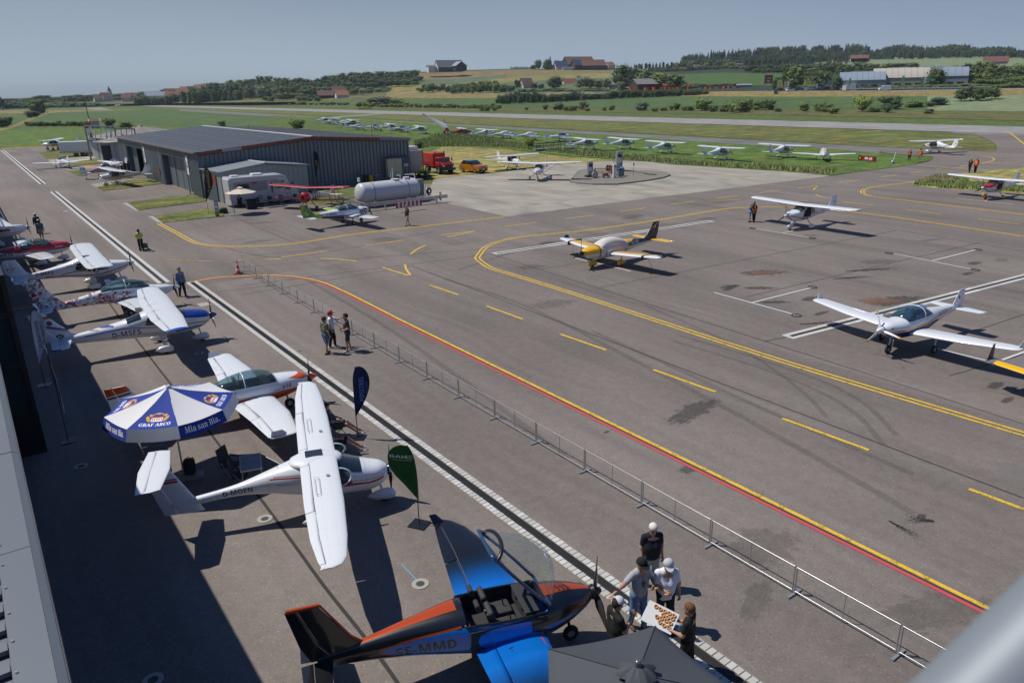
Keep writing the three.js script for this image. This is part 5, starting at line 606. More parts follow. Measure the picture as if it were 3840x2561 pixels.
aircraft({label:'white T tail high wing aircraft D-MOEN with long wings beside the parasol',x:-5.57,z:-18.5,yaw:.301,type:'high',
st:[[1.98,1.0,.17,.17,.17],[1.82,1.0,.36,.28,.34],[1.45,1.02,.48,.36,.48],[1.0,1.08,.56,.46,.52],[.55,1.15,.6,.6,.56],[0,1.2,.58,.6,.54],[-.6,1.2,.47,.5,.44],[-1.2,1.18,.3,.34,.3],[-2.1,1.1,.14,.16,.15],[-3.2,.98,.1,.11,.1],[-3.7,.94,.07,.09,.08]],
liv:{x0:-4.6,x1:2.2,y0:.4,y1:2.2,w:1536,draw(L){L.text('D-MOEN',-2.05,1.12,.2,'#3d4146','bold',L.port?.1:-.1);L.line([[.1,1.42],[-.5,1.44],[-1.2,1.38]],.035,'#b9202b');L.line([[.1,1.48],[-.5,1.5],[-1.1,1.43]],.03,'#8f9499');L.text('VIRUS SW 600 D',-.75,1.24,.085,'#8c9196','',L.port?.07:-.07);L.line([[1.85,.98],[1.5,.9],[1.1,1.0],[.6,1.02]],.07,'#b3262e');L.line([[1.9,1.06],[1.5,1.0],[1.1,1.1],[.6,1.12]],.03,'#a7a09a');L.rect(-4.2,1.62,-3.5,1.68,'#b9202b');L.rect(-4.2,1.7,-3.5,1.745,'#6f757b');L.ctx.strokeStyle='rgba(90,95,100,.5)';L.ctx.lineWidth=1.4;L.ctx.strokeRect(L.X(.15),L.Y(1.35),.8*L.s,.62*L.s);L.ctx.beginPath();L.ctx.moveTo(L.X(1.35),L.Y(1.5));L.ctx.lineTo(L.X(1.35),L.Y(.6));L.ctx.stroke();}},
wing:{secs:[[0,.62,1.0,1.72,.15],[2.6,.6,.97,1.76,.14],[4.3,.52,.83,1.82,.13],[5.2,.42,.62,1.86,.12],[5.45,.3,.44,1.87,.1],[5.53,.1,.28,1.87,.06]],flap0:.5,ctl:[.55,.97]},
fin:{secs:[[.68,-2.95,1.0,.1],[1.2,-3.2,.9,.1],[2.0,-3.62,.7,.1]]},stab:{x:-4.0,c:.78,y:2.04,b:1.2,z0:0,sw:.1},
prop:{n:2,R:.82,a:.12,r:.11,l:.16,y:1.0},gear:{nose:1.85,z:.82,r:.17,spat:whiteA,sl:.85},
patch:[{xa:1.25,xb:.55,ta:[-1.0,-1.05],tb:[1.0,1.05],off:.008,m:glassK},{name:'roof_window',xa:.02,xb:-.34,ta:-.32,tb:.32,off:.012}],
wins:[{lo:[[.98,1.05],[.35,1.03]],up:[[.72,1.5],[.35,1.55]]},{lo:[[.28,1.08],[-.2,1.2]],up:[[.28,1.52],[-.2,1.5]]}],
extra(t,S,secs){mesh('wing_fairing',[sph(1,.05,1.66,0,.75,.2,.52)],whiteA,t);mesh('roof_hatch',box(.46,.02,.34,.02,1.862,0),glassK,t);antenna(t,-.9,1.4,.35);mesh('pitot_tube',rod([-.75,1.52,-.1],[-1.25,1.72,-.5],.012),whiteA,t);
for(const s of[1,-1]){const d=mesh('open_door',new THREE.TorusGeometry(.36,.028,6,20).scale(1.05,.7,1).rotateX(-s*.35+Math.PI/2*0).translate(.55,1.45,s*.86),whiteA,t);mesh('door_glass',new THREE.CircleGeometry(.35,18).scale(1.05,.7,1).rotateX(-s*.35).translate(.55,1.45,s*.86),glassT,d);for(const zz of[1.9,3.4])void 0;
mesh('fuel_cap',cyl(.05,.05,.012,.3,1.862,s*1.4,14),gapM,t);mesh('wing_panel_line',[box(.012,.004,.9,-.05,1.868,s*1.9),box(.012,.004,.9,.06,1.874,s*1.9),box(.12,.004,.012,0,1.871,s*1.45),box(.12,.004,.012,0,1.871,s*2.35)],gapM,t);}
mesh('tail_skid',rod([-3.6,.86,0],[-3.9,.7,0],.03),whiteA,t);}});
aircraft({label:'white high wing aircraft D-MSFS with blue nose and blue wing tips',x:-16.47,z:-33.28,yaw:.565,type:'high',
st:[[2.22,1.2,.16,.15,.15],[2.1,1.2,.38,.28,.3],[1.7,1.2,.5,.38,.48],[1.15,1.22,.56,.44,.6],[.85,1.26,.59,.5,.66],[.45,1.32,.6,.6,.72],[-.3,1.33,.59,.6,.7],[-.9,1.28,.52,.5,.58],[-1.6,1.2,.4,.38,.46],[-3.0,1.14,.23,.23,.28],[-4.3,1.1,.06,.12,.1]],
liv:{x0:-5.0,x1:2.4,y0:.45,y1:2.6,w:1536,draw(L){L.poly([[2.4,1.75],[.8,1.75],[1.0,1.42],[1.6,1.32],[2.4,1.22]],'#123a8c');L.line([[2.2,1.02],[1.5,1.12],[.9,1.12]],.06,'#8f857c');L.line([[2.1,.88],[1.2,.9],[.6,.8]],.07,'#123a8c');L.line([[.4,1.1],[-.9,1.32],[-2.3,1.3],[-3.1,1.18]],.035,'#1c4aa0');L.line([[.2,.86],[-1,.98],[-2,1.0],[-2.8,.98]],.025,'#8f857c');L.text('D-MSFS',-1.45,1.08,.34,'#14347e','bold',L.port?.04:-.04);L.text('LEGEND',1.35,1.25,.09,'#7d7a78','italic',0,'serif');
L.line([[-4.75,2.0],[-4.1,1.72],[-3.4,1.52],[-2.6,1.48],[-1.9,1.46]],.07,'#1c4aa0');L.line([[-4.6,1.86],[-4.0,1.62],[-3.3,1.42],[-2.5,1.38]],.035,'#8f857c');L.rect(-4.95,2.26,-4.2,2.31,'#111');L.rect(-4.95,2.21,-4.2,2.26,'#c3202b');L.rect(-4.95,2.16,-4.2,2.21,'#e0b322');L.ctx.lineWidth=.04*L.s;L.ctx.strokeStyle='#223a86';L.ctx.fillStyle='#b8303a';L.ctx.beginPath();L.ctx.arc(L.X(-4.3),L.Y(2.0),.09*L.s,0,7);L.ctx.fill();L.ctx.stroke();L.ctx.fillStyle='#1c1e20';L.ctx.beginPath();L.ctx.ellipse(L.X(-4.02),L.Y(1.34),.15*L.s,.1*L.s,0,0,7);L.ctx.fill();L.text('air',-4.02,1.34,.13,'#fff');L.text('avionics',-4.02,1.2,.06,'#444','');}},
wing:{secs:[[0,.82,1.35,1.88,.15],[2.0,.82,1.35,1.92,.15],[3.9,.68,1.02,1.96,.13],[4.25,.6,.88,1.97,.11],[4.4,.35,.55,1.97,.06]],flap0:.6,ctl:[.52,.94],tipm:M2('#1c4aa0'),tipf:.955},
fin:{secs:[[1.15,-2.9,1.75,.06],[1.45,-3.55,1.15,.09],[1.9,-4.0,.9,.1],[2.45,-4.42,.62,.09]]},stab:{x:-4.0,c:.85,y:1.16,b:1.55,sw:.18},
prop:{n:3,R:.85,a:.0,r:.15,l:.3,sm:M2('#123a8c')},gear:{nose:1.77,z:1.02,r:.17,spat:whiteA,sl:.8,lr:.045},
patch:[{xa:1.12,xb:.62,ta:[-1.1,-1.15],tb:[1.1,1.15]},{name:'rear_window',xa:-.75,xb:-1.35,ta:-.9,tb:.9}],wins:[{lo:[[.85,1.3],[.05,1.28]],up:[[.6,1.68],[.05,1.75]]},{lo:[[-.02,1.28],[-.65,1.36]],up:[[-.02,1.74],[-.5,1.68]]}],
extra(t){for(const s of[1,-1]){mesh('wing_seam',box(1.0,.004,.012,.15,2.0,s*.62),gapM,t);mesh('fuel_cap',cyl(.05,.05,.012,.45,2.005,s*1.5,12),gapM,t);mesh('elevator_tip',box(.34,.05,.05,-4.25,1.17,s*1.54),M2('#1c4aa0'),t);}antenna(t,-1.4,1.55,.3);}});
aircraft({label:'white tandem low wing aircraft with red and grey pixel pattern on its tail',x:-21.02,z:-39.29,yaw:.65,type:'low',
st:[[2.45,1.02,.13,.12,.12],[2.2,1.02,.28,.22,.24],[1.6,1.03,.4,.3,.34],[1.1,1.05,.44,.36,.38],[.3,1.08,.45,.42,.42],[-.6,1.1,.43,.44,.42],[-1.3,1.1,.34,.36,.36],[-2.4,1.02,.19,.22,.24],[-3.7,.92,.06,.12,.12]],
liv:{x0:-4.7,x1:2.6,y0:.5,y1:2.7,w:1536,draw(L){const r=rng(4);for(let i=0;i<1300;i++){const x=-4.6+r()*5.0,y=.55+r()*2.1,den=x<-2.6?.8:x<.2?(y<1.26?.85:.25):.06;if(r()>den)continue;const s=.05+.09*r();L.rect(x,y,x+s,y+s,['#b01c26','#b01c26','#8fa0aa','#b9c6cd','#6e7f89','#dfe2e6'][Math.floor(r()*6)]);}L.rect(-2.15,1.0,-1.2,1.18,'#dfe2e6');L.text('OM-S888',-1.1,1.12,.24,'#a51a24','bold',L.port?.05:-.05);L.text('087',-2.55,1.06,.18,'#a51a24');L.text('Shark',-3.25,1.42,.26,'#3b4248','italic bold',-.05);L.line([[-3.65,1.3],[-3.5,1.5],[-3.35,1.62]],.03,'#3b4248');}},
wing:{y:.78,xm:.05,root:1.35,tip:.72,b:3.95,dih:.24,z0:.25,t:.14,ctl:[.55,.93],winglet:.25},fin:{secs:[[1.0,-2.75,1.3,.08],[1.5,-3.25,1.0,.09],[2.5,-3.9,.68,.09]]},stab:{x:-3.75,c:.75,y:1.0,b:1.35,sw:.3,dih:.02},
prop:{n:3,R:.82,a:.25,r:.13,l:.34,tm:M2('#c9a21c')},gear:{nose:1.6,z:.82,r:.19,leg:legM},
canopy:{x0:1.25,x1:-1.15,h:.36,hole:1,tandem:1,th:.85,arch:[.52],m:glassT,fm:whiteA,fr:.04,sm:mat(lin(.5,.52,.53),.7)},extra(t){for(const s of[1,-1])mesh('wing_mark',[box(.05,.004,.5,.3,.9,s*1.6),box(.05,.004,.5,.2,.905,s*1.6),box(.05,.004,.5,.1,.905,s*1.6)],M2('#b01c26'),t);}});
const c42St=[[2.2,1.22,.14,.13,.13,2.3],[2.05,1.2,.3,.22,.26,2.4],[1.5,1.2,.46,.3,.46,2.6],[1.0,1.22,.53,.38,.56,2.8],[.62,1.3,.55,.5,.66,3],[.3,1.36,.56,.62,.7,3.2],[-.4,1.36,.54,.62,.64,3.2],[-1.1,1.3,.42,.44,.48,3],[-2.4,1.2,.22,.26,.28,2.8],[-4.0,1.12,.05,.1,.1,2.5]];
const c42=(o)=>aircraft({type:'high',st:c42St,wing:{secs:[[0,.82,1.42,1.9,.13],[3.6,.82,1.4,1.97,.13],[4.2,.8,1.3,1.99,.12],[o.b??4.48,.55,.95,2.02,.07]].map((s,i)=>i===3?[o.b??4.48,...s.slice(1)]:[s[0]*(o.b??4.48)/4.48,...s.slice(1)]),ctl:[.55,.94],...(o.w??{})},fin:{secs:[[1.15,-2.9,1.1,.06],[1.5,-3.35,1.05,.08],[2.05,-3.62,.85,.08],[2.28,-3.75,.62,.06]]},stab:{x:-3.75,c:.85,y:1.15,b:o.sb??1.5,sw:.12},
prop:{n:3,R:.85,a:.1,r:.13,l:.26},gear:{nose:1.65,z:.88,r:.18,spat:whiteA,sl:.8},patch:[{xa:1.12,xb:.55,ta:[-1.0,-1.05],tb:[1.0,1.05]},{name:'roof_window',xa:.5,xb:-.3,ta:-.5,tb:.5,off:.01}],wins:[{lo:[[1.0,1.12],[-.2,1.12]],up:[[.62,1.72],[-.2,1.76]]},{lo:[[-.27,1.15],[-.85,1.3]],up:[[-.27,1.74],[-.7,1.66]]}],strut:{x:.1,y:.85,k:.5,v:1},...o});
const strD=(reg,txt)=>({x0:-4.6,x1:2.4,y0:.5,y1:2.35,w:txt?1024:512,draw(L){L.line([[2.1,1.18],[1.2,.98],[.2,.82],[-1,.98],[-2.4,1.06]],.055,'#7d1520');L.line([[.4,1.0],[-.2,1.2],[-.9,1.22],[-1.6,1.08]],.05,'#3c3d41');L.line([[-.2,.76],[-1.2,.84],[-2.6,1.0]],.04,'#2a2b2e');L.text(reg,-2.45,1.28,.26,'#6d1420','bold',L.port?.03:-.03);if(txt){L.text('FRANZ',-1.1,1.56,.1,'#3c3d41','bold');L.text('C5',.05,1.15,.14,'#7d1520','italic bold');}L.text('FLY',-4.1,1.72,.2,'#7d1520','bold');L.text("LET'S",-4.12,1.88,.08,'#444','bold');L.text('TOGO',-4.08,1.56,.07,'#444','bold');L.line([[-4.4,1.78],[-4.2,1.72]],.02,'#7d1520');L.line([[-3.95,1.74],[-3.75,1.8]],.02,'#7d1520');}});
c42({label:'white strutted high wing aircraft D-MEFX with dark red stripe and FLY on its fin',x:-26.08,z:-45.29,yaw:.618,liv:strD('D-MEFX',1),sb:1.75});
c42({label:'white high wing aircraft with blue nose line cut off by the left edge',x:-41.3,z:-59.6,yaw:.72,liv:{x0:-4.6,x1:2.4,y0:.5,y1:2.35,w:512,draw(L){L.line([[2.1,1.4],[1.2,1.44],[.8,1.5]],.05,'#1f3f78');L.line([[1.8,1.0],[.6,.95],[-1,1.0]],.03,'#2c2f33');}},w:{winglet:.22},strut:null});
const lowSt=[[2.2,1.06,.14,.13,.13],[2.02,1.06,.33,.26,.3],[1.5,1.05,.47,.36,.43],[.9,1.03,.56,.42,.5],[.3,1.02,.59,.45,.52],[-.4,1.02,.58,.46,.51],[-1.1,1.04,.48,.43,.45],[-2.2,1.05,.28,.31,.3],[-4.0,1.04,.06,.12,.1]];
const low=(o)=>aircraft({type:'low',st:lowSt,wing:{y:.78,xm:.02,root:1.4,tip:.95,b:4.5,dih:.3,z0:.3,t:.14,...(o.w??{})},fin:{secs:[[1.05,-2.75,1.5,.07],[1.4,-3.3,1.1,.09],[2.15,-3.85,.65,.09]]},stab:{x:-3.85,c:.8,y:1.08,b:1.4,sw:.16},prop:{n:3,R:.85,a:.15,r:.13,l:.3},gear:{nose:1.5,z:1.0,r:.19,spat:whiteA,wingleg:.75,sl:.8},canopy:{x0:1.0,x1:-1.05,h:.3,hole:1,th:.92,arch:[.55],m:glassT,fm:whiteA},...o});
low({label:'red and white low wing aircraft lettered ROTAX at the left edge',x:-33.75,z:-52.43,yaw:.742,st:lowSt,liv:{x0:-4.6,x1:2.5,y0:.5,y1:2.4,w:1024,draw(L){L.poly([[2.5,1.0],[2.5,2],[-4.6,2.4],[-4.6,1.35],[-2,1.12],[-.5,1.0],[1.4,.98]],'#a3121b');L.line([[2.2,.98],[1,.94],[-.6,.96],[-1.4,1.08]],.04,'#15171a');L.poly([[-.4,.98],[-1.2,1.02],[-2.6,1.2],[-3.2,1.1],[-2.4,.82],[-1,.72]],'#e4e6e8');L.text('D-MRTX',-2.05,1.0,.3,'#15171a','bold',0);L.text('ROTAX',1.35,1.13,.16,'#f2f2f2','italic bold');L.poly([[-.9,1.12],[-1.1,1.3],[-.6,1.36],[-.4,1.2]],'#1a2a30');}},canopy:{x0:.95,x1:-1.0,h:.34,hole:1,th:.92,arch:[.55],m:glassT,fm:M2('#a3121b')},gear:{nose:1.62,z:.95,r:.18,spat:whiteA,wingleg:.75},prop:{n:3,R:.85,a:.0,r:.1,l:.12,sm:blackG},w:{am:whiteA,b:4.5,xm:-.2}});
low({label:'white low wing aircraft with orange belly and orange spinner behind the parasol',x:-9.68,z:-25.15,yaw:.569,liv:{x0:-4.8,x1:2.5,y0:.5,y1:2.4,w:1536,draw(L){L.poly([[2.0,.88],[1.3,.94],[.4,.94],[-.6,1.0],[-2,1.06],[-3.8,1.1],[-3.8,.4],[2.0,.4]],'#c2490c');L.line([[2.0,.91],[.4,.98],[-.8,1.04],[-2.2,1.1]],.02,'#3a3c40');L.poly([[2.5,1.4],[1.4,1.32],[2.0,1.18],[2.5,1.16]],'#d8560f');L.poly([[-4.8,1.82],[-4.8,2.4],[-3.6,2.4],[-3.75,1.95]],'#c2490c');L.poly([[-4.8,1.72],[-4.8,1.79],[-3.75,1.9],[-3.7,1.84]],'#2b2d30');L.text('916',1.28,1.08,.22,'#2a2c30','italic bold',L.port?.08:-.08);L.text('ROTAX',.92,1.04,.07,'#2a2c30','bold');L.text('ASK > INE',-.72,1.22,.09,'#2a2c30','italic bold');L.poly([[-1.2,1.16],[-1.05,1.28],[-1.45,1.3]],'#1a1c1e');}},
prop:{n:3,R:.85,a:.1,r:.14,l:.36,sm:M2('#d8560f')},gear:{nose:1.46,z:1.0,r:.2,leg:legM,wingleg:.75},w:{b:4.6,xm:.0,root:1.55,tip:.95,dih:.28,winglet:.3,wlm:whiteA,ctl:[.55,.93]},extra(t,S,secs){for(const s of[1,-1]){const q=secAt(secs,4.42);mesh('fuel_cap',cyl(.05,.05,.012,.3,.96,s*1.6,12),gapM,t);mesh('aileron_mark',box(.012,.004,.5,-.45,1.03,s*3.2),gapM,t);}}});
{const cf=canvas(256,256,(x)=>{const k=8;for(let j=0;j<256/k;j++)for(let i=0;i<256/k;i++){const a=((i+j)%4)<2;x.fillStyle=a?'#1d1f22':'#0f1012';x.fillRect(i*k,j*k,k,k);}});
const carbM=new THREE.MeshPhysicalMaterial({map:tex(cf,{repeat:6}),roughness:.28,clearcoat:1,clearcoatRoughness:.05});
const wgc=canvas(1024,512,(x)=>{const g=x.createLinearGradient(0,0,1024,0);g.addColorStop(0,'#0d70cc');g.addColorStop(.3,'#0d74d2');g.addColorStop(.42,'#0a4f92');g.addColorStop(.52,'#10283e');g.addColorStop(.6,'#141619');g.addColorStop(1,'#141619');x.fillStyle=g;x.fillRect(0,0,1024,512);const k=5;for(let j=0;j<512/k;j++)for(let i=112;i<1024/k;i++){x.fillStyle='rgba('+(((i+j)%4)<2?'70,72,76,':'0,0,0,')+(.28*clamp((i-112)/40,0,1))+')';x.fillRect(i*k,j*k,k,k);}});
const wgm=new THREE.MeshPhysicalMaterial({map:tex(wgc),roughness:.25,metalness:.2,clearcoat:1,clearcoatRoughness:.05});
const orM=M2('#b8470f',.28,{metalness:.2});
aircraft({label:'blue and black aircraft SE-MMD with orange stripe and open canopy at the bottom',x:-.28,z:-12.68,yaw:.319,type:'low',
st:[[1.95,1.1,.13,.12,.12],[1.75,1.1,.28,.2,.24],[1.3,1.08,.46,.34,.42],[.8,1.05,.58,.42,.52],[.2,1.03,.63,.48,.56],[-.5,1.04,.61,.52,.55],[-1.1,1.06,.5,.5,.48],[-2.0,1.06,.31,.36,.34],[-3.0,1.02,.15,.2,.2],[-3.75,.98,.06,.1,.12]],
liv:{x0:-4.5,x1:2.2,y0:.5,y1:2.4,w:1536,base:'#0f78d8',coat:1,metal:.1,draw(L){L.poly([[2.2,2],[2.2,.5],[1.5,.6],[.4,1.0],[.4,2]],'#131519');L.poly([[-4.5,2.4],[-4.5,.5],[-1.5,.5],[-2.2,.88],[-2.6,1.06],[-2.2,1.2],[-.9,1.36],[-.9,2.4]],'#131519');L.poly([[-1.0,2.4],[-4.5,2.4],[-4.5,1.9],[-3.0,1.5],[-1.0,1.32]],'#131519');L.line([[-1.0,1.37],[-1.8,1.26],[-2.5,1.11],[-2.62,1.05],[-2.45,.97],[-1.7,.66]],.04,'#b8470f');L.line([[1.9,1.0],[1.5,.93],[.9,.93]],.02,'#b8470f');L.poly([[1.7,1.02],[.9,.9],[.6,1.02],[1.3,1.05]],'#0f78d8');L.text('SE-MMD',-1.7,1.02,.3,'#0b0d10','bold',L.port?.08:-.08);L.text('916 iS',1.55,1.16,.1,'#b8470f','italic bold');L.ctx.strokeStyle='rgba(200,210,220,.35)';L.ctx.lineWidth=1.6;L.ctx.beginPath();L.ctx.moveTo(L.X(.62),L.Y(1.5));L.ctx.lineTo(L.X(.55),L.Y(.7));L.ctx.stroke();}},
wing:{secs:[[.25,.72,1.5,.8,.13],[1.6,.66,1.38,.86,.13],[2.7,.48,1.15,.93,.12],[3.5,.16,.78,.99,.11],[3.85,-.12,.46,1.02,.09],[3.97,-.34,.26,1.04,.06]],m:wgm,ctl:[.58,.95],z0:.3,flap0:.55,winglet:.32,wlm:carbM},fin:{secs:[[1.02,-2.7,1.15,.07],[1.4,-3.08,.95,.09],[2.24,-3.62,.6,.09]],m:carbM},stab:{x:-3.75,c:.6,y:1.0,b:1.25,m:carbM,sw:.12},
prop:{n:3,R:.92,ch:.19,a:.1,r:.12,l:.2,m:mat(lin(.03,.028,.027),.2),sm:blackG},gear:{nose:1.5,z:.9,r:.18,leg:blackG,wingleg:.75},
hole:[-.92,.82,1.05],extra(t,S){const x0=.82,x1=-.92;
interior(t,S,{x0,x1,sm:mat(lin(.035,.036,.04),.7)});const rim=[];for(const s of[1,-1])for(let i=0;i<=8;i++)rim.push(ringPt(S(lerp(x0,x1,s>0?i/8:1-i/8)),s*.98,.012));mesh('cockpit_rim',new THREE.TubeGeometry(new THREE.CatmullRomCurve3(rim,true,'catmullrom',.2),60,.028,7),blackG,t);
mesh('cockpit_side',[box(1.6,.6,.04,-.05,.98,.56),box(1.6,.6,.04,-.05,.98,-.56),box(.05,.5,1,x1+.08,1.1,0)],seatM,t);mesh('headrest',[rbox(.1,.2,.24,.04,-.62,1.62,.25,0,0,.25),rbox(.1,.2,.24,.04,-.62,1.62,-.25,0,0,.25)],seatM,t);mesh('display',[box(.02,.16,.24,.31,1.3,.18,0,0,.3),box(.02,.16,.24,.31,1.3,-.2,0,0,.3)],glassK,t);mesh('control_stick',[rod([.1,.95,.26],[.05,1.25,.26],.014),rod([.1,.95,-.26],[.05,1.25,-.26],.014)],blackG,t);mesh('seat_belt',[box(.04,.5,.05,-.38,1.2,.2,0,0,.3),box(.04,.5,.05,-.38,1.2,.34,0,0,.3)],mat(lin(.12,.12,.13),.8),t);
for(const q of[[.82,1.9],[-1.02,-3.1]])mesh('orange_stripe',patchGeo(S,q[0],q[1],q[1]>0?[-.3,-.18]:[-.46,-.3],q[1]>0?[.3,.18]:[.22,.3],.004,16,6),orM,t);
mesh('louvre',[0,1,2].map((i)=>box(.03,.02,.16,1.15+i*.1,S(1.15+i*.1)[1]+S(1.15+i*.1)[3]+.012,.05,.4)),blackG,t);mesh('fin_edge',[rod([-3.58,2.26,0],[-4.2,2.26,0],.04),rod([-2.75,1.12,0],[-3.08,1.42,0],.028),rod([-3.08,1.42,0],[-3.58,2.24,0],.024)],orM,t);
for(const s of[1,-1]){mesh('fuel_cap',cyl(.06,.06,.014,.25,.945,s*1.35,16),mat(lin(.6,.6,.6),.35,{metalness:.5}),t);mesh('vent_slot',[0,1,2,3].map((i)=>box(.34,.008,.02,.0+i*.02,.93+.0*i,s*(.78+i*.07),.35)),blackG,t);mesh('wing_walk',box(.06,.01,.9,.55,.9,s*.95),orM,t);}
const P=[],n=14,m=12;for(let i=0;i<=n;i++){const u=i/n,x=-1.85*u,r=[],hh=.12+.58*Math.pow(Math.sin(Math.PI*Math.pow(u,.75)),.8),ww=lerp(.46,.58,Math.sin(Math.PI*Math.min(1,u*.9+.08)));for(let j=0;j<=m;j++){const a=lerp(-Math.PI/2,Math.PI/2,j/m);r.push(v3(x,(hh)*Math.cos(a),ww*Math.sin(a)));}P.push(r);}
const cg=new THREE.Group();cg.name='canopy';cg.position.set(x0+.02,1.42,0);cg.rotation.z=-.88;t.add(cg);mesh('canopy_glass',gridGeo(P,null,true),glassC,cg);const edge=[];for(let i=0;i<=n;i++)edge.push(P[i][0].clone());for(let i=n;i>=0;i--)edge.push(P[i][m].clone());mesh('canopy_frame',new THREE.TubeGeometry(new THREE.CatmullRomCurve3(edge,true,'catmullrom',.3),70,.035,7),mat(lin(.01,.06,.16),.25,{clearcoat:1}),cg);mesh('canopy_rear_arch',new THREE.TubeGeometry(new THREE.CatmullRomCurve3(P[n-1].map((p)=>p.clone())),20,.04,7),blackG,cg);}});}
low({label:'white low wing aircraft with blue belly, yellow line and white propeller on the right apron',x:17.7,z:-31.4,yaw:3.722,st:lowSt.map((s,i)=>i<2?[s[0],1.24,...s.slice(2)]:[s[0],s[1]+.12,s[2],s[3],s[4]]),liv:{x0:-4.8,x1:2.4,y0:.5,y1:2.4,w:1536,draw(L){L.poly([[2.1,1.08],[1.2,1.08],[.2,1.14],[-.8,1.16],[-1.6,1.14],[-1.6,.5],[2.1,.5]],'#12206b');L.line([[2.0,1.13],[.8,1.16],[-.6,1.22],[-1.8,1.26],[-3.2,1.27]],.08,'#d8920f');L.text('OE-7104',-2.1,1.28,.26,'#1c2c74','italic bold');for(let i=0;i<9;i++){L.poly([[-4.8,1.4+i*.1],[-4.35-i*.02,1.45+i*.1],[-4.8,1.44+i*.1]],i<4?'#d8920f':'#2b2d36');}L.rect(-4.3,2.06,-4.05,2.1,'#a51a24');L.rect(-4.3,1.96,-4.05,2.0,'#a51a24');L.ctx.fillStyle='#2b2d36';L.ctx.beginPath();L.ctx.arc(L.X(-3.95),L.Y(1.65),.08*L.s,0,7);L.ctx.fill();}},
prop:{n:3,R:.9,a:.35,r:.15,l:.34,m:whiteA,tm:M2('#d8920f'),y:1.24},gear:{nose:1.51,z:1.19,r:.2,leg:legM,wingleg:.85},stab:{x:-3.9,c:.72,y:1.16,b:1.22,sw:.1},fin:{secs:[[1.1,-2.9,1.4,.07],[1.35,-3.5,1.0,.09],[2.0,-3.95,.5,.09]]},w:{y:.9,b:4.62,xm:.25,root:1.35,tip:.8,dih:.34,winglet:.38},canopy:{x0:.98,x1:-1.0,h:.32,hole:1,th:.92,arch:[.62],m:new THREE.MeshPhysicalMaterial({color:lin(.25,.45,.55),transmission:.9,roughness:.03,thickness:0}),fm:whiteA,sm:mat(lin(.05,.12,.25),.7)},
extra(t,S){mesh('sun_shade',patchGeo(Fus(lowSt.map((s)=>[s[0],s[1]+.12,s[2],s[3]+.3,s[4]])),-.1,-.75,-.5,.5,-.06),mat(lin(.1,.17,.3),.6),t);for(const s of[1,-1]){mesh('wing_badge',[new THREE.TorusGeometry(.16,.025,5,18).rotateX(Math.PI/2).scale(.7,1,1).translate(.32,1.105,s*2.6)],M2('#a51a24'),t);mesh('fuel_cap',cyl(.05,.05,.014,.4,1.06,s*1.9,12),blackG,t);}mesh('cowl_inlet',[box(.04,.07,.3,2.0,1.32,.2),box(.04,.07,.3,2.0,1.32,-.2)],blackG,t);mesh('tow_bar',rod([1.5,.2,-.15],[2.3,.95,-.6],.015),whiteA,t);}});
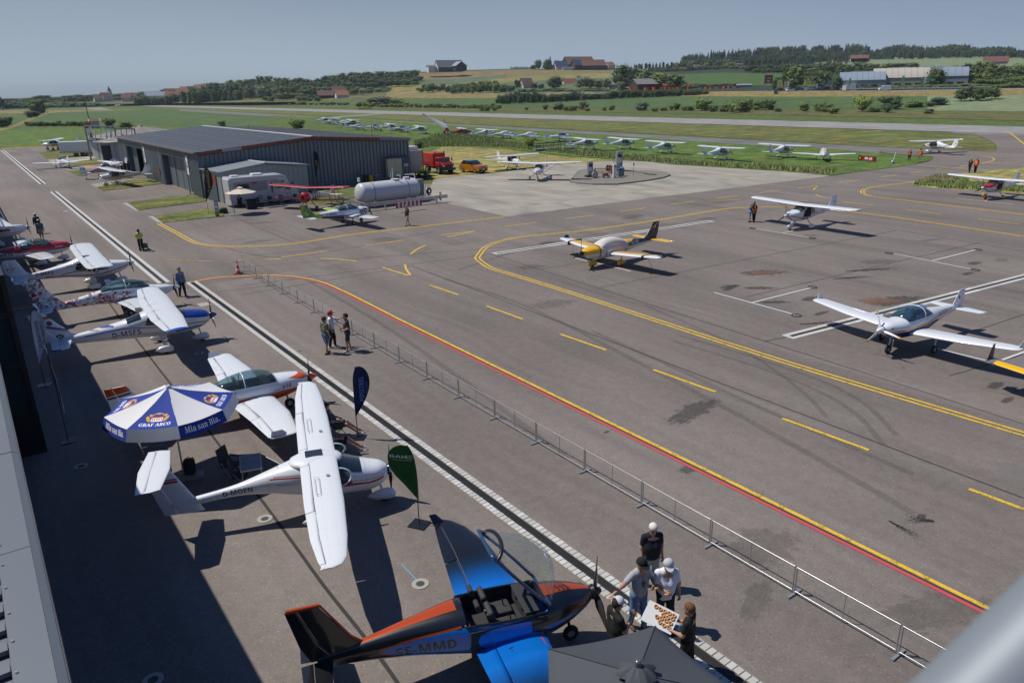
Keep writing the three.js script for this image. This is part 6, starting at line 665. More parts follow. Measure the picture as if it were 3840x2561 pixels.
{const yw=M2('#ecb200'),cov=mat(lin(.62,.58,.54),.75);
low({label:'yellow, white and black low wing aircraft with beige canopy cover, tied down',x:6.65,z:-49.05,yaw:3.824,liv:{x0:-5.2,x1:2.7,y0:.5,y1:2.45,w:1536,draw(L){L.poly([[2.7,.98],[2.7,2],[.9,2],[1.0,.98]],'#ecb200');L.line([[1,.98],[-.6,1.02],[-2,1.06],[-4,1.12]],.07,'#ecb200');L.poly([[-1.2,2],[-1.3,1.2],[-3.4,1.28],[-3.2,2]],'#ecb200');L.poly([[-1.3,1.2],[-2.4,1.42],[-3.6,1.5],[-5.2,1.3],[-5.2,1.05],[-1.4,1.06]],'#15171b');L.poly([[-3.4,1.3],[-5.2,1.3],[-5.2,2.45],[-4.3,2.45]],'#15171b');L.line([[-3.9,1.7],[-4.5,2.1],[-5.1,2.25]],.04,'#c9ccd0');L.text('HB-YZW',-2.2,1.2,.24,'#d7dade','bold');L.rect(-4.66,1.82,-4.46,2.02,'#b3121c');L.rect(-4.6,1.9,-4.52,1.94,'#fff');L.rect(-4.58,1.86,-4.54,1.98,'#fff');}},
st:lowSt.map((s)=>[s[0]>0?s[0]*1.16:s[0]*1.1,...s.slice(1)]),prop:{n:3,R:.85,a:.0,r:.14,l:.3,sm:mat(lin(.02,.022,.03),.3),y:1.08},gear:{nose:1.61,z:1.06,r:.19,spat:yw,wingleg:.75,leg:whiteA},stab:{x:-4.35,c:.85,y:1.12,b:1.75,sw:.05,m:yw},fin:{secs:[[1.05,-3.0,1.7,.07],[1.5,-3.75,1.15,.09],[2.28,-4.35,.66,.09]]},w:{b:4.55,xm:-.05,dih:.34,root:1.4,tip:1.0,winglet:.28,m:new THREE.MeshPhysicalMaterial({roughness:.32,clearcoat:.6,map:tex(canvas(512,128,(x)=>{x.fillStyle=WH;x.fillRect(0,0,512,128);x.fillStyle='#ecb200';x.fillRect(90,26,310,102);x.fillStyle='#22262c';x.beginPath();x.moveTo(410,128);x.quadraticCurveTo(440,60,512,30);x.lineTo(512,128);x.fill();x.strokeStyle='#9aa0a8';x.lineWidth=5;x.beginPath();x.moveTo(425,128);x.quadraticCurveTo(450,80,512,60);x.stroke();}))}),wlm:mat(lin(.05,.06,.08),.4),am:yw,fm:yw},canopy:{x0:1.15,x1:-1.2,h:.32,th:.98,m:cov,fm:cov,fr:.02},
extra(t,S,secs){const cv=Fus(lowSt.map((s)=>[s[0]>0?s[0]*1.16:s[0]*1.1,...s.slice(1)]));mesh('canopy_cover',patchGeo(cv,1.3,-1.3,-1.45,1.45,.02,14,12),cov,t);mesh('cover_strap',[patchGeo(cv,1.42,1.36,-2.4,2.4,.02,2,20),patchGeo(cv,.9,.84,-2.2,-1.4,.025,2,8),patchGeo(cv,.9,.84,1.4,2.2,.025,2,8)],blackG,t);for(const s of[1,-1]){mesh('wing_strap',box(1.3,.28,.07,.0,1.0,s*3.35,0,0,0),blackG,t);const e=secAt(secs,3.35);mesh('tie_rope',rod([.1,1.0,s*3.35],[-.2,.02,s*3.75],.012),mat(lin(.3,.25,.18),.9),t);}}});}
c42({label:'white strutted aircraft with dark red stripes and open door on the right apron',x:24.06,z:-60.82,yaw:3.737,liv:strD('D-MEFP',1),b:4.9,w:{winglet:.22},wins:[{lo:[[-.27,1.15],[-.85,1.3]],up:[[-.27,1.74],[-.7,1.66]]},{sides:[1],lo:[[1.0,1.12],[-.2,1.12]],up:[[.62,1.72],[-.2,1.76]]}],extra(t,S){mesh('door_opening',winGeo(S,[[.85,.85],[.3,.74],[-.2,.85]],[[.6,1.7],[.2,1.76],[-.2,1.74]],-1,.01),mat(lin(.02,.014,.016),.8),t);}});
c42({label:'white high wing aircraft with red cowling and yellow wheel covers at the right edge',x:48.34,z:-74.62,yaw:3.684,b:4.65,liv:{x0:-4.6,x1:2.4,y0:.5,y1:2.35,w:512,draw(L){L.poly([[2.4,2],[2.4,1.24],[1.6,1.22],[.9,1.4],[.9,2]],'#a5121c');L.line([[1.8,1.0],[.4,.92],[-1.4,1.02],[-3,1.1]],.05,'#a5121c');L.line([[-.3,1.1],[-1.0,1.5],[-1.4,1.5]],.04,'#a5121c');L.text('D-MWBV',-2.4,1.26,.22,'#333','bold');L.line([[-4.3,2.1],[-4.0,1.8],[-4.1,1.6]],.03,'#5a6fae');}},gear:{nose:1.45,z:.91,r:.18,spat:M2('#d2a600'),spatN:M2('#a5121c'),sl:.7},extra(t,S){mesh('door_opening',winGeo(S,[[.85,.85],[.3,.74],[-.2,.85]],[[.6,1.7],[.2,1.76],[-.2,1.74]],-1,.01),mat(lin(.02,.014,.016),.8),t);}});
c42({label:'white high wing aircraft on the taxiway behind two people in orange vests',x:69.4,z:-124.12,yaw:1.795,b:4.8,liv:strD('D-MEFT'),w:{winglet:.25},lo:1});
low({label:'green and white low wing aircraft D-MINI with hexagon pattern in front of the biplane',x:-14.53,z:-66.73,yaw:.736,liv:{x0:-4.6,x1:2.4,y0:.5,y1:2.4,w:1024,draw(L){L.poly([[-2.6,1.1],[-4.6,1.0],[-4.6,2.4],[-3.5,2.4]],'#7da321');L.poly([[-2.4,1.02],[-3.8,.9],[-3.8,1.12],[-2.6,1.2]],'#a9c21c');L.poly([[-.6,.95],[-2.6,1.0],[-2.6,.5],[-.6,.5]],'#3e5266');const hx=(x,y,r,c)=>{L.poly([0,1,2,3,4,5].map((i)=>[x+r*Math.cos(i*1.047),y+r*Math.sin(i*1.047)]),c);};for(const[x,y]of[[1.75,1.2],[1.5,1.02],[1.55,1.25],[1.3,1.14],[1.2,.94],[1.05,1.1],[1.7,.95]])hx(x,y,.11,'#33383e');for(const[x,y]of[[-3.9,1.9],[-4.1,1.7],[-3.75,1.6],[-4.0,2.1],[-3.5,1.4]])hx(x,y,.13,'#4b5a4a');hx(2.0,.98,.1,'#a9c21c');L.text('D-MINI',-1.75,1.14,.25,'#22262b','bold');L.line([[1.4,.8],[.2,.84],[-1,.9]],.08,'#4a6076');}},prop:{n:3,R:.8,a:.3,r:.12,l:.24,sm:M2('#5c9a2a')},gear:{nose:1.4,z:.97,r:.19,leg:blackG,wingleg:.7},w:{b:4.22,xm:.28,root:1.3,tip:.95,dih:.2},extra(t,S,secs){for(const s of[-1])mesh('wing_panel',wingGeo(sub(secs,2.2,3.9).map((q)=>[q[0],q[1]+.02,q[2]*1.02,q[3]+.005,q[4]*1.08]),s,0,1,{n:6}),M2('#a4bd1e'),t);mesh('wing_panel',wingGeo(sub(secs,1.4,2.3).map((q)=>[q[0],q[1]+.02,q[2]*1.02,q[3]+.005,q[4]*1.08]),1,0,1,{n:6}),M2('#39465a'),t);}});
{const rd=M2('#ad1020'),cr=mat(lin(.62,.57,.46),.5),bw=(y,b,c,x,m2)=>[[0,x+c/2,c,y,.11],[b*.92,x+c/2-.05,c,y+.16,.11],[b,x+c*.3,c*.6,y+.17,.06]];
const p=G(1186,786);
aircraft({name:'biplane',cat:'biplane',label:'cream and red biplane with round red engine cowling beside the motorhome',x:p.x-.4,z:p.z-.3,yaw:4.35,type:'low',st:[[1.4,1.35,.42,.42,.42],[1.1,1.35,.46,.46,.46],[.6,1.35,.42,.42,.46],[-.4,1.4,.4,.42,.46],[-1.4,1.3,.3,.32,.38],[-3.6,1.0,.07,.12,.12]],liv:{x0:-4.2,x1:1.6,y0:.6,y1:2.2,w:512,base:'#d9cdb4',draw(L){for(let i=0;i<4;i++)L.poly([[.55-i*.42,2],[.4-i*.42,2],[.2-i*.42,.6],[.35-i*.42,.6]],'#2a1613');for(let a=0;a<9;a++)for(let b=0;b<9;b++)if((a+b)%2)L.rect(-4.2+a*.09,1.1+b*.1,-4.2+a*.09+.09,1.1+b*.1+.1,'#ad1020');}},
wing:{secs:bw(2.25,4.7,1.25,.35),m:rd,fm:rd,am:rd,ctl:[.55,.95]},fin:{secs:[[1.05,-3.1,.95,.06],[1.5,-3.3,.85,.07],[1.95,-3.5,.5,.06]]},stab:{x:-3.3,c:.8,y:1.12,b:1.35,sw:.1,m:cr},prop:{n:2,R:.95,a:.5,r:.1,l:.12,m:mat(lin(.035,.022,.015),.3),sm:blackG,tm:M2('#c9a21c')},gear:{z:.95,mx:.7,r:.25,leg:rd,tail:-3.3},
extra(t){for(const s of[1,-1]){mesh('lower_wing',wingGeo(bw(.95,4.3,1.15,.0),s,0,1),rd,t);mesh('underside',wingGeo(bw(2.22,4.5,1.15,.35),s,0,1),cr,t);for(const dx of[.45,-.15])mesh('interplane_strut',rod([dx,2.35,s*3.0],[dx-.35,1.08,s*2.8],.025),rd,t);for(const dx of[.5,-.1])mesh('cabane_strut',rod([dx,2.25,s*.6],[dx-.1,1.7,s*.32],.025),blackG,t);mesh('flying_wire',rod([.2,2.3,s*2.9],[.2,1.1,s*.45],.008),gutM,t);}mesh('engine_cowl',new THREE.LatheGeometry([[.2,.5],[.42,.5],[.5,.36],[.52,0],[.46,-.2]].map((q)=>new THREE.Vector2(...q)),24).rotateZ(-Math.PI/2).translate(1.1,1.35,0),rd,t);mesh('cockpit_opening',[sph(.26,-.5,1.8,0,1.2,.3,.9),sph(.26,.2,1.8,0,1,.3,.9)],seatM,t);}});}
const cesSt=[[2.55,1.2,.2,.18,.18],[2.4,1.2,.44,.32,.34],[1.6,1.22,.52,.38,.46],[1.1,1.28,.56,.42,.54],[.6,1.4,.58,.64,.64],[-.4,1.42,.57,.64,.62],[-1.4,1.38,.44,.44,.5],[-3.2,1.28,.22,.24,.28],[-5.4,1.2,.06,.12,.12]];
const ces=(o)=>aircraft({type:'high',st:cesSt,wing:{secs:[[0,1.15,1.6,2.1,.13],[2.6,1.15,1.6,2.18,.13],[5.2,.98,1.1,2.3,.11],[5.5,.7,.7,2.32,.06]],ctl:[.52,.95]},fin:{secs:[[1.3,-3.9,1.5,.06],[1.6,-4.5,1.15,.08],[2.75,-5.25,.75,.08]]},stab:{x:-5.1,c:1.0,y:1.3,b:1.75,sw:.15},prop:{n:2,R:.95,a:.45,r:.16,l:.26},gear:{nose:1.65,z:1.27,r:.2,spat:whiteA},patch:[{xa:1.35,xb:.75,ta:[-1.0,-1.1],tb:[1.0,1.1]},{name:'rear_window',xa:-1.1,xb:-1.6,ta:-.8,tb:.8}],wins:[{lo:[[1.05,1.38],[.05,1.38]],up:[[.8,1.85],[.05,1.95]]},{lo:[[-.05,1.38],[-1.1,1.45]],up:[[-.05,1.95],[-.9,1.88]]}],strut:{x:.3,y:.88,k:.48},...o});
ces({label:'white strutted high wing aircraft facing the camera beside the fuel pumps',x:3.97,z:-97.91,yaw:4.488,liv:{x0:-6,x1:2.7,y0:.5,y1:2.9,w:512,draw(L){L.line([[2.4,1.1],[.5,1.0],[-3,1.2]],.07,'#8a2028');L.line([[2.4,1.25],[1,1.2]],.05,'#333');}},extra(t){mesh('cowl_inlet',[box(.06,.14,.26,2.46,1.3,.22),box(.06,.14,.26,2.46,1.3,-.22)],blackG,t);}});
ces({label:'white high wing aircraft with red script on its side parked at the far left',x:-101.5,z:-172.4,yaw:4.164-.9,lo:1,liv:{x0:-6,x1:2.7,y0:.5,y1:2.9,w:512,draw(L){L.text('skydive team.com',-1.2,1.12,.4,'#9c1a28','italic bold');L.rect(2.7,.5,-6,.9,'#2a2c30');L.rect(-5.6,2.3,-5.35,2.4,'#222');}},gear:{nose:1.65,z:1.27,r:.32,leg:blackG},prop:{n:3,R:1.1,a:0,r:.16,l:.26}});
c42({label:'white high wing aircraft on the dry grass behind the one at the pumps',x:.48,z:-112.15,yaw:5.245,liv:{x0:-4.6,x1:2.4,y0:.5,y1:2.35,w:256,draw(){}},wins:[{sides:[1],lo:[[1.0,1.0],[-.2,.85]],up:[[.62,1.72],[-.2,1.76]],m:mat(lin(.02,.02,.02),.6)},{sides:[-1],lo:[[1.0,1.12],[-.2,1.12]],up:[[.62,1.72],[-.2,1.76]]}],strut:null});
c42({label:'white strutted high wing aircraft with red line on the small lawn by the hangar',x:-52.26,z:-101.45,yaw:3.936,liv:{x0:-4.6,x1:2.4,y0:.5,y1:2.35,w:512,draw(L){L.line([[2,1.0],[0,.98],[-2.8,1.1]],.06,'#9c1a28');L.text('D-MOGD',-2.6,1.3,.26,'#333a40','bold');}},prop:{n:3,R:.85,a:0,r:.1,l:.2}});
low({label:'white low wing aircraft with wide straight wings on the left apron',x:-74.96,z:-128.32,yaw:2.327,lo:1,w:{b:4.3,dih:.25,xm:.1},liv:{x0:-4.6,x1:2.4,y0:.5,y1:2.4,w:256,draw(L){L.line([[1.8,1.0],[-2,1.05]],.05,'#7c8894');}}});
low({label:'white aircraft with rainbow coloured wings by the round hangar',x:-62.6,z:-121.5,yaw:2.45,lo:1,w:{b:6.2,dih:.35,xm:.05,tip:.8,m:new THREE.MeshStandardMaterial({roughness:.5,map:tex(canvas(256,8,(x)=>{const g=x.createLinearGradient(0,0,256,0);[['#dfe2e6',0],['#dfe2e6',.3],['#b81e28',.4],['#d86a12',.55],['#d9a312',.7],['#27408c',.9],['#27408c',1]].forEach(([c,s])=>g.addColorStop(s,c));x.fillStyle=g;x.fillRect(0,0,256,8);}))})},liv:{x0:-4.6,x1:2.4,y0:.5,y1:2.4,w:256,draw(L){L.line([[1.8,.9],[-2,1.0]],.1,'#a82028');}},canopy:{x0:1.0,x1:-1.05,h:.36,th:.92,m:mat(lin(.05,.1,.1),.1,{clearcoat:1}),fm:whiteA}});
{const rb={x0:-4.2,x1:1.6,y0:.6,y1:2.2,w:512,draw(L){const c=['#1d2c66','#7b1f4a','#b32630','#d2641a','#1d2c66','#3b4a86'];c.forEach((q,i)=>L.line([[1.6,1.75-i*.16],[-.6,1.6-i*.14],[-3,1.25-i*.06]],.06,q));L.text('D-EDCF',-3.6,1.5,.22,'#22304f','bold');}};
const rw=new THREE.MeshStandardMaterial({roughness:.5,map:tex(canvas(256,64,(x)=>{x.fillStyle='#dfe2e6';x.fillRect(0,0,256,64);['#b32630','#d2641a','#3b4a86'].forEach((c,i)=>{x.fillStyle=c;x.fillRect(110+i*40,0,22,64);});}))});const p=G(410,664),bw=(y,b,c,x)=>[[0,x+c/2,c,y,.11],[b*.92,x+c/2-.05,c,y+.1,.11],[b,x+c*.3,c*.6,y+.11,.06]];
aircraft({name:'biplane',cat:'biplane',label:'small aerobatic biplane with rainbow stripes and round tail by the hangar',x:p.x,z:p.z,yaw:.95,type:'low',lo:1,st:[[1.5,1.25,.3,.3,.3],[1.2,1.25,.42,.4,.42],[.4,1.25,.42,.42,.44],[-.6,1.3,.38,.46,.44],[-1.8,1.15,.25,.28,.34],[-3.6,.75,.06,.12,.12]],liv:rb,wing:{secs:bw(2.1,3.0,1.0,.45),m:rw},fin:{secs:[[.8,-2.9,1.0,.06],[1.3,-3.1,1.0,.07],[1.75,-3.4,.6,.06]]},stab:{x:-3.2,c:.8,y:.95,b:1.2,sw:.1},prop:{n:2,R:.9,a:.2,r:.18,l:.3},gear:{z:.8,mx:.7,r:.22,spat:whiteA,leg:whiteA,tail:-3.4},canopy:{x0:.3,x1:-1.1,h:.3,th:.9,m:mat(lin(.12,.2,.2),.1,{clearcoat:1}),fm:whiteA},
extra(t){for(const s of[1,-1]){mesh('lower_wing',wingGeo(bw(.95,2.8,.95,.1),s,0,1,{n:5}),rw,t);mesh('interplane_strut',rod([.4,2.15,s*2.2],[.0,1.05,s*2.1],.03),whiteA,t);mesh('cabane_strut',rod([.4,2.1,s*.5],[.3,1.6,s*.3],.03),whiteA,t);}}});}
const rowG='white aircraft parked in the grass row';
const hiA=c42({label:'white high wing aircraft with dark nose scroll on the grass near the red sign',x:33.13,z:-119.17,yaw:.64,lo:1,strut:null,group:rowG,liv:{x0:-4.6,x1:2.4,y0:.5,y1:2.35,w:256,draw(L){L.line([[1.9,1.1],[1.2,.95],[.2,.95]],.07,'#27303c');L.text('D-MVHL',-4.05,1.5,.16,'#444','bold');}},stab:{x:-3.75,c:.85,y:1.2,b:1.45,sw:.1}});
const hiB=c42({label:'strutted aircraft with red line left of the red sign',x:43.66,z:-121.19,yaw:.707,lo:1,group:rowG,liv:{x0:-4.6,x1:2.4,y0:.5,y1:2.35,w:256,draw(L){L.line([[1.9,1.1],[0,.95],[-2.4,1.05]],.06,'#8a1f2a');for(let i=0;i<4;i++)L.rect(-4.4,1.4+i*.18,-3.9,1.46+i*.18,'#a33');}}});
clone(hiA,'white high wing aircraft on the grass behind the pumps, left of the one with nose scroll',v3(27.18,0,-132.67),.642,rowG);
clone(hiA,'white high wing aircraft with yellow badge place on the grass left of the pumps pole',v3(21.58,0,-143.39),.541,rowG);
clone(hiB,'white high wing aircraft with dark legs beneath on the grass behind the metal footbridge',v3(14.8,0,-144.3),.477,rowG);
const P8=G(1826,517);clone(hiA,'white high wing aircraft on the grass right of the red one in the reeds',P8,.6,rowG);
const loB=low({label:'low wing aircraft with beige canopy cover left of the sign',x:48,z:-116.08,yaw:1.205,lo:1,group:rowG,w:{b:4.5,dih:.25},canopy:{x0:1.0,x1:-1.05,h:.34,th:.92,m:mat(lin(.5,.44,.36),.8),fm:mat(lin(.5,.44,.36),.8)}});
const loA=low({label:'white low wing aircraft on the grass left of the metal footbridge',...(()=>{const p=G(2106,530);return{x:p.x,z:p.z};})(),yaw:.55,lo:1,group:rowG,w:{b:4.3,dih:.25},canopy:{x0:1.0,x1:-1.05,h:.34,th:.92,m:mat(lin(.05,.08,.09),.1,{clearcoat:1}),fm:whiteA}});
const loC=low({label:'white low wing aircraft with covered canopy and dark lettering on the grass',...(()=>{const p=G(1987,525);return{x:p.x,z:p.z};})(),yaw:.5,lo:1,group:rowG,w:{b:4.3,dih:.25},liv:{x0:-4.6,x1:2.4,y0:.5,y1:2.4,w:256,draw(L){L.text('D-MAPP',-1.9,1.1,.3,'#23272c','bold');}},canopy:{x0:1.0,x1:-1.05,h:.34,th:.92,m:mat(lin(.6,.6,.6),.6),fm:whiteA}});
for(const[x,y,a,s,l]of[[1893,520,.5,loC,'white covered low wing aircraft on the grass right of the high wing by the reeds'],[1410,489,.5,loA,'white low wing aircraft beyond the hangar roof by the striped pole'],[1344,487,.55,loB,'white aircraft with swept white wing over the hangar roof'],[1290,471,.5,loC,'white low wing aircraft left of the blue striped one on the far grass'],[1219,463,.45,hiA,'leftmost white aircraft of the far grass row'],[1250,466,.45,loA,'second white aircraft from the left of the far grass row'],[1466,491,.5,hiB,'white high wing aircraft left of the orange one on the far grass']])clone(s,l,G(x,y),a,rowG);
low({label:'white and orange low wing aircraft on the far grass behind the hangar roof',...(()=>{const p=G(1510,496);return{x:p.x,z:p.z};})(),yaw:.5,lo:1,liv:{x0:-4.6,x1:2.4,y0:.5,y1:2.4,w:256,draw(L){L.poly([[2.4,1.2],[0,1.0],[-2,1.05],[-2,.5],[2.4,.5]],'#b5551a');}},canopy:{x0:1.0,x1:-1.05,h:.34,th:.92,m:mat(lin(.04,.09,.12),.1,{clearcoat:1}),fm:whiteA}});
c42({label:'white strutted high wing aircraft on the far grass just left of the hang glider trike',...(()=>{const p=G(1576,502);return{x:p.x,z:p.z};})(),yaw:.45,lo:1,liv:{x0:-4.6,x1:2.4,y0:.5,y1:2.35,w:256,draw(L){L.line([[1.9,1.0],[-2.4,1.05]],.04,'#3a4a78');}}});
ces({label:'blue and white high wing aircraft in the far grass row',...(()=>{const p=G(1322,476);return{x:p.x,z:p.z};})(),yaw:.6,lo:1,liv:{x0:-6,x1:2.7,y0:.5,y1:2.9,w:256,draw(L){L.poly([[2.7,1.15],[0,1.2],[-4,1.25],[-4,.5],[2.7,.5]],'#1d2f6e');L.line([[-4.5,1.4],[-5.6,2.6]],.2,'#1d2f6e');}}});
c42({label:'red and white high wing aircraft half hidden in the reeds on the grass',...(()=>{const p=G(1735,512);return{x:p.x,z:p.z};})(),yaw:.35,lo:1,liv:{x0:-4.6,x1:2.4,y0:.5,y1:2.35,w:256,draw(L){L.poly([[2.4,2.3],[-4.6,2.3],[-4.6,.98],[-1,.92],[2.4,.98]],'#b0141f');L.text('D-MXRT',-2,1.25,.28,'#fff','bold');}},w:{tipm:M2('#c22a44'),tipf:.8}});
{
const p=G(1668,508),t=thing('hang_glider_trike','hang glider trike with long white delta wing tipped up beside the red aircraft','trike',p.toArray(),.3);const A=v3(-5.4,5.3,-1.0),B=v3(.3,2.9,0),C=v3(.9,1.0,1.6);const g=new THREE.BufferGeometry(),pts=[A,B,C];const P=[];for(let i=0;i<=10;i++){const r=[],L=A.clone().lerp(B,i/10),R=A.clone().lerp(C,Math.min(1,i/10));for(let j=0;j<=6;j++){const q=L.clone().lerp(R,j/6);q.y+=.35*Math.sin(j/6*Math.PI);r.push(q);}P.push(r);}
mesh('sail',gridGeo(P),mat(lin(.62,.63,.63),.6,{side:THREE.DoubleSide}),t);mesh('leading_edge',rod(A,B,.06),whiteA,t);mesh('mast',rod([-.2,1,.4],[.1,4.3,.2],.05),blackG,t);mesh('frame',[rod([1.4,.4,0],[-.8,.5,0],.05),rod([1.4,.4,0],[.1,2,0],.04)],blackG,t);mesh('pod',sph(.55,.9,.8,0,1.5,.7,.6),mat(lin(.4,.41,.42),.4),t);mesh('seat',rbox(.5,.7,.5,.1,-.1,.9,0),mat(lin(.3,.03,.04),.7),t);for(const[x,z]of[[1.6,0],[-.6,.9],[-.6,-.9]]){mesh('wheel',wheelT(.22).translate(x,.22,z),tyreM,t);mesh('wheel_fairing',spatGeo(.8,.28).translate(x,.3,z),whiteA,t);}mesh('propeller_blade',bladeGeo(.85).translate(-1,1.2,0),blackG,t);}
{const p=G(436,399.5),g=low({name:'glider',cat:'glider',label:'small white aircraft tiny on the far end of the runway',x:p.x,z:p.z,yaw:2.6,lo:1,w:{b:6.5,dih:.4,root:1.0,tip:.5}});g.scale.setScalar(1.25);}
{const p=G(3712,1352,1.1),yw=M2('#ecb200'),t=thing('wing_section','yellow and grey wing tip with black winglet entering at the right edge','aircraft wing',[p.x+2.63,0,p.z+4.04],3.72);const secs=[[1.2,.45,1.2,.95,.13],[4.4,.3,.9,1.1,.12],[4.75,.15,.6,1.14,.08],[4.85,0,.4,1.16,.05]];const w=mesh('wing',wingGeo(secs,1,0,.74),new THREE.MeshStandardMaterial({roughness:.4,map:tex(canvas(128,64,(x)=>{x.fillStyle='#6a6f78';x.fillRect(0,0,128,64);x.fillStyle='#ecb200';x.fillRect(0,0,118,26);}))}),t);mesh('aileron',wingGeo(secs.slice(0,2),1,.75,1,{n:3}),mat(lin(.16,.17,.2),.4),t);const wl=wingGeo([[1.14,.2,.5,0,.1],[1.5,.02,.3,0,.1],[1.75,-.1,.15,0,.08]],1,0,1,{vertical:true,n:6});mesh('winglet',wl.translate(0,0,4.82),blackG,t);mesh('wheel',wheelT(.2).translate(0,.2,1.0),tyreM,t);mesh('leg',rod([0,.2,1.0],[0,.95,1.2],.03),legM,t);}
// ---------- people ----------
const skins=[[.44,.25,.17],[.38,.21,.14],[.5,.3,.21]].map((c)=>mat(lin(...c),.6));
function blob(bones,N,kk=42){
const mn=v3(1e9,1e9,1e9),mx=v3(-1e9,-1e9,-1e9);for(const b of bones)for(const p of[b[0],b[1]]){const r=Math.max(b[2],b[3])+.05;mn.min(v3(p.x-r,p.y-r,p.z-r));mx.max(v3(p.x+r,p.y+r,p.z+r));}
const c=mn.clone().add(mx).multiplyScalar(.5),h=Math.max(mx.x-mn.x,mx.y-mn.y,mx.z-mn.z)/2*1.04,mc=new MarchingCubes(N,barkM,false,false,60000),F=mc.field;F.fill(0);const st=2*h/N;
for(const[a,b,r1,r2]of bones){const d=b.clone().sub(a),L2=d.lengthSq()||1e-9,R=Math.max(r1,r2)+.09,lo=(q)=>Math.max(0,Math.floor((q+h)/st-1)),hi=(q)=>Math.min(N-1,Math.ceil((q+h)/st+1));
const A=a.clone().sub(c),B=b.clone().sub(c);for(let z=lo(Math.min(A.z,B.z)-R);z<=hi(Math.max(A.z,B.z)+R);z++)for(let y=lo(Math.min(A.y,B.y)-R);y<=hi(Math.max(A.y,B.y)+R);y++)for(let x=lo(Math.min(A.x,B.x)-R);x<=hi(Math.max(A.x,B.x)+R);x++){const px=-h+x*st-A.x,py=-h+y*st-A.y,pz=-h+z*st-A.z,t=clamp((px*d.x+py*d.y+pz*d.z)/L2,0,1),ds=Math.hypot(px-t*d.x,py-t*d.y,pz-t*d.z)-lerp(r1,r2,t);F[x+y*N+z*N*N]+=Math.exp(-kk*ds);}}
for(let i=0;i<F.length;i++)F[i]=F[i]>0?Math.max(-.3,Math.log(F[i])/kk):-.3;
mc.isolation=0;mc.update();const g=new THREE.BufferGeometry();g.setAttribute('position',new THREE.BufferAttribute(mc.positionArray.slice(0,mc.count*3),3));g.setAttribute('normal',new THREE.BufferAttribute(mc.normalArray.slice(0,mc.count*3),3));g.scale(h,h,h).translate(c.x,c.y,c.z);if(N>0)g.computeVertexNormals();return norm(g);
}
function handGeo(w,dir,nrm,curl){const d=dir.clone().normalize(),n=nrm.clone().addScaledVector(d,-nrm.dot(d)).normalize(),s=d.clone().cross(n),P=(a,b,c)=>w.clone().addScaledVector(d,a).addScaledVector(s,b).addScaledVector(n,c),g=[];
for(const k of[-.024,0,.024])g.push(rod(P(-.01,k*.6,0),P(.085,k,0),.019,.017,7));[[.03,.072],[.01,.08],[-.011,.075],[-.031,.058]].forEach(([b,l])=>{const q=P(.085+l*.55*Math.cos(curl*.6),b*1.06,l*.55*Math.sin(curl*.6)),e=q.clone().addScaledVector(d,l*.5*Math.cos(curl*1.7)).addScaledVector(n,l*.5*Math.sin(curl*1.7));g.push(rod(P(.08,b,0),q,.0095,.0088,6),rod(q,e,.0088,.007,6));});g.push(rod(P(.02,.025,0),P(.055,.055,.02),.012,.0105,6),rod(P(.055,.055,.02),P(.09,.058,.034+curl*.01),.0105,.008,6));return merge(g);}
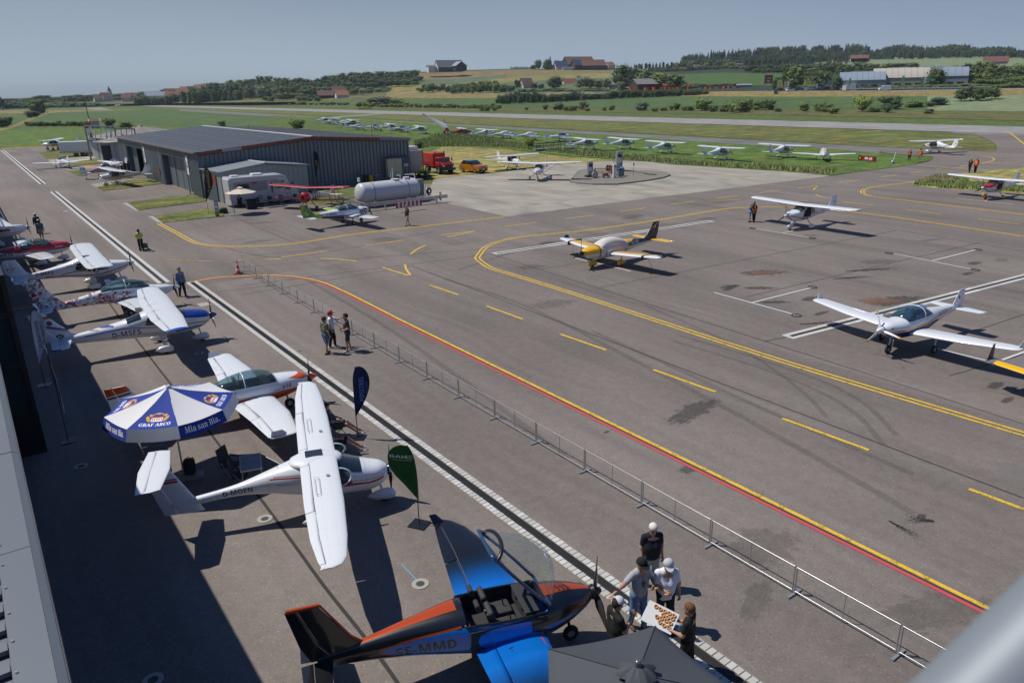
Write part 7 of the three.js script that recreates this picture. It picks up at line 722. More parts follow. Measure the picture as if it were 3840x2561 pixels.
function person(o){
const t=thing('person',o.label,'person',o.p.isVector3?o.p.toArray():o.p,o.yaw??0,o.group),s=(o.H??1.76)/1.78,N=o.near?92:46,sit=o.sit,J={};const ln=o.lean??0,py=sit?.52:.95,up=(y,z=0,x=0)=>v3(x,py+(y-.95)*Math.cos(ln)-z*Math.sin(ln),(y-.95)*Math.sin(ln)+z*Math.cos(ln));
J.pel=up(.97);J.ch=up(1.28);J.nk=up(1.47);const hl=o.headTilt??0,ht=o.headTurn??0;J.hd=up(1.655).add(v3(Math.sin(ht)*.02,-.02*hl,.03*Math.cos(ht)+.05*hl));
const stp=o.stride??.06,dirs=[-1,1];const body=[],shirt=[],pants=[],shoes=[],f=v3(Math.sin(ht)*Math.cos(hl*.7),-Math.sin(hl*.7),Math.cos(ht)*Math.cos(hl*.7)),hu=v3(0,1,0).addScaledVector(f,-f.y).normalize(),hs=hu.clone().cross(f);
const HP=(a,b,c)=>J.hd.clone().addScaledVector(hs,a).addScaledVector(hu,b).addScaledVector(f,c);const add=(L,a,b,r1,r2)=>L.push([a.clone().multiplyScalar(s),b.clone().multiplyScalar(s),r1*s,r2*s]);
add(body,HP(0,.03,-.012),HP(0,.03,.012),.094,.09);add(body,HP(0,-.06,.035),HP(0,-.075,.045),.056,.05);add(body,J.nk.clone().add(v3(0,-.05,0)),HP(0,-.05,-.02),.06,.055);
const fat=o.fat??1;for(const k of[-1,1]){add(body,up(.98,0,k*.06),up(1.38,0,k*.09),.105,.095);add(shirt,up(o.hem??.92,.01,k*.065),up(1.15,.015,k*.075),.122*fat,.125*fat);add(shirt,up(1.15,.015,k*.075),up(1.4,-.005,k*.1),.125*fat,.09);add(pants,up(.98,0,k*.06),up(.9,0,k*.08),.118*Math.sqrt(fat),.12);}
add(shirt,up(1.45,-.01,-.04),up(1.45,-.01,.04),.075,.075);
const gm=[];
dirs.forEach((k,i)=>{const sh=up(1.42,0,k*.19),A=o.arms?.[i]??[[.05,-.29,-.02],[.06,-.52,.06]],el=sh.clone().add(v3(k*A[0][0],A[0][1],A[0][2])),wr=sh.clone().add(v3(k*A[1][0],A[1][1],A[1][2]));add(body,sh,el,.052,.042);add(body,el,wr,.041,.028);const sl=o.sleeve??.62;add(shirt,sh.clone(),sh.clone().lerp(el,Math.min(1,sl)),.075,.066);if(sl>1)add(shirt,el,el.clone().lerp(wr,.95),.062,.045);
const hd=wr.clone().sub(el).normalize(),W2=wr.clone().multiplyScalar(s);gm.push(handGeo(W2,hd,o.palm?.[i]?v3(...o.palm[i]):v3(-k,0,.25),o.curl??.7).applyMatrix4(new THREE.Matrix4().makeTranslation(W2.x,W2.y,W2.z).multiply(new THREE.Matrix4().makeScale(s,s,s)).multiply(new THREE.Matrix4().makeTranslation(-W2.x,-W2.y,-W2.z))));
const hp=v3(k*.095,py-.03,0);let kn,an;if(sit){kn=v3(k*.13,o.legUp??.5,.42);an=v3(k*.14,o.footY??.09,o.footZ??.5);}else{const q=k*stp;kn=v3(k*.1,.51,q*.9+.02);an=v3(k*(o.stance??.11),.09,q*1.7-.01);}add(body,hp,kn,.085,.056);add(body,kn,an,.055,.036);add(pants,hp,kn,.108,o.shorts?.085:.078);if(o.shorts)pants[pants.length-1][1]=hp.clone().lerp(kn,.85).multiplyScalar(s);else add(pants,kn,an.clone().lerp(kn,.06),.076,.062);add(shoes,an.clone().add(v3(0,-.045,-.05)),an.clone().add(v3(k*.015,-.06,.16)),.042,.034);add(body,an,an.clone().add(v3(0,-.05,.1)),.034,.026);});
const bg=blob(body,N),nose=sph(.016*s,...HP(0,-.012,.098).multiplyScalar(s).toArray(),.8,1.2,1.1,8,6),ears=dirs.map((k)=>sph(.022*s,...HP(k*.09,-.005,-.01).multiplyScalar(s).toArray(),.45,1.3,.8,8,6));
mesh('body',[bg,nose,...ears,...gm],skins[o.skin??0],t);
const C=(c,r=.85)=>mat(new THREE.Color(c),r);mesh(o.top??'shirt',blob(shirt,N,50),o.topM??C(o.shirt),t);mesh(o.shorts?'shorts':'trousers',blob(pants,N,50),C(o.pants),t);mesh('shoes',blob(shoes,Math.min(N,50),60),C(o.shoes??'#1a1a1c'),t);
const hm=C(o.hair??'#2a1d14'),hr=[[HP(0,.045,-.03),HP(0,.05,.0),.1,.098],[HP(0,.0,-.06),HP(0,-.03,-.06),.078,.06]].map(([a,b,r,q])=>[a.multiplyScalar(s),b.multiplyScalar(s),r*s,q*s]);if(o.long)hr.push([HP(0,0,-.09).multiplyScalar(s),HP(0,-.26,-.1).multiplyScalar(s),.05*s,.025*s]);if(!o.bald)mesh('hair',blob(hr,36,70),hm,t);
mesh('eyes',dirs.map((k)=>sph(.012*s,...HP(k*.034,.012,.083).multiplyScalar(s).toArray())),blackG,t);mesh('mouth',rod(HP(-.024,-.062,.083).multiplyScalar(s),HP(.024,-.062,.083).multiplyScalar(s),.006*s),mat(lin(.25,.09,.08),.6),t);
if(o.cap){const cm=C(o.cap),q=new THREE.Quaternion().setFromRotationMatrix(new THREE.Matrix4().makeBasis(hs,hu,f)),c=HP(0,.055,-.005).multiplyScalar(s),put=(g)=>g.applyQuaternion(q).translate(c.x,c.y,c.z);const cp=mesh('cap',put(new THREE.SphereGeometry(.113*s,16,8,0,6.3,0,1.6)),cm,t);mesh('visor',put(new THREE.CylinderGeometry(.085*s,.085*s,.012,16,1).scale(1,1,1.25).translate(0,.0,.105*s)),cm,cp);}
if(o.glasses)mesh('sunglasses',dirs.map((k)=>sph(.027*s,...HP(k*.035,.012,.088).multiplyScalar(s).toArray(),1.1,.8,.5)),blackG,t);
if(o.vest){const v=shirt.slice(0,5).map((b)=>[b[0],b[1],b[2]+.022,b[3]+.022]);const vm=mesh('vest',blob(v,N,55),mat(lin(.85,.16,.02),.7),t);mesh('reflective_band',new THREE.TorusGeometry(.155,.022,6,20).rotateX(Math.PI/2).scale(1.32,1.3,1.0).translate(0,1.12*s,.01),mat(lin(.6,.62,.55),.4),vm);}
if(o.more)o.more(t,s,J);return t;}
const face=(dx,dz)=>Math.atan2(dx,dz),Pq=(x,y)=>G(x,y);
person({label:'man in blue grey shirt and dark trousers standing by the drain end',p:Pq(685,1112),yaw:face(.9,.5),H:1.76,shirt:'#5d6f8f',sleeve:1.3,pants:'#14161b',hair:'#6b6660',stride:.07,near:1,more(t){mesh('paper',box(.2,.28,.01,-.3,.82,.1,.4),whiteP,t);}});
person({label:'man in dark shirt and light shorts walking before the white tank',p:Pq(1529,847),yaw:face(-.75,.6),H:1.82,shirt:'#23272c',pants:'#a79f8c',shorts:1,hair:'#8a8178',stride:.13,fat:1.15});
person({label:'woman with ponytail in yellow green shirt pushing a hand trolley',p:Pq(530,942),yaw:face(-.5,-.85),H:1.68,shirt:'#c4cf62',pants:'#121418',hair:'#1a1210',long:1,stride:.1,arms:[[[.06,-.2,.15],[.02,-.36,.36]],[[.06,-.2,.15],[.02,-.36,.36]]]});
person({label:'man in teal shirt, beige shorts and white cap seen from behind',p:Pq(158,904),yaw:face(-.4,-.9),H:1.76,shirt:'#2c6a70',pants:'#9a8b70',shorts:1,cap:'#c9c9c6',stride:.1});
person({label:'man in dark checked shirt and white cap behind the teal shirt man',p:Pq(146,876),yaw:face(-.7,-.6),H:1.74,shirt:'#2b2b3a',sleeve:1.2,pants:'#2d3038',cap:'#e2e2e2',lean:.2});
person({label:'man in olive shirt and denim shorts standing in the trio at the barrier',p:Pq(1226,1326),yaw:face(.6,-.7),H:1.76,shirt:'#59604a',pants:'#4d6586',shorts:1,hair:'#4a3524',near:1});
person({label:'person with red cap and white shirt pointing across the apron',p:Pq(1248,1303),yaw:face(.95,.0),H:1.76,shirt:'#d9dbe0',pants:'#17181c',cap:'#b5121e',near:1,arms:[[[.05,-.28,0],[.05,-.5,.08]],[[.02,-.1,.26],[.0,.0,.52]]],shoes:'#d5d5d5'});
person({label:'man in navy shirt and shorts, hand at his belt, at the barrier',p:Pq(1308,1317),yaw:face(-.8,.35),H:1.8,shirt:'#141a26',pants:'#27303d',shorts:1,hair:'#231a15',near:1,shoes:'#c9c9c9',arms:[[[.1,-.27,.02],[-.02,-.36,.22]],[[.1,-.27,.02],[-.02,-.36,.22]]]});
person({label:'white haired man in dark navy polo and pale trousers watching the group',p:Pq(2437,2203),yaw:face(.15,.95),H:1.78,shirt:'#101722',pants:'#98a0a0',hair:'#d8d6d0',near:1,glasses:1,fat:1.12,headTilt:.5});
const pret=mat(lin(.5,.22,.05),.5),snack=(t,x,y,z)=>mesh('pastry',[sph(.035,x,y,z,1.3,.7,1),sph(.03,x+.03,y+.012,z+.015,1,.8,1)],pret,t);
person({label:'man in grey T-shirt and black cap leaning an arm on the propeller, eating',p:Pq(2390,2354),yaw:face(.5,.85),H:1.82,shirt:'#a3a6aa',pants:'#5f7fa8',cap:'#111214',near:1,glasses:1,headTilt:.45,arms:[[[.26,-.14,.02],[.52,-.26,.02]],[[.1,-.24,.12],[-.06,-.2,.3]]],shoes:'#5a4030',more(t){snack(t,.12,1.24,.4);mesh('shirt_print',sph(.08,.0,1.2,.13,1,1.2,.35),mat(lin(.12,.12,.13),.8),t);}});
person({label:'man in white polo, grey cap and dark trousers holding a pastry',p:Pq(2490,2352),yaw:face(.05,1),H:1.8,shirt:'#dfe1e8',pants:'#1a1d24',cap:'#b7b9be',near:1,headTilt:.6,sleeve:.7,hem:.86,arms:[[[.04,-.27,.04],[-.1,-.28,.27]],[[.07,-.28,0],[.09,-.53,.05]]],more(t){snack(t,-.09,1.14,.36);}});
person({label:'man in black T-shirt and light grey cap eating beside the propeller',p:Pq(2302,2522),yaw:face(.9,-.35),H:1.8,shirt:'#0f1012',pants:'#15161a',cap:'#c3c4c8',near:1,fat:1.15,headTilt:.4,arms:[[[.06,-.26,.08],[-.02,-.02,.26]],[[.06,-.28,.0],[.05,-.5,.1]]],more(t){snack(t,-.16,1.42,.36);}});
person({label:'woman in black polo with lanyard carrying a tray of pretzels',p:Pq(2572,2528),yaw:face(-.75,-.45),H:1.7,shirt:'#101114',pants:'#101114',hair:'#6b4626',near:1,glasses:1,arms:[[[.06,-.27,.06],[-.02,-.3,.32]],[[.06,-.27,.06],[-.02,-.3,.32]]],palm:[[0,1,0],[0,1,0]],curl:.4,more(t){mesh('lanyard',[rod([-.07,1.4,.08],[0,1.12,.17],.008),rod([.07,1.4,.08],[0,1.12,.17],.008)],mat(lin(.7,.13,.02),.7),t);mesh('badge',box(.08,.11,.01,0,1.08,.18),mat(lin(.1,.35,.6),.5),t);}});
{const p=Pq(2572,2528),q=v3(p.x-.52,1.16,p.z-.3),t=thing('pastry_tray','paper covered tray of golden pretzels held by the woman','tray',q.toArray(),face(-.75,-.45));mesh('tray',box(.62,.02,.82,0,0,0),mat(lin(.3,.08,.05),.6),t);mesh('paper',[box(.66,.008,.44,0,.016,.21),box(.66,.008,.44,0,.02,-.22)],whiteP,t);const r=rng(3);for(let i=0;i<17;i++){const x=-.22+(i%4)*.13+(r()-.5)*.04,z=-.32+Math.floor(i/4)*.13;if(i>12&&i%2)continue;mesh('pretzel',new THREE.TorusGeometry(.045,.02,6,12).rotateX(1.4+r()*.3).rotateY(r()*3).translate(x,.045,z),pret,t);}t.scale.setScalar(.74);t.rotation.x=.42;}
for(const[x,y,a,b,l,H,sh,pn]of[[3410,605,.2,-1,'person in orange vest and hat on the grass, left of the two by the taxiway',1.72,'#23262c','#30343c'],[3449,607,.6,-.8,'man in orange vest and light shorts, right of the two by the taxiway',1.85,'#23262c','#8d9a8c'],[3658,648,-.6,.5,'person in orange vest and straw hat walking on the far taxiway',1.85,'#1c1e22','#15171b']])person({label:l,p:Pq(x,y),yaw:face(a,b),H,shirt:sh,pants:pn,shorts:pn==='#8d9a8c',vest:1,stride:.09,cap:l.includes('hat')?'#a58a55':0});
person({label:'man in dark clothes walking beside the orange vest on the far taxiway',p:Pq(3636,648),yaw:face(-.7,.4),H:1.82,shirt:'#15191f',pants:'#15181d',hair:'#8d8a86',stride:.1});
person({label:'man in navy shirt and denim shorts bending over by the strutted aircraft',p:Pq(2811,833),yaw:face(.9,-.1),H:1.76,shirt:'#1b2536',pants:'#6b86a8',shorts:1,hair:'#8f8a84',lean:.35});
person({label:'person in orange vest standing with the bending man by the aircraft',p:Pq(2827,832),yaw:face(-.6,.6),H:1.74,shirt:'#191b1f',pants:'#14161a',vest:1,lean:.15});
for(const[x,y,sh,pn,so,l]of[[432,615,'#5a7fa6','#27324a',1,'man in light blue shirt and shorts at the small round hangar door'],[457,645,'#d9dce0','#2a2d33',0,'person in white shirt before the open hangar bay'],[471,648,'#101114','#15161a',0,'person in black before the open hangar bay'],[484,648,'#1c1d22','#1c1d22',0,'long haired person with white bag at the open hangar bay']])person({label:l,p:Pq(x,y),yaw:face(-.3,-.8),shirt:sh,pants:pn,shorts:so,long:l.includes('long')});
const deck=(label,p,yw)=>{const t=thing('deck_chair',label,'chair',p.toArray(),yw),gm=mat(lin(.04,.35,.08),.8);mesh('seat',box(.52,.03,.5,0,.38,.05,0,-.12),gm,t);mesh('backrest',box(.52,.7,.03,0,.72,-.36,0,-.45),gm,t);for(const k of[-1,1])mesh('leg',[rod([k*.27,0,.35],[k*.27,.95,-.5],.014),rod([k*.27,0,-.4],[k*.27,.42,.3],.014)],gutM,t);};
for(const[x,y,l]of[[1256,1640,'left'],[1260,1706,'right']]){const p=Pq(x,y);deck('green folding chair, '+(l==='left'?'farther':'nearer')+' one under the wing by the navy flag',p,face(.95,-.2));person({label:'person in shorts stretched out on the '+(l==='left'?'farther':'nearer')+' green chair under the wing',p:p,yaw:face(.95,-.2),sit:1,lean:-.35,shirt:l==='left'?'#3a3f48':'#4c4f55',pants:l==='left'?'#3c4048':'#23262c',shorts:1,footZ:.82,footY:.16,legUp:.5,near:1,shoes:'#9fb2c2',arms:[[[.06,-.25,.12],[-.02,-.3,.36]],[[.06,-.25,.12],[-.02,-.3,.36]]]});}
{const p=G(900,778);person({label:'person in black sitting in the shade beside the motorhome',p,yaw:face(.3,.9),sit:1,shirt:'#0f1114',pants:'#101216'});}
// ---------- equipment, vehicles, street furniture ----------
const alu=mat(lin(.42,.43,.44),.35,{metalness:.6}),redP=M2('#a8141c',.45),whP=mat(lin(.66,.67,.68),.5);
{
const A=G(917,1018),B=G(3365,2456),L=B.clone().sub(A).length(),n=Math.round(L/2.5),d=B.clone().sub(A).normalize(),yw=Math.atan2(-d.z,d.x),k=L/n;let src;
for(let i=0;i<n+2;i++){const p=A.clone().addScaledVector(d,(i+.5)*k),lb='low grey metal barrier, '+nth(i+1)+' in the long row counted from the cone';if(src){clone(src,lb,p,yw);continue;}src=thing('crowd_barrier',lb,'barrier',p.toArray(),yw,'barriers in the long row');const h=k/2-.03;mesh('top_rail',rod([-h,.74,0],[h,.74,0],.017),alu,src);mesh('bottom_rail',rod([-h,.1,0],[h,.1,0],.016),alu,src);for(const x of[-h,0,h])mesh('post',rod([x,.06,0],[x,.74,0],x?.017:.011),alu,src);for(const x of[-h])mesh('foot',box(.06,.04,.5,x,.025,0),alu,src);}}
{const t=thing('traffic_cone','orange and white striped traffic cone at the barrier end','cone',G(893,1027).toArray());mesh('base',rbox(.46,.05,.46,.02,0,.025,0),mat(lin(.03,.03,.03),.8),t);for(let i=0;i<5;i++){const a=.05+i*.17;mesh('band',new THREE.CylinderGeometry(.17-(i+1)*.028,.17-i*.028,.17,16).translate(0,a+.085,0),i%2?whP:mat(lin(.75,.08,.03),.6),t);}}
function feather(label,p,H,w,col,yaw,txt,tc,base){const t=thing('feather_flag',label,'flag',p.toArray(),yaw);const c=canvas(128,512,(x)=>{x.fillStyle=col;x.fillRect(0,0,128,512);x.save();x.translate(64,230);x.rotate(-Math.PI/2);x.fillStyle=tc;x.textAlign='center';txt.forEach(([s,sz,dy,f])=>{x.font=(f??'bold')+' '+sz+'px sans-serif';x.fillText(s,0,dy);});x.restore();});
if(base==='drop'){const x=c.getContext('2d');x.fillStyle=col;x.fillRect(0,0,128,512);x.fillStyle=tc;x.textAlign='center';x.font='bold 40px sans-serif';x.fillText('GAH',48,130);x.font='bold 11px sans-serif';['GREEN','AVIATION','HUB'].forEach((s,i)=>x.fillText(s,98,108+i*13));x.fillRect(20,146,90,3);}
const y0=H*.3,s=new THREE.Shape();s.moveTo(0,y0);s.bezierCurveTo(.02,H*.5,-.02,H*.85,w*.25,H*.98);s.bezierCurveTo(w*.6,H*1.02,w*1.05,H*.92,w,H*.78);s.bezierCurveTo(w,H*.6,w*.3,H*.4,0,y0);const g=new THREE.ExtrudeGeometry(s,{depth:.012,bevelEnabled:false,curveSegments:18});const P=g.attributes.position,U=g.attributes.uv;for(let i=0;i<P.count;i++){const x=P.getX(i),y=P.getY(i);U.setXY(i,base?1-x/w:x/w,(y-y0)/(H-y0));P.setZ(i,P.getZ(i)+.08*Math.sin(x/w*2.4+y));}g.computeVertexNormals();
mesh('cloth',g,new THREE.MeshStandardMaterial({map:tex(c),roughness:.75,side:THREE.DoubleSide}),t);mesh('pole',new THREE.TubeGeometry(new THREE.CatmullRomCurve3([v3(0,.03,0),v3(0,y0,0),v3(.0,H*.6,0),v3(.05*w,H*.85,0),v3(w*.25,H*.99,0)]),24,.014,6),blackG,t);mesh('base_plate',box(.5,.03,.45,0,.015,0),blackG,t);return t;}
feather('green drop shaped flag in front of the white T tail aircraft',G(1572,1968),2.4,.8,'#0b5a1c',2.75,[],'#dfe8dd','drop');
feather('navy blue feather flag standing by the drain',G(1342,1642),2.65,.55,'#0f1c4a',-.1,[['PIPISTREL',52,20],['ELECTRIC AIRCRAFT',16,46,'']],'#5f86c8');
feather('white feather flag lettered in blue by the dark glass bay',G(166,1445),3.2,.5,'#c9ced8',.35,[['FLIGHTTEAM',42,0],['PERFORMANCE',34,38]],'#2b3c78');
feather('thin white feather flag seen edge on in the terminal shade',G(254,1655),3.5,.7,'#c9ced8',2.09,[],'#fff');
feather('tall dark feather flag in front of the motorhome tail',G(782,808),4.6,.95,'#0d1020',-.2,[['v/3 evolution',60,20]],'#c9a24a');
feather('dark feather flag against the hangar gable wall',G(1186,711),4.6,.6,'#10121e',.5,[['v/3',60,20]],'#c9a24a');
{const p=G(690,1792),t=thing('parasol','blue and white beer garden parasol beside the orange and white aircraft','parasol',[p.x,0,p.z],0),R=1.8,yR=2.5,yT=3.05,yV=2.15;const gore=canvas(256,256,(x)=>{x.fillStyle='#16348f';x.fillRect(0,0,256,256);x.fillStyle='#fff';x.font='bold 27px serif';x.textAlign='center';x.fillText('GRAF ARCO',128,236);x.fillStyle='#e9e4da';x.fillRect(98,180,60,26);x.fillStyle='#b0402c';x.fillRect(96,172,64,9);x.fillStyle='#d9a23a';x.fillRect(118,150,20,10);for(const k of[-1,1]){x.beginPath();x.ellipse(128+k*46,188,9,20,k*.5,0,7);x.fill();x.beginPath();x.arc(128+k*38,166,8,0,7);x.fill();}x.strokeStyle='#d9a23a';x.lineWidth=5;x.beginPath();x.arc(128,190,38,3.7,5.7);x.stroke();x.fillStyle='#7a2a24';for(let i=0;i<5;i++)x.fillRect(103+i*11,186,5,10);});
const val=canvas(512,96,(x)=>{x.fillStyle='#16348f';x.fillRect(0,0,512,96);x.fillStyle='#f2f2f2';x.font='bold 64px serif';x.textAlign='center';x.fillText('Mia san Bia.',256,68);});
const gM=new THREE.MeshStandardMaterial({map:tex(gore),roughness:.8,side:THREE.DoubleSide}),vM=new THREE.MeshStandardMaterial({map:tex(val),roughness:.8,side:THREE.DoubleSide}),wM=mat(lin(.66,.66,.68),.8,{side:THREE.DoubleSide});
for(let i=0;i<8;i++){const a=(i+.5)*Math.PI/4+.11,b=a-Math.PI/4,m=(a+b)/2,A=v3(Math.sin(b)*R,yR,Math.cos(b)*R),B=v3(Math.sin(a)*R,yR,Math.cos(a)*R),T=v3(0,yT,0),blue=i%2===0;const P=[],V=[],n=6;for(let k=0;k<=n;k++){const r=[];for(let j=0;j<=n;j++){const e=A.clone().lerp(B,j/n),q=T.clone().lerp(e,k/n);q.y-=.1*Math.sin(k/n*Math.PI)*.6+.05*Math.sin(j/n*Math.PI)*k/n;r.push(q);}P.push(r);}for(let k=0;k<=2;k++)V.push([0,1,2,3,4,5,6].map((j)=>{const q=A.clone().lerp(B,j/n);q.y-=.05*Math.sin(j/n*Math.PI)+(yR-yV)*k/2;q.x*=1+.03*k;q.z*=1+.03*k;return q;}));
const g=gridGeo(P),u=[];for(let k=0;k<=n;k++)for(let j=0;j<=n;j++)u.push(.5+(j/n-.5)*k/n,1-k/n);g.setAttribute('uv',new THREE.BufferAttribute(new Float32Array(u),2));mesh('canopy_panel',g,blue?gM:wM,t);const h=gridGeo(V),w=[];for(let k=0;k<=2;k++)for(let j=0;j<=n;j++)w.push(j/n,1-k/2);h.setAttribute('uv',new THREE.BufferAttribute(new Float32Array(w),2));mesh('valance',h,blue?wM:vM,t);mesh('rib',rod(T.clone().add(v3(0,-.06,0)),A.clone().add(v3(0,-.06,0)),.012),whP,t);}
mesh('pole',rod([0,.1,0],[0,yT-.02,0],.03),whP,t);mesh('finial',cyl(.05,.07,.06,0,yT+.02,0),whP,t);mesh('base',[box(.95,.09,.45,.1,.045,0,.3),box(.4,.07,.4,0,.12,0,.3)],mat(lin(.3,.29,.28),.9),t);}
function backpack(label,p,ry){const t=thing('backpack',label,'backpack',p.toArray(),ry),m=mat(lin(.012,.014,.018),.7);mesh('bag',rbox(.34,.52,.26,.09,0,.27,0),m,t);mesh('pocket',rbox(.26,.24,.08,.04,0,.18,.15),m,t);mesh('handle',new THREE.TorusGeometry(.05,.012,6,12).translate(0,.54,0),m,t);mesh('strap',[rod([-.1,.5,-.14],[-.12,.08,-.14],.015),rod([.1,.5,-.14],[.12,.08,-.14],.015)],m,t);}
{const b=G(690,1792);backpack('black backpack standing right of the parasol base',v3(b.x+.2,.1,b.z-.05),.3);backpack('black backpack left behind the parasol base, partly behind the tail',v3(b.x-.52,0,b.z+.05),.8);}
{const p=G(950,1812),t=thing('folding_table','grey folding table with silver edge under the parasol side','table',p.toArray(),.35);mesh('tabletop',[box(.58,.03,.5,0,.71,-.26),box(.58,.03,.5,0,.71,.26)],mat(lin(.11,.13,.16),.4),t);mesh('edge',[box(.02,.04,1.04,-.3,.71,0),box(.02,.04,1.04,.3,.71,0),box(.6,.04,.02,0,.71,-.52),box(.6,.04,.02,0,.71,.52)],alu,t);for(const[x,z]of[[-.27,-.48],[.27,-.48],[-.27,.48],[.27,.48]])mesh('leg',rod([x,0,z],[x,.7,z],.015),alu,t);}
function fchair(label,p,ry,group){const t=thing('folding_chair',label,'chair',p.toArray(),ry,group),m=mat(lin(.03,.035,.04),.8);mesh('seat',box(.46,.03,.44,0,.44,0),m,t);mesh('backrest',box(.46,.5,.03,0,.75,-.25,0,-.2),m,t);for(const k of[-1,1]){mesh('armrest',box(.05,.03,.4,k*.26,.64,0),m,t);mesh('leg',rod([k*.25,0,.25],[k*.25,.64,-.2],.012),gutM,t);mesh('leg',rod([k*.25,0,-.25],[k*.25,.64,.2],.012),gutM,t);}}
fchair('dark folding chair behind the silver edged table',G(872,1790),1.3);fchair('dark folding chair in front of the table, lower left',G(905,1828),1.9);
{const c=G(2392,2494,2.92),t=thing('parasol','large dark grey parasol seen from above at the bottom edge','parasol',[c.x,0,c.z],0),m=mat(lin(.055,.062,.075),.75,{side:THREE.DoubleSide}),R=1.68,y1=2.33,y2=2.75;for(let i=0;i<5;i++){const a=Math.PI-.36+i*Math.PI*.4,b=a+Math.PI*.4,A=v3(Math.sin(a)*R,y1,Math.cos(a)*R),B=v3(Math.sin(b)*R,y1,Math.cos(b)*R),T=v3(0,y2,0),P=[];for(let k=0;k<=8;k++){const r=[];for(let j=0;j<=8;j++){const q=T.clone().lerp(A.clone().lerp(B,j/8),k/8);q.y-=.07*Math.sin(j/8*Math.PI)*k/8;r.push(q);}P.push(r);}const s=[A,B].map((q)=>q);P.push([0,1,2,3,4,5,6,7,8].map((j)=>{const q=A.clone().lerp(B,j/8);q.y-=.07*Math.sin(j/8*Math.PI)+.09;return q;}));mesh('canopy_panel',gridGeo(P),m,t);mesh('rib',rod([0,y2+.004,0],A.clone().add(v3(0,.006,0)),.006),blackG,t);}
const P=[];for(let i=0;i<=24;i++){const a=i/24*6.283,r=.3+.045*Math.sin(a*7)+.03*Math.sin(a*3+1);P.push([0,.3,.6,.85,1].map((k)=>v3(Math.sin(a)*r*k,y2+.17-.16*k*k-(k<.5?0:.03*Math.sin(a*9)),Math.cos(a)*r*k)));}mesh('vent_cap',gridGeo(P),m,t);mesh('finial',[cyl(.05,.06,.08,0,y2+.2,0),sph(.045,0,y2+.24,0,1,.6,1)],mat(lin(.2,.2,.22),.3,{metalness:.5}),t);mesh('pole',rod([0,0,0],[0,y2-.02,0],.03),gutM,t);mesh('base',rbox(.7,.12,.7,.03,0,.06,0),blackG,t);}
{const p=G(548,944),t=thing('hand_trolley','small hand trolley with green crate pushed by the woman','trolley',p.clone().add(v3(-.35,0,-.5)).toArray(),face(-.5,-.85));mesh('frame',[rod([-.25,.95,-.35],[-.25,.12,-.1],.015),rod([.25,.95,-.35],[.25,.12,-.1],.015),box(.5,.02,.8,0,.2,.25)],alu,t);for(const x of[-.27,.27])for(const z of[-.1,.55])mesh('wheel',wheelT(.1).rotateY(Math.PI/2).translate(x,.1,z),tyreM,t);mesh('crate',[box(.45,.03,.6,0,.24,.25),box(.45,.25,.02,0,.36,.55),box(.45,.25,.02,0,.36,-.05),box(.02,.25,.6,.22,.36,.25),box(.02,.25,.6,-.22,.36,.25)],mat(lin(.02,.12,.08),.7),t);}
function car(o){const t=thing(o.name??'car',o.label,o.cat??'car',o.p.toArray(),o.yaw,o.group),w=o.w??1.75,bm=o.m,S=(p)=>{const s=new THREE.Shape(p.map((q)=>new THREE.Vector2(...q)));return s;},ex=(p,wd,b=.06)=>new THREE.ExtrudeGeometry(S(p),{depth:wd-2*b,bevelEnabled:true,bevelThickness:b,bevelSize:b,bevelSegments:2}).translate(0,0,-wd/2+b);
const b=o.body??[[-2,.35],[2,.35],[2.05,.7],[1.9,.95],[.95,1.05],[-1.9,1.1],[-2.05,.8]],g=o.glass??[[.9,1.05],[.25,1.52],[-1.3,1.56],[-1.85,1.1]];mesh('body',ex(b,w),bm,t);mesh('window',ex(g,w-.12,.08),glassK,t);mesh('roof',ex(o.roof??[[.22,1.5],[.1,1.62],[-1.25,1.64],[-1.4,1.54]],w-.24,.05),o.rm??bm,t);
if(o.lo){mesh('wheels',[1,-1].flatMap((k)=>[(o.wb??1.28),-(o.wb??1.28)].map((x)=>wheelT(.32).translate(x,.32,k*(w/2-.08)))),tyreM,t);return t;}
for(const k of[1,-1]){for(const x of[o.wb??1.28,-(o.wb??1.28)]){const q=mesh('wheel',wheelT(o.r??.34).translate(x,o.r??.34,k*(w/2-.08)),tyreM,t);mesh('rim',hubT(o.r??.34).translate(x,o.r??.34,k*(w/2-.02)),hubM,q);}mesh('headlight',rbox(.12,.16,.34,.03,b[2][0]-.06,.78,k*(w/2-.25)),mat(lin(.7,.7,.7),.1,{clearcoat:1}),t);mesh('tail_light',rbox(.08,.2,.22,.03,b[b.length-1][0]+.02,.9,k*(w/2-.2)),redP,t);mesh('mirror',rbox(.12,.14,.16,.04,.72,1.12,k*(w/2+.1)),blackG,t);mesh('pillar',box(.09,.42,.03,-.45,1.32,k*(w/2-.03)),bm,t);}mesh('bumper',rbox(.14,.3,w-.1,.05,b[1][0]+.02,.48,0),blackG,t);mesh('number_plate',box(.02,.11,.5,b[1][0]+.1,.52,0),whP,t);return t;}
const suv=G(1806,648);car({label:'orange yellow SUV with dark roof on the grass beside the red truck',p:suv.add(v3(-1.2,0,-.9)),yaw:5.5,m:M2('#b8700c'),rm:mat(lin(.03,.04,.055),.25,{clearcoat:1})});
car({label:'dark car coupled in front of the long white trailer',p:G(346,583),yaw:.35,m:mat(lin(.012,.014,.02),.2,{clearcoat:1})});
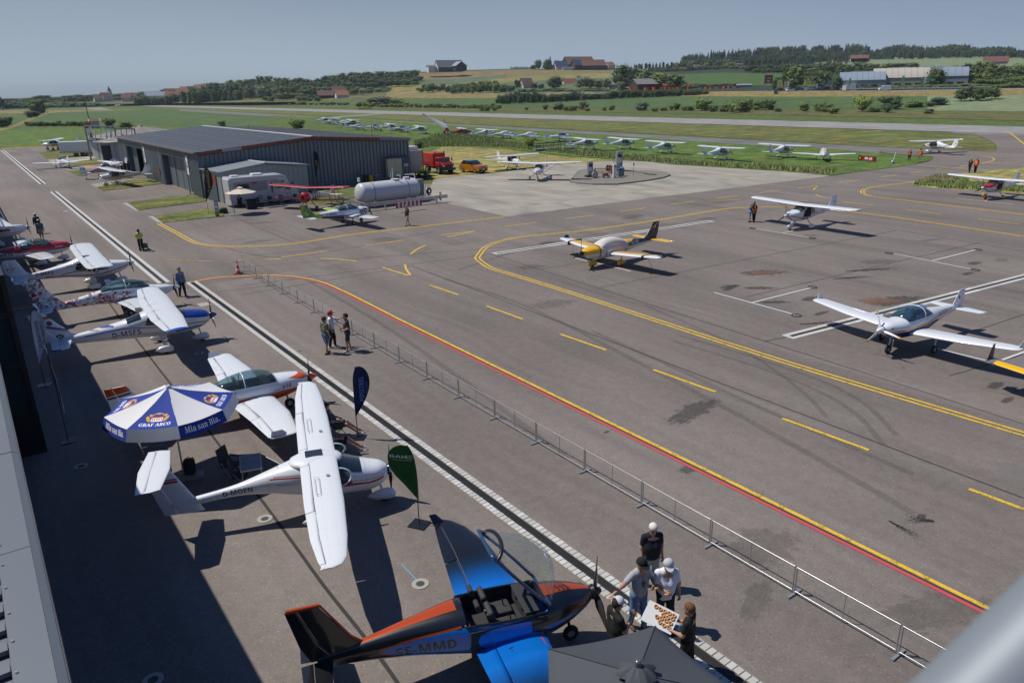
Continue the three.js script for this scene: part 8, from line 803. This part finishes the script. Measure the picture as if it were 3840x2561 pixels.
{const p=G(298,585),t=thing('box_trailer','long white box trailer parked by the round hangar','trailer',p.toArray(),.38);mesh('box',rbox(6.4,2.1,2.4,.06,0,1.75,0),whP,t);mesh('stripe',box(6.62,.12,2.42,0,.95,0),mat(lin(.6,.35,.05),.6),t);mesh('roof_edge',box(6.45,.08,2.45,0,2.8,0),whP,t);for(const x of[-.6,.6])for(const k of[-1,1])mesh('wheel',wheelT(.36).translate(x,.36,k*1.0),tyreM,t);mesh('tail_light',[box(.03,.3,.12,-3.32,.9,1),box(.03,.3,.12,-3.32,.9,-1)],redP,t);mesh('drawbar',box(1.8,.12,.2,4.0,.6,0),gutM,t);}
{
const p=G(1655,652),t=thing('truck','red fire service truck with red tarpaulin and two blue beacons','truck',[p.x-.5,0,p.z-1.2],5.35),rd=M2('#b0210f',.5),tp=mat(lin(.42,.035,.025),.65);mesh('cab',[rbox(1.5,.75,1.95,.1,1.5,1.3,0),rbox(1.1,.7,1.85,.12,1.2,1.95,0),rbox(.9,.5,1.8,.1,2.35,1.25,0)],rd,t);mesh('windscreen',box(.04,.55,1.6,1.77,1.98,0,0,0,.12),glassK,t);mesh('side_window',[box(.6,.45,.03,1.3,2.0,.94),box(.6,.45,.03,1.3,2.0,-.94)],glassK,t);mesh('load_bed',box(3.0,.5,2.1,-1.1,1.25,0),rd,t);mesh('tarpaulin',rbox(2.95,1.35,2.05,.12,-1.1,2.15,0),tp,t);mesh('tarpaulin_crease',[plank([-2.3,2.6,1.03],[-1.2,1.6,1.03],.03,.04),plank([.2,2.6,1.03],[-.6,1.6,1.03],.03,.04)],mat(lin(.55,.1,.08),.6),t);mesh('chassis',box(5.2,.25,.9,.1,.8,0),blackG,t);mesh('bumper',[rbox(.25,.35,2.1,.05,2.85,.75,0),rbox(.1,.5,1.1,.04,2.86,1.1,0)],blackG,t);
for(const x of[1.75,-1.35])for(const k of[1,-1]){const w=mesh('wheel',wheelT(.56).scale(1,1,1.3).translate(x,.56,k*.9),tyreM,t);mesh('rim',hubT(.5).translate(x,.56,k*.98),hubM,w);mesh('mudguard',rbox(1.2,.14,.4,.05,x,1.2,k*.92),blackG,t);}for(const k of[1,-1]){mesh('beacon',cyl(.08,.09,.24,.5,2.95,k*.7),mat(lin(.02,.03,.25),.2),t);mesh('headlight',cyl(.1,.1,.06,2.83,1.18,k*.75,14,0,Math.PI/2),whP,t);mesh('mirror',box(.06,.4,.2,1.75,2.0,k*1.2),blackG,t);}}
{
const p=G(1592,666),t=thing('ride_on_mower','green and yellow ride-on mower at the hangar corner','mower',p.toArray(),5.4),gr=M2('#0f6a2a',.5),ye=M2('#d6b400',.5);mesh('hood',rbox(.9,.45,.6,.12,.55,.75,0),gr,t);mesh('body',rbox(1.0,.2,.7,.06,-.3,.62,0),gr,t);mesh('seat',[rbox(.4,.14,.5,.05,-.45,.85,0),rbox(.12,.5,.5,.05,-.68,1.1,0)],ye,t);mesh('steering_wheel',new THREE.TorusGeometry(.16,.02,6,16).rotateX(1.2).translate(0,1.05,0),blackG,t);mesh('deck',rbox(1,.16,1.2,.05,.1,.28,0),blackG,t);for(const[x,r]of[[-.5,.28],[.7,.2]])for(const k of[1,-1])mesh('wheel',wheelT(r).scale(1,1,1.4).translate(x,r,k*.48),tyreM,t);mesh('tow_bar',rod([.9,.3,.2],[2.4,.2,.4],.04),rustR,t);}
{const p=G(1545,668),t=thing('trailer_cabinet','tall pale trailer with red edges behind the hangar corner','trailer',[p.x-.2,0,p.z-2.8],.633);mesh('body',rbox(2.0,2.9,2.4,.06,0,2.05,0),mat(lin(.42,.38,.35),.7),t);mesh('frame',[box(.1,2.9,.1,1,2.05,1.2),box(2.1,.12,2.5,0,.6,0),box(.1,2.9,.1,-1,2.05,1.2)],redP,t);mesh('top_box',box(1.5,.5,1.6,-.2,3.75,0),whP,t);for(const k of[-1,1])mesh('wheel',wheelT(.35).translate(0,.35,k),tyreM,t);}
{
const p=v3(-26.5,0,-80.8),t=thing('motorhome','white and grey motorhome parked in front of the pale metal shed','motorhome',p.toArray(),.62),s=new THREE.Shape([[-3.55,.35],[3.35,.35],[3.55,.8],[3.4,1.25],[2.75,1.9],[2.3,2.75],[1.9,2.95],[-3.5,2.95],[-3.6,2.8]].map((q)=>new THREE.Vector2(...q)));mesh('body',new THREE.ExtrudeGeometry(s,{depth:2.1,bevelEnabled:true,bevelSize:.1,bevelThickness:.1,bevelSegments:3}).translate(0,0,-1.05),mat(lin(.52,.53,.54),.35,{clearcoat:.5}),t);const gp=mat(lin(.3,.3,.31),.4);mesh('side_panel',[box(4.6,1.0,.02,-.9,2.05,1.165)],gp,t);mesh('window',rbox(1.15,.5,.03,.06,-2.2,2.1,1.18),glassK,t);mesh('window',rbox(.75,.75,.03,.06,1.75,2.0,1.165),glassK,t);mesh('driver_window',box(.6,.6,.03,2.5,1.75,1.165),glassK,t);mesh('windscreen',box(.04,1.05,1.9,2.68,2.15,0,0,0,.5),glassK,t);mesh('door',[rbox(.75,1.9,.03,.05,.65,1.5,1.17)],mat(lin(.5,.51,.52),.4),t);mesh('door_window',rbox(.2,1.1,.03,.05,.75,1.75,1.19),glassK,t);mesh('awning_case',rbox(5.4,.2,.2,.06,-.8,2.98,1.15),whP,t);mesh('roof_box',[rbox(1.1,.2,.9,.08,-.4,3.15,0),rbox(.8,.16,.7,.06,-2.7,3.13,0)],whP,t);mesh('locker',[box(.5,.5,.02,-.6,.85,1.165),box(.5,.3,.02,-2,.7,1.165),box(.5,.3,.02,1.6,.7,1.165)],gp,t);for(const x of[2.3,-1.7])for(const k of[1,-1])mesh('wheel',wheelT(.36).translate(x,.36,k*1.0),tyreM,t);mesh('tail_light',[box(.05,.55,.14,-3.66,1.1,.95),box(.05,.55,.14,-3.66,1.1,-.95)],redP,t);mesh('logo',rbox(.7,.12,.02,.02,-1.1,2.35,1.18,0,0,.25),redP,t);mesh('mirror',rbox(.15,.4,.2,.04,2.95,2.0,1.35),blackG,t);}
{const p=G(880,806),t=thing('parasol','small cream cantilever parasol in front of the motorhome','parasol',p.toArray(),.4),cm=mat(lin(.6,.54,.42),.8,{side:THREE.DoubleSide});mesh('base',box(1.1,.06,.9,0,.03,0),gutM,t);mesh('mast',rod([0,0,0],[-.15,2.6,0],.035),gutM,t);mesh('arm',rod([-.15,2.6,0],[.8,2.5,-.3],.025),gutM,t);for(let i=0;i<8;i++){const a=i*Math.PI/4,b=a+Math.PI/4,c=v3(.8,2.55,-.3),A=v3(.8+Math.sin(a)*1.5,2.1,-.3+Math.cos(a)*1.5),B=v3(.8+Math.sin(b)*1.5,2.1,-.3+Math.cos(b)*1.5),P=[];for(let k=0;k<=3;k++)P.push([0,.5,1].map((j)=>c.clone().lerp(A.clone().lerp(B,j),k/3)));mesh('canopy_panel',gridGeo(P),cm,t);}mesh('vent_cap',cyl(.05,.3,.12,.8,2.6,-.3),cm,t);}
const mg=(dx,dz)=>{const c=v3(-26.5,0,-80.8);return c.add(v3(cN*dx+sN*dz,0,-sN*dx+cN*dz));};
for(const[x,z,r,l]of[[-1.2,2.3,.2,'black folding chair left of the table by the motorhome'],[.1,2.2,0,'black folding chair behind the table by the motorhome'],[1.2,2.3,-.3,'black folding chair right of the table by the motorhome'],[2.6,2.4,-.8,'black folding chair near the motorhome front wheel']])fchair(l,mg(x,z),NA+r);
{const t=thing('camping_table','black low camping table in front of the motorhome','table',mg(.1,3.1).toArray(),NA);mesh('tabletop',rbox(1.9,.05,.7,.02,0,.72,0),blackG,t);for(const[x,z]of[[-.85,-.3],[.85,-.3],[-.85,.3],[.85,.3]])mesh('leg',rod([x,0,z],[x,.7,z],.018),gutM,t);
const q=thing('counter','dark fabric sales counter by the cream parasol mast','counter',mg(-2.2,3.0).toArray(),NA);mesh('front',rbox(1.0,1.0,.5,.05,0,.5,0),mat(lin(.012,.014,.03),.8),q);mesh('top',rbox(1.1,.05,.6,.02,0,1.03,0),blackG,q);
const b=thing('brochure_stand','narrow brochure stand with pictures before the tall dark flag','stand',G(815,812).toArray(),.3);mesh('frame',box(.36,1.5,.06,0,.75,0,0,-.15),blackG,b);[[.5,.6,.75],[.75,.77,.8],[.35,.5,.7],[.7,.2,.06]].forEach((c,i)=>mesh('brochure',box(.3,.3,.03,0,1.3-i*.34,.06+i*.05,0,-.15),mat(lin(...c),.6),b));
const n=thing('planter_box','dark green box with bag beside the brochure stand','box',G(838,800).toArray(),.4);mesh('box',rbox(.8,.4,.5,.04,0,.2,0),mat(lin(.015,.03,.02),.7),n);mesh('bag',sph(.3,0,.45,0,1.2,.5,.8),mat(lin(.04,.06,.04),.8),n);}
{
const p=G(1252,693),t=thing('pop_up_tent','blue and white pop-up tent on the grass by the hangar','tent',[p.x,0,p.z-.6],.7),b=mat(lin(.06,.085,.18),.6),w=mat(lin(.42,.45,.52),.6);mesh('shell',new THREE.SphereGeometry(1,20,10,0,6.3,0,1.57).scale(1.5,1.25,1.1),b,t);mesh('front',new THREE.SphereGeometry(1,16,10,2.2,2,0,1.57).scale(1.53,1.28,1.12),w,t);mesh('pole',[-.5,.3].map((x)=>new THREE.TorusGeometry(1.12,.03,6,24,Math.PI).scale(1,1.1,1).rotateY(Math.PI/2).translate(x,0,0)),w,t);mesh('groundsheet',box(2.4,.04,1.4,1,.03,.5),w,t);}
for(const[x,c,l]of[[1374,[.03,.035,.045],'dark wheelie bin left of the yellow one'],[1393,[.5,.38,.02],'yellow wheelie bin against the hangar'],[1410,[.05,.08,.13],'blue grey bin right of the yellow one']]){const p=G(x,692),t=thing('wheelie_bin',l,'bin',[p.x,0,p.z-.2],.633),m=mat(lin(...c),.6);mesh('body',new THREE.CylinderGeometry(.5,.38,1.05,4,1).rotateY(Math.PI/4).translate(0,.6,0),m,t);mesh('lid',rbox(.78,.08,.78,.03,0,1.16,0),m,t);for(const k of[-1,1])mesh('wheel',wheelT(.1).translate(k*.3,.1,-.3),tyreM,t);}
{
const A=G(1330,784),B=G(1580,752),d=B.clone().sub(A),t=thing('fuel_tank','long white cylindrical fuel tank on a frame beside the guard rail','tank',A.clone().add(B).multiplyScalar(.5).add(v3(-.1,0,-.5)).toArray(),Math.atan2(-d.z,d.x)),L=7.2,r=1.06,y=1.38;mesh('shell',[cyl(r,r,L-.9,0,y,0,40,0,Math.PI/2),sph(r,-L/2+.45,y,0,.5,1,1,24,16),sph(r,L/2-.45,y,0,.5,1,1,24,16)],mat(lin(.55,.56,.57),.4),t);for(const x of[-2.1,2.0]){mesh('band',cyl(r+.015,r+.015,.1,x,y,0,40,0,Math.PI/2),gutM,t);mesh('saddle',box(.3,.7,1.5,x,.35,0),whP,t);}mesh('label',box(.6,.16,.02,2.6,y+.55,.88,0,-.55),redP,t);mesh('manhole',[cyl(.42,.42,.14,.9,y+r+.02,0),cyl(.35,.35,.2,2.3,y+r+.05,0)],whP,t);mesh('pipe',[rod([.7,y+r,0],[.7,y+r+1.2,0],.05),rod([.4,y+r,.1],[.4,y+r+.8,.1],.03),rod([1.6,y+r+.4,0],[1.6,y+r,0],.06),rod([1.2,y+r+.4,0],[1.6,y+r+.4,0],.05),rod([2.2,y+r+.4,0],[3.4,y+r+.4,0],.04),rod([3.4,0,0],[3.4,y+r+.4,0],.05),rod([-3.0,0,1],[-2.1,y+1.2,.9],.03)],whP,t);mesh('sensor_box',box(.2,.4,.2,-3.1,y+r+.3,-.4),whP,t);mesh('rail',[plank([3.1,.5,.6],[5,.5,.6],.1,.1),plank([3.1,.5,-.6],[5,.5,-.6],.1,.1)],whP,t);
const q=thing('fuel_pump','grey fuel pump with green panel at the tank end','fuel pump',t.localToWorld(v3(4.0,.5,-.2)).toArray(),.9);mesh('housing',rbox(.8,1.7,.7,.04,0,.85,0),mat(lin(.22,.22,.22),.5),q);mesh('green_panel',box(.82,.45,.72,0,.95,0),mat(lin(.02,.3,.12),.5),q);mesh('white_panel',box(.83,.6,.5,-.01,.42,0),whP,q);mesh('display',box(.02,.4,.5,-.41,1.4,0),blackG,q);mesh('leg',[rod([.3,-.5,.2],[.3,0,.2],.05),rod([-.3,-.5,.2],[-.3,0,.2],.05)],gutM,q);
const h=thing('hose_reel','round metal hose reel beside the green panelled pump','hose reel',t.localToWorld(v3(4.6,.55,.7)).toArray(),.9);mesh('drum',new THREE.TorusGeometry(.34,.07,8,24).translate(0,.42,0),gutM,h);mesh('hose',new THREE.TorusGeometry(.24,.09,8,20).translate(0,.42,.12),tyreM,h);mesh('stand',rod([0,-.5,0],[0,.42,0],.04),gutM,h);}
{
const g=(a,b,l)=>{const A=G(...a),B=G(...b),d=B.clone().sub(A),t=thing('guard_rail',l,'guard rail',A.toArray(),Math.atan2(-d.z,d.x)),L=d.length();for(const y of[.62,.5,.74])mesh('beam',box(L,.1,y===.62?.1:.16,L/2,y,y===.62?.03:0),alu,t);for(let x=.3;x<L;x+=2)mesh('post',box(.1,.6,.14,x,.3,-.1),alu,t);return t;};g([1255,757],[1368,792],'short galvanised guard rail running to the tank left end');const t=g([1368,794],[1678,757],'galvanised guard rail in front of the white tank');
mesh('end_post',[box(.14,.9,.2,G(1368,794).distanceTo(G(1678,757))-.9,.7,.1)],alu,t);const A=G(1483,784,.35),B=G(1580,771,.35),d=B.clone().sub(A),w=thing('warning_board','red and white striped board fixed on the guard rail','board',A.add(v3(.05,0,.12)).toArray(),Math.atan2(-d.z,d.x)),L=d.length();for(let i=0;i<13;i++)mesh('stripe',box(L/13,.5,.04,(i+.5)*L/13,.35,0),i%2?whP:redP,w);}
{
const isl=px(Z(2080,540,.17014)(345,850,420,730,520,620,640,580,900,560,1300,560,1700,600,2100,620)).concat(px(z3(1640,1290,1676,1312,1620,1335,1450,1365,1200,1395,1000,1395,860,1385,805,1375)));const g=slab(isl,0,.14);struct('fuel_island',g,new THREE.MeshStandardMaterial({roughness:.9,map:noiseTex(512,[128,122,112],(x,y)=>{const j=((x*16+(Math.floor(y*32)%2)*.5)%1)<.07||((y*32)%1)<.1;return(1+(N64(Math.floor(x*16)*3.1,Math.floor(y*32)*1.7)-.5)*.25+(rg()-.5)*.12)*(j?.78:1);},{repeat:1/3.2})}));struct('kerb',merge(isl.map((a,i)=>{const b=isl[(i+1)%isl.length];return plank([a.x,.085,a.z],[b.x,.085,b.z],.16,.15);})),mat(lin(.2,.195,.18),.9));
const pump=(l,x,y,w,h,m)=>{const t=thing('fuel_pump',l,'fuel pump',G(x,y,.14).toArray(),.3);mesh('base',box(w+.5,.2,.9,0,.1,0),blackG,t);mesh('housing',rbox(w,h,.6,.05,0,h/2+.2,0),m,t);mesh('screen',box(w*.6,.4,.03,-.05,h*.85,.31),blackG,t);mesh('panel',box(w*.85,h*.28,.03,0,h*.6,.305),whP,t);mesh('red_mark',box(.14,.3,.04,.2,h*.84,.31),redP,t);mesh('nozzle',[rod([w*.3,h*.7,.33],[w*.3,h*.3,.33],.03),rod([w*.3,h*.7,.33],[w*.15,h*.75,.36],.025)],blackG,t);};const sm=mat(lin(.32,.33,.34),.35,{metalness:.5});pump('silver fuel pump with red mark at the left of the paved island',2212,663,.65,1.75,sm);pump('tall grey fuel pump with dark band behind the white column on the island',2321,640,.85,2.4,sm);
const t=thing('payment_terminal','white card terminal column with tall pole on the fuel island','terminal',G(2305,667,.14).toArray(),.2);mesh('column',rbox(.48,1.75,.4,.03,0,.88,0),whP,t);mesh('screen',[box(.14,.14,.03,-.06,1.45,.21),box(.14,.16,.03,.1,1.4,.21)],blackG,t);mesh('pole',rod([-.15,1.7,0],[-.15,2.9,0],.04),gutM,t);
for(const[x,y,c,l]of[[2324,663,[.02,.02,.022],'grey barrel bin with black lid on the fuel island'],[2332,659,[.02,.22,.5],'grey barrel bin with blue lid on the fuel island']]){const b=thing('barrel_bin',l,'bin',G(x,y,.14).toArray());mesh('barrel',[cyl(.3,.3,.95,0,.48,0,18),cyl(.315,.315,.03,0,.3,0,18),cyl(.315,.315,.03,0,.65,0,18)],mat(lin(.14,.17,.19),.5),b);mesh('lid',sph(.33,0,.95,0,1,.6,1),mat(lin(...c),.4),b);}
const hr=(l,x,y,m)=>{const b=thing('hose_reel',l,'hose reel',G(x,y,.14).toArray(),.9);mesh('drum',[new THREE.TorusGeometry(.36,.07,8,20).translate(0,.5,-.2),new THREE.TorusGeometry(.36,.07,8,20).translate(0,.5,.2)],m,b);mesh('hose',cyl(.3,.3,.36,0,.5,0,18,Math.PI/2),tyreM,b);mesh('stand',[rod([-.3,0,0],[0,.5,0],.03),rod([.3,0,0],[0,.5,0],.03)],gutM,b);};hr('dark hose reel behind the red box on the fuel island',2283,644,blackG);const dr=thing('round_tank','silver disc shaped tank standing before the left pump','tank',G(2231,668,.14).toArray(),.5);mesh('disc',cyl(.42,.42,.3,0,.45,0,22,Math.PI/2),sm,dr);mesh('cap',sph(.12,-.1,.98,0),mat(lin(.05,.06,.2),.5),dr);mesh('stand',box(.5,.1,.4,0,.05,0),gutM,dr);
const rb=thing('fire_box','red fire extinguisher box left of the white column','box',G(2296,652,.14).toArray(),.2);mesh('box',rbox(.35,1.0,.3,.03,0,.6,0),redP,rb);mesh('foot',box(.3,.12,.3,0,.06,0),blackG,rb);const ct=thing('hand_cart','small red and brown cart with wheels on the fuel island','cart',G(2270,666,.14).toArray(),.3);mesh('body',rbox(.7,.4,.5,.05,0,.42,0),mat(lin(.2,.12,.08),.7),ct);mesh('handle',rod([-.3,.5,0],[-.5,.9,0],.02),redP,ct);for(const k of[-1,1])mesh('wheel',wheelT(.18).translate(k*.35,.18,.26),tyreM,ct);
const bn=thing('bench_rail','low wooden bench boards between the pumps','bench',G(2265,650,.14).toArray(),.0);for(let i=0;i<2;i++)mesh('board',box(2.6,.08,.3,0,.3+i*.3,-i*.5),mat(lin(.35,.22,.15),.8),bn);mesh('leg',[box(.1,.3,.3,-1.1,.15,0),box(.1,.3,.3,1.1,.15,0),box(.1,.6,.1,1.1,.3,-.5),box(.1,.6,.1,-1.1,.3,-.5)],gutM,bn);
const ps=thing('marker_post','thin post with brown head on the right of the fuel island','post',G(2376,656,.14).toArray());mesh('post',rod([0,0,0],[0,1.35,0],.03),gutM,ps);mesh('head',cyl(.1,.08,.25,0,1.4,0),rustR,ps);single('fuel_hose',new THREE.TubeGeometry(new THREE.CatmullRomCurve3(GP([[2335,641],[2390,645],[2440,652],[2465,654],[2440,655],[2415,651]],.17)),40,.03,6),tyreM,'black fuel hose lying on the right of the island','hose');}
{
const A=G(3221,603),B=G(3284,609),d=B.clone().sub(A),t=thing('runway_sign','red and black runway sign reading B 08-26 on the grass','sign',A.clone().add(B).multiplyScalar(.5).toArray(),Math.atan2(-d.z,d.x)),L=d.length()*1.0,c=canvas(256,64,(x)=>{x.fillStyle='#8e1020';x.fillRect(0,0,256,64);x.fillStyle='#0b0b0b';x.fillRect(0,0,54,64);x.fillStyle='#e6a800';x.font='bold 46px sans-serif';x.textAlign='center';x.fillText('B',27,48);x.fillStyle='#fff';x.fillText('08-26',154,48);});const H=L*.22;mesh('housing',box(L,H,.2,0,H/2+.15,0),blackG,t);mesh('face',new THREE.PlaneGeometry(L,H).translate(0,H/2+.15,.105),new THREE.MeshStandardMaterial({map:tex(c),roughness:.5}),t);for(const x of[-.4,0,.4])mesh('leg',box(.08,.2,.08,x*L,.1,0),gutM,t);
const m=thing('marker_trolley','small white wheel on a bent stick by the red sign','marker',G(3353,613).toArray(),.4);mesh('stick',rod([-.2,.2,0],[.15,1.6,0],.05),whP,m);mesh('wheel',wheelT(.24).translate(-.2,.24,.2),blackG,m);mesh('hub',cyl(.14,.14,.3,-.2,.24,.2,12,Math.PI/2),whP,m);mesh('pod',sph(.25,0,.25,-.1,1.4,.7,.8),whP,m);
const q=ray(331,495),k=166/Math.hypot(q.x,q.z),P=camera.position.clone().addScaledVector(q,k),w=thing('windsock','limp red and white windsock left of the round hangar','windsock',[P.x,0,P.z]);mesh('pole',rod([-.45,0,0],[-.45,P.y+1.6,0],.04),gutM,w);for(let i=0;i<4;i++)mesh('sock_ring',new THREE.CylinderGeometry(.42-i*.05,.37-i*.05,.85,14,1).rotateZ(.26).translate(-.2+i*.2,P.y+1.1-i*.82,0),i%2?whP:redP,w);
const f=px(Z(1800,100,.42535)(480,1097,850,1072)),fd=f[1].clone().sub(f[0]),b=thing('footbridge','metal footbridge with railings across the grassy ditch','bridge',f[0].toArray(),Math.atan2(-fd.z,fd.x)),bl=fd.length();mesh('deck',box(bl,.12,1.6,bl/2,.35,0),gutM,b);for(const z of[-.8,.8]){mesh('rail',[rod([0,1.35,z],[bl,1.35,z],.05),rod([0,.9,z],[bl,.9,z],.035)],blackG,b);for(let i=0;i<=6;i++)mesh('post',rod([bl*i/6,0,z],[bl*i/6,1.35,z],.05),blackG,b);}
const s=thing('striped_pole','short red and white striped pole behind the hangar roof','pole',G(1394,509).toArray());for(let i=0;i<6;i++)mesh('band',cyl(.14,.14,.55,0,.28+i*.55,0),i%2?whP:redP,s);const yb=thing('distance_marker','yellow distance board beside the far runway edge','marker',G(1369,410).toArray());for(let i=0;i<5;i++)mesh('panel',box(1.6,1.1,.2,i*1.8-3.6,.6,0),mat(lin(.7,.5,.02),.6),yb);mesh('foot',box(9,.1,.4,0,.05,0),gutM,yb);}
{const r=rng(55),cc=['#1c2c4a','#101317','#c9ccd0','#8d9196','#14213a','#dfe1e4','#2b2f36','#2e5a8c','#7d1a1e','#3c4148'],nm=['navy','black','silver','grey','dark blue','white','anthracite','blue','red','slate'],row=[[2910,0],[2930,1],[2948,5],[2964,2],[2982,4],[3000,7],[3022,3],[3040,2],[3056,1],[3074,0],[3088,6],[3104,1],[3120,8],[3134,9],[3146,7]];row.forEach(([x,c],i)=>{const d=456+(i%3)*7,b=groundD(x,d);b.y+=.05;car({name:'parked_car',label:nm[c]+' car parked in the lot, number '+['one','two','three','four','five','six','seven','eight','nine','ten','eleven','twelve','thirteen','fourteen','fifteen'][i]+' from the left',p:b,yaw:rr(-.3,.3,r)+(i%2?0:1.2),m:M2(cc[c]),lo:1,group:'cars parked beyond the highway'});});
const vb=[[-2.7,.4],[2.6,.4],[2.75,.9],[2.5,1.3],[1.9,1.5],[1.3,2.3],[-2.7,2.5]];{const b=cB(3318).lerp(cB2(3318),.5);b.y+=.05;car({name:'van',cat:'van',label:'white delivery van driving on the highway',p:b,yaw:3.05,w:2,m:M2('#d5d7da'),body:vb,glass:[[1.95,1.5],[1.35,2.2],[.6,2.2],[.6,1.5]],roof:[[1,2.35],[.9,2.5],[-2.6,2.6],[-2.65,2.4]],wb:1.75,lo:1});const q=groundD(3172,444);q.y+=.1;car({name:'van',cat:'van',label:'white van with yellow side parked at the end of the car row',p:q,yaw:.9,w:2,m:M2('#d5d7da'),body:vb,glass:[[1.95,1.5],[1.35,2.2],[.6,2.2],[.6,1.5]],roof:[[1,2.35],[.9,2.5],[-2.6,2.6],[-2.65,2.4]],wb:1.75,lo:1});const w=cB(2316).lerp(cB2(2316),.4);car({label:'small white car driving on the highway above the hedge',p:w,yaw:.1,m:M2('#d5d7da'),lo:1});}
const om=M2('#c2480e',.5),tr=[[2366,339],[2387,339],[2422,340],[2453,338],[2482,338],[2496,338],[2512,338],[2527,338],[2545,338],[2582,336],[2634,337],[2650,338],[2668,337],[2700,336],[2718,336],[2736,337],[2766,336]];const names2=['first','second','third','fourth','fifth','sixth','seventh','eighth','ninth','tenth','eleventh','twelfth','thirteenth','fourteenth','fifteenth','sixteenth','seventeenth'];tr.forEach(([x,y],i)=>{const d=588-(x>2600?(x-2600)*.2:0),b=pt(x,y+6,d);const t=thing('truck','orange truck in the sawmill yard, '+names2[i]+' from the left','truck',b.toArray(),.4+(i%3)*.8,'orange trucks in the yard');mesh('cab',[rbox(2,2.2,2.4,.15,0,1.9,0),box(2.2,.5,2.3,-.1,3.1,0)],om,t);mesh('windscreen',box(.1,.9,2.1,1.0,2.2,0),glassK,t);mesh('chassis',box(5,.5,2.2,-1.6,.8,0),i%3?gutM:om,t);mesh('wheels',[box(.9,.9,2.4,.2,.45,0),box(.9,.9,2.4,-3,.45,0)],tyreM,t);});}
ordinals('bushes along the far runway edge',(n)=>'bush on the grass strip beyond the runway, '+n+' from the left');
ordinals('bushes beyond the runway end',(n)=>'small bush beyond the far runway end, '+n+' from the left');
ordinals('trees along the village road',(n)=>'slender tree along the village road, '+n+' from the left');
ordinals('bushes before the village road',(n)=>'bush before the village road, '+n+' from the left');
ordinals('shrubs before the commercial halls',(n)=>'shrub before the commercial halls, '+n+' from the left');
shade(scene);
renderer.render(scene,camera);
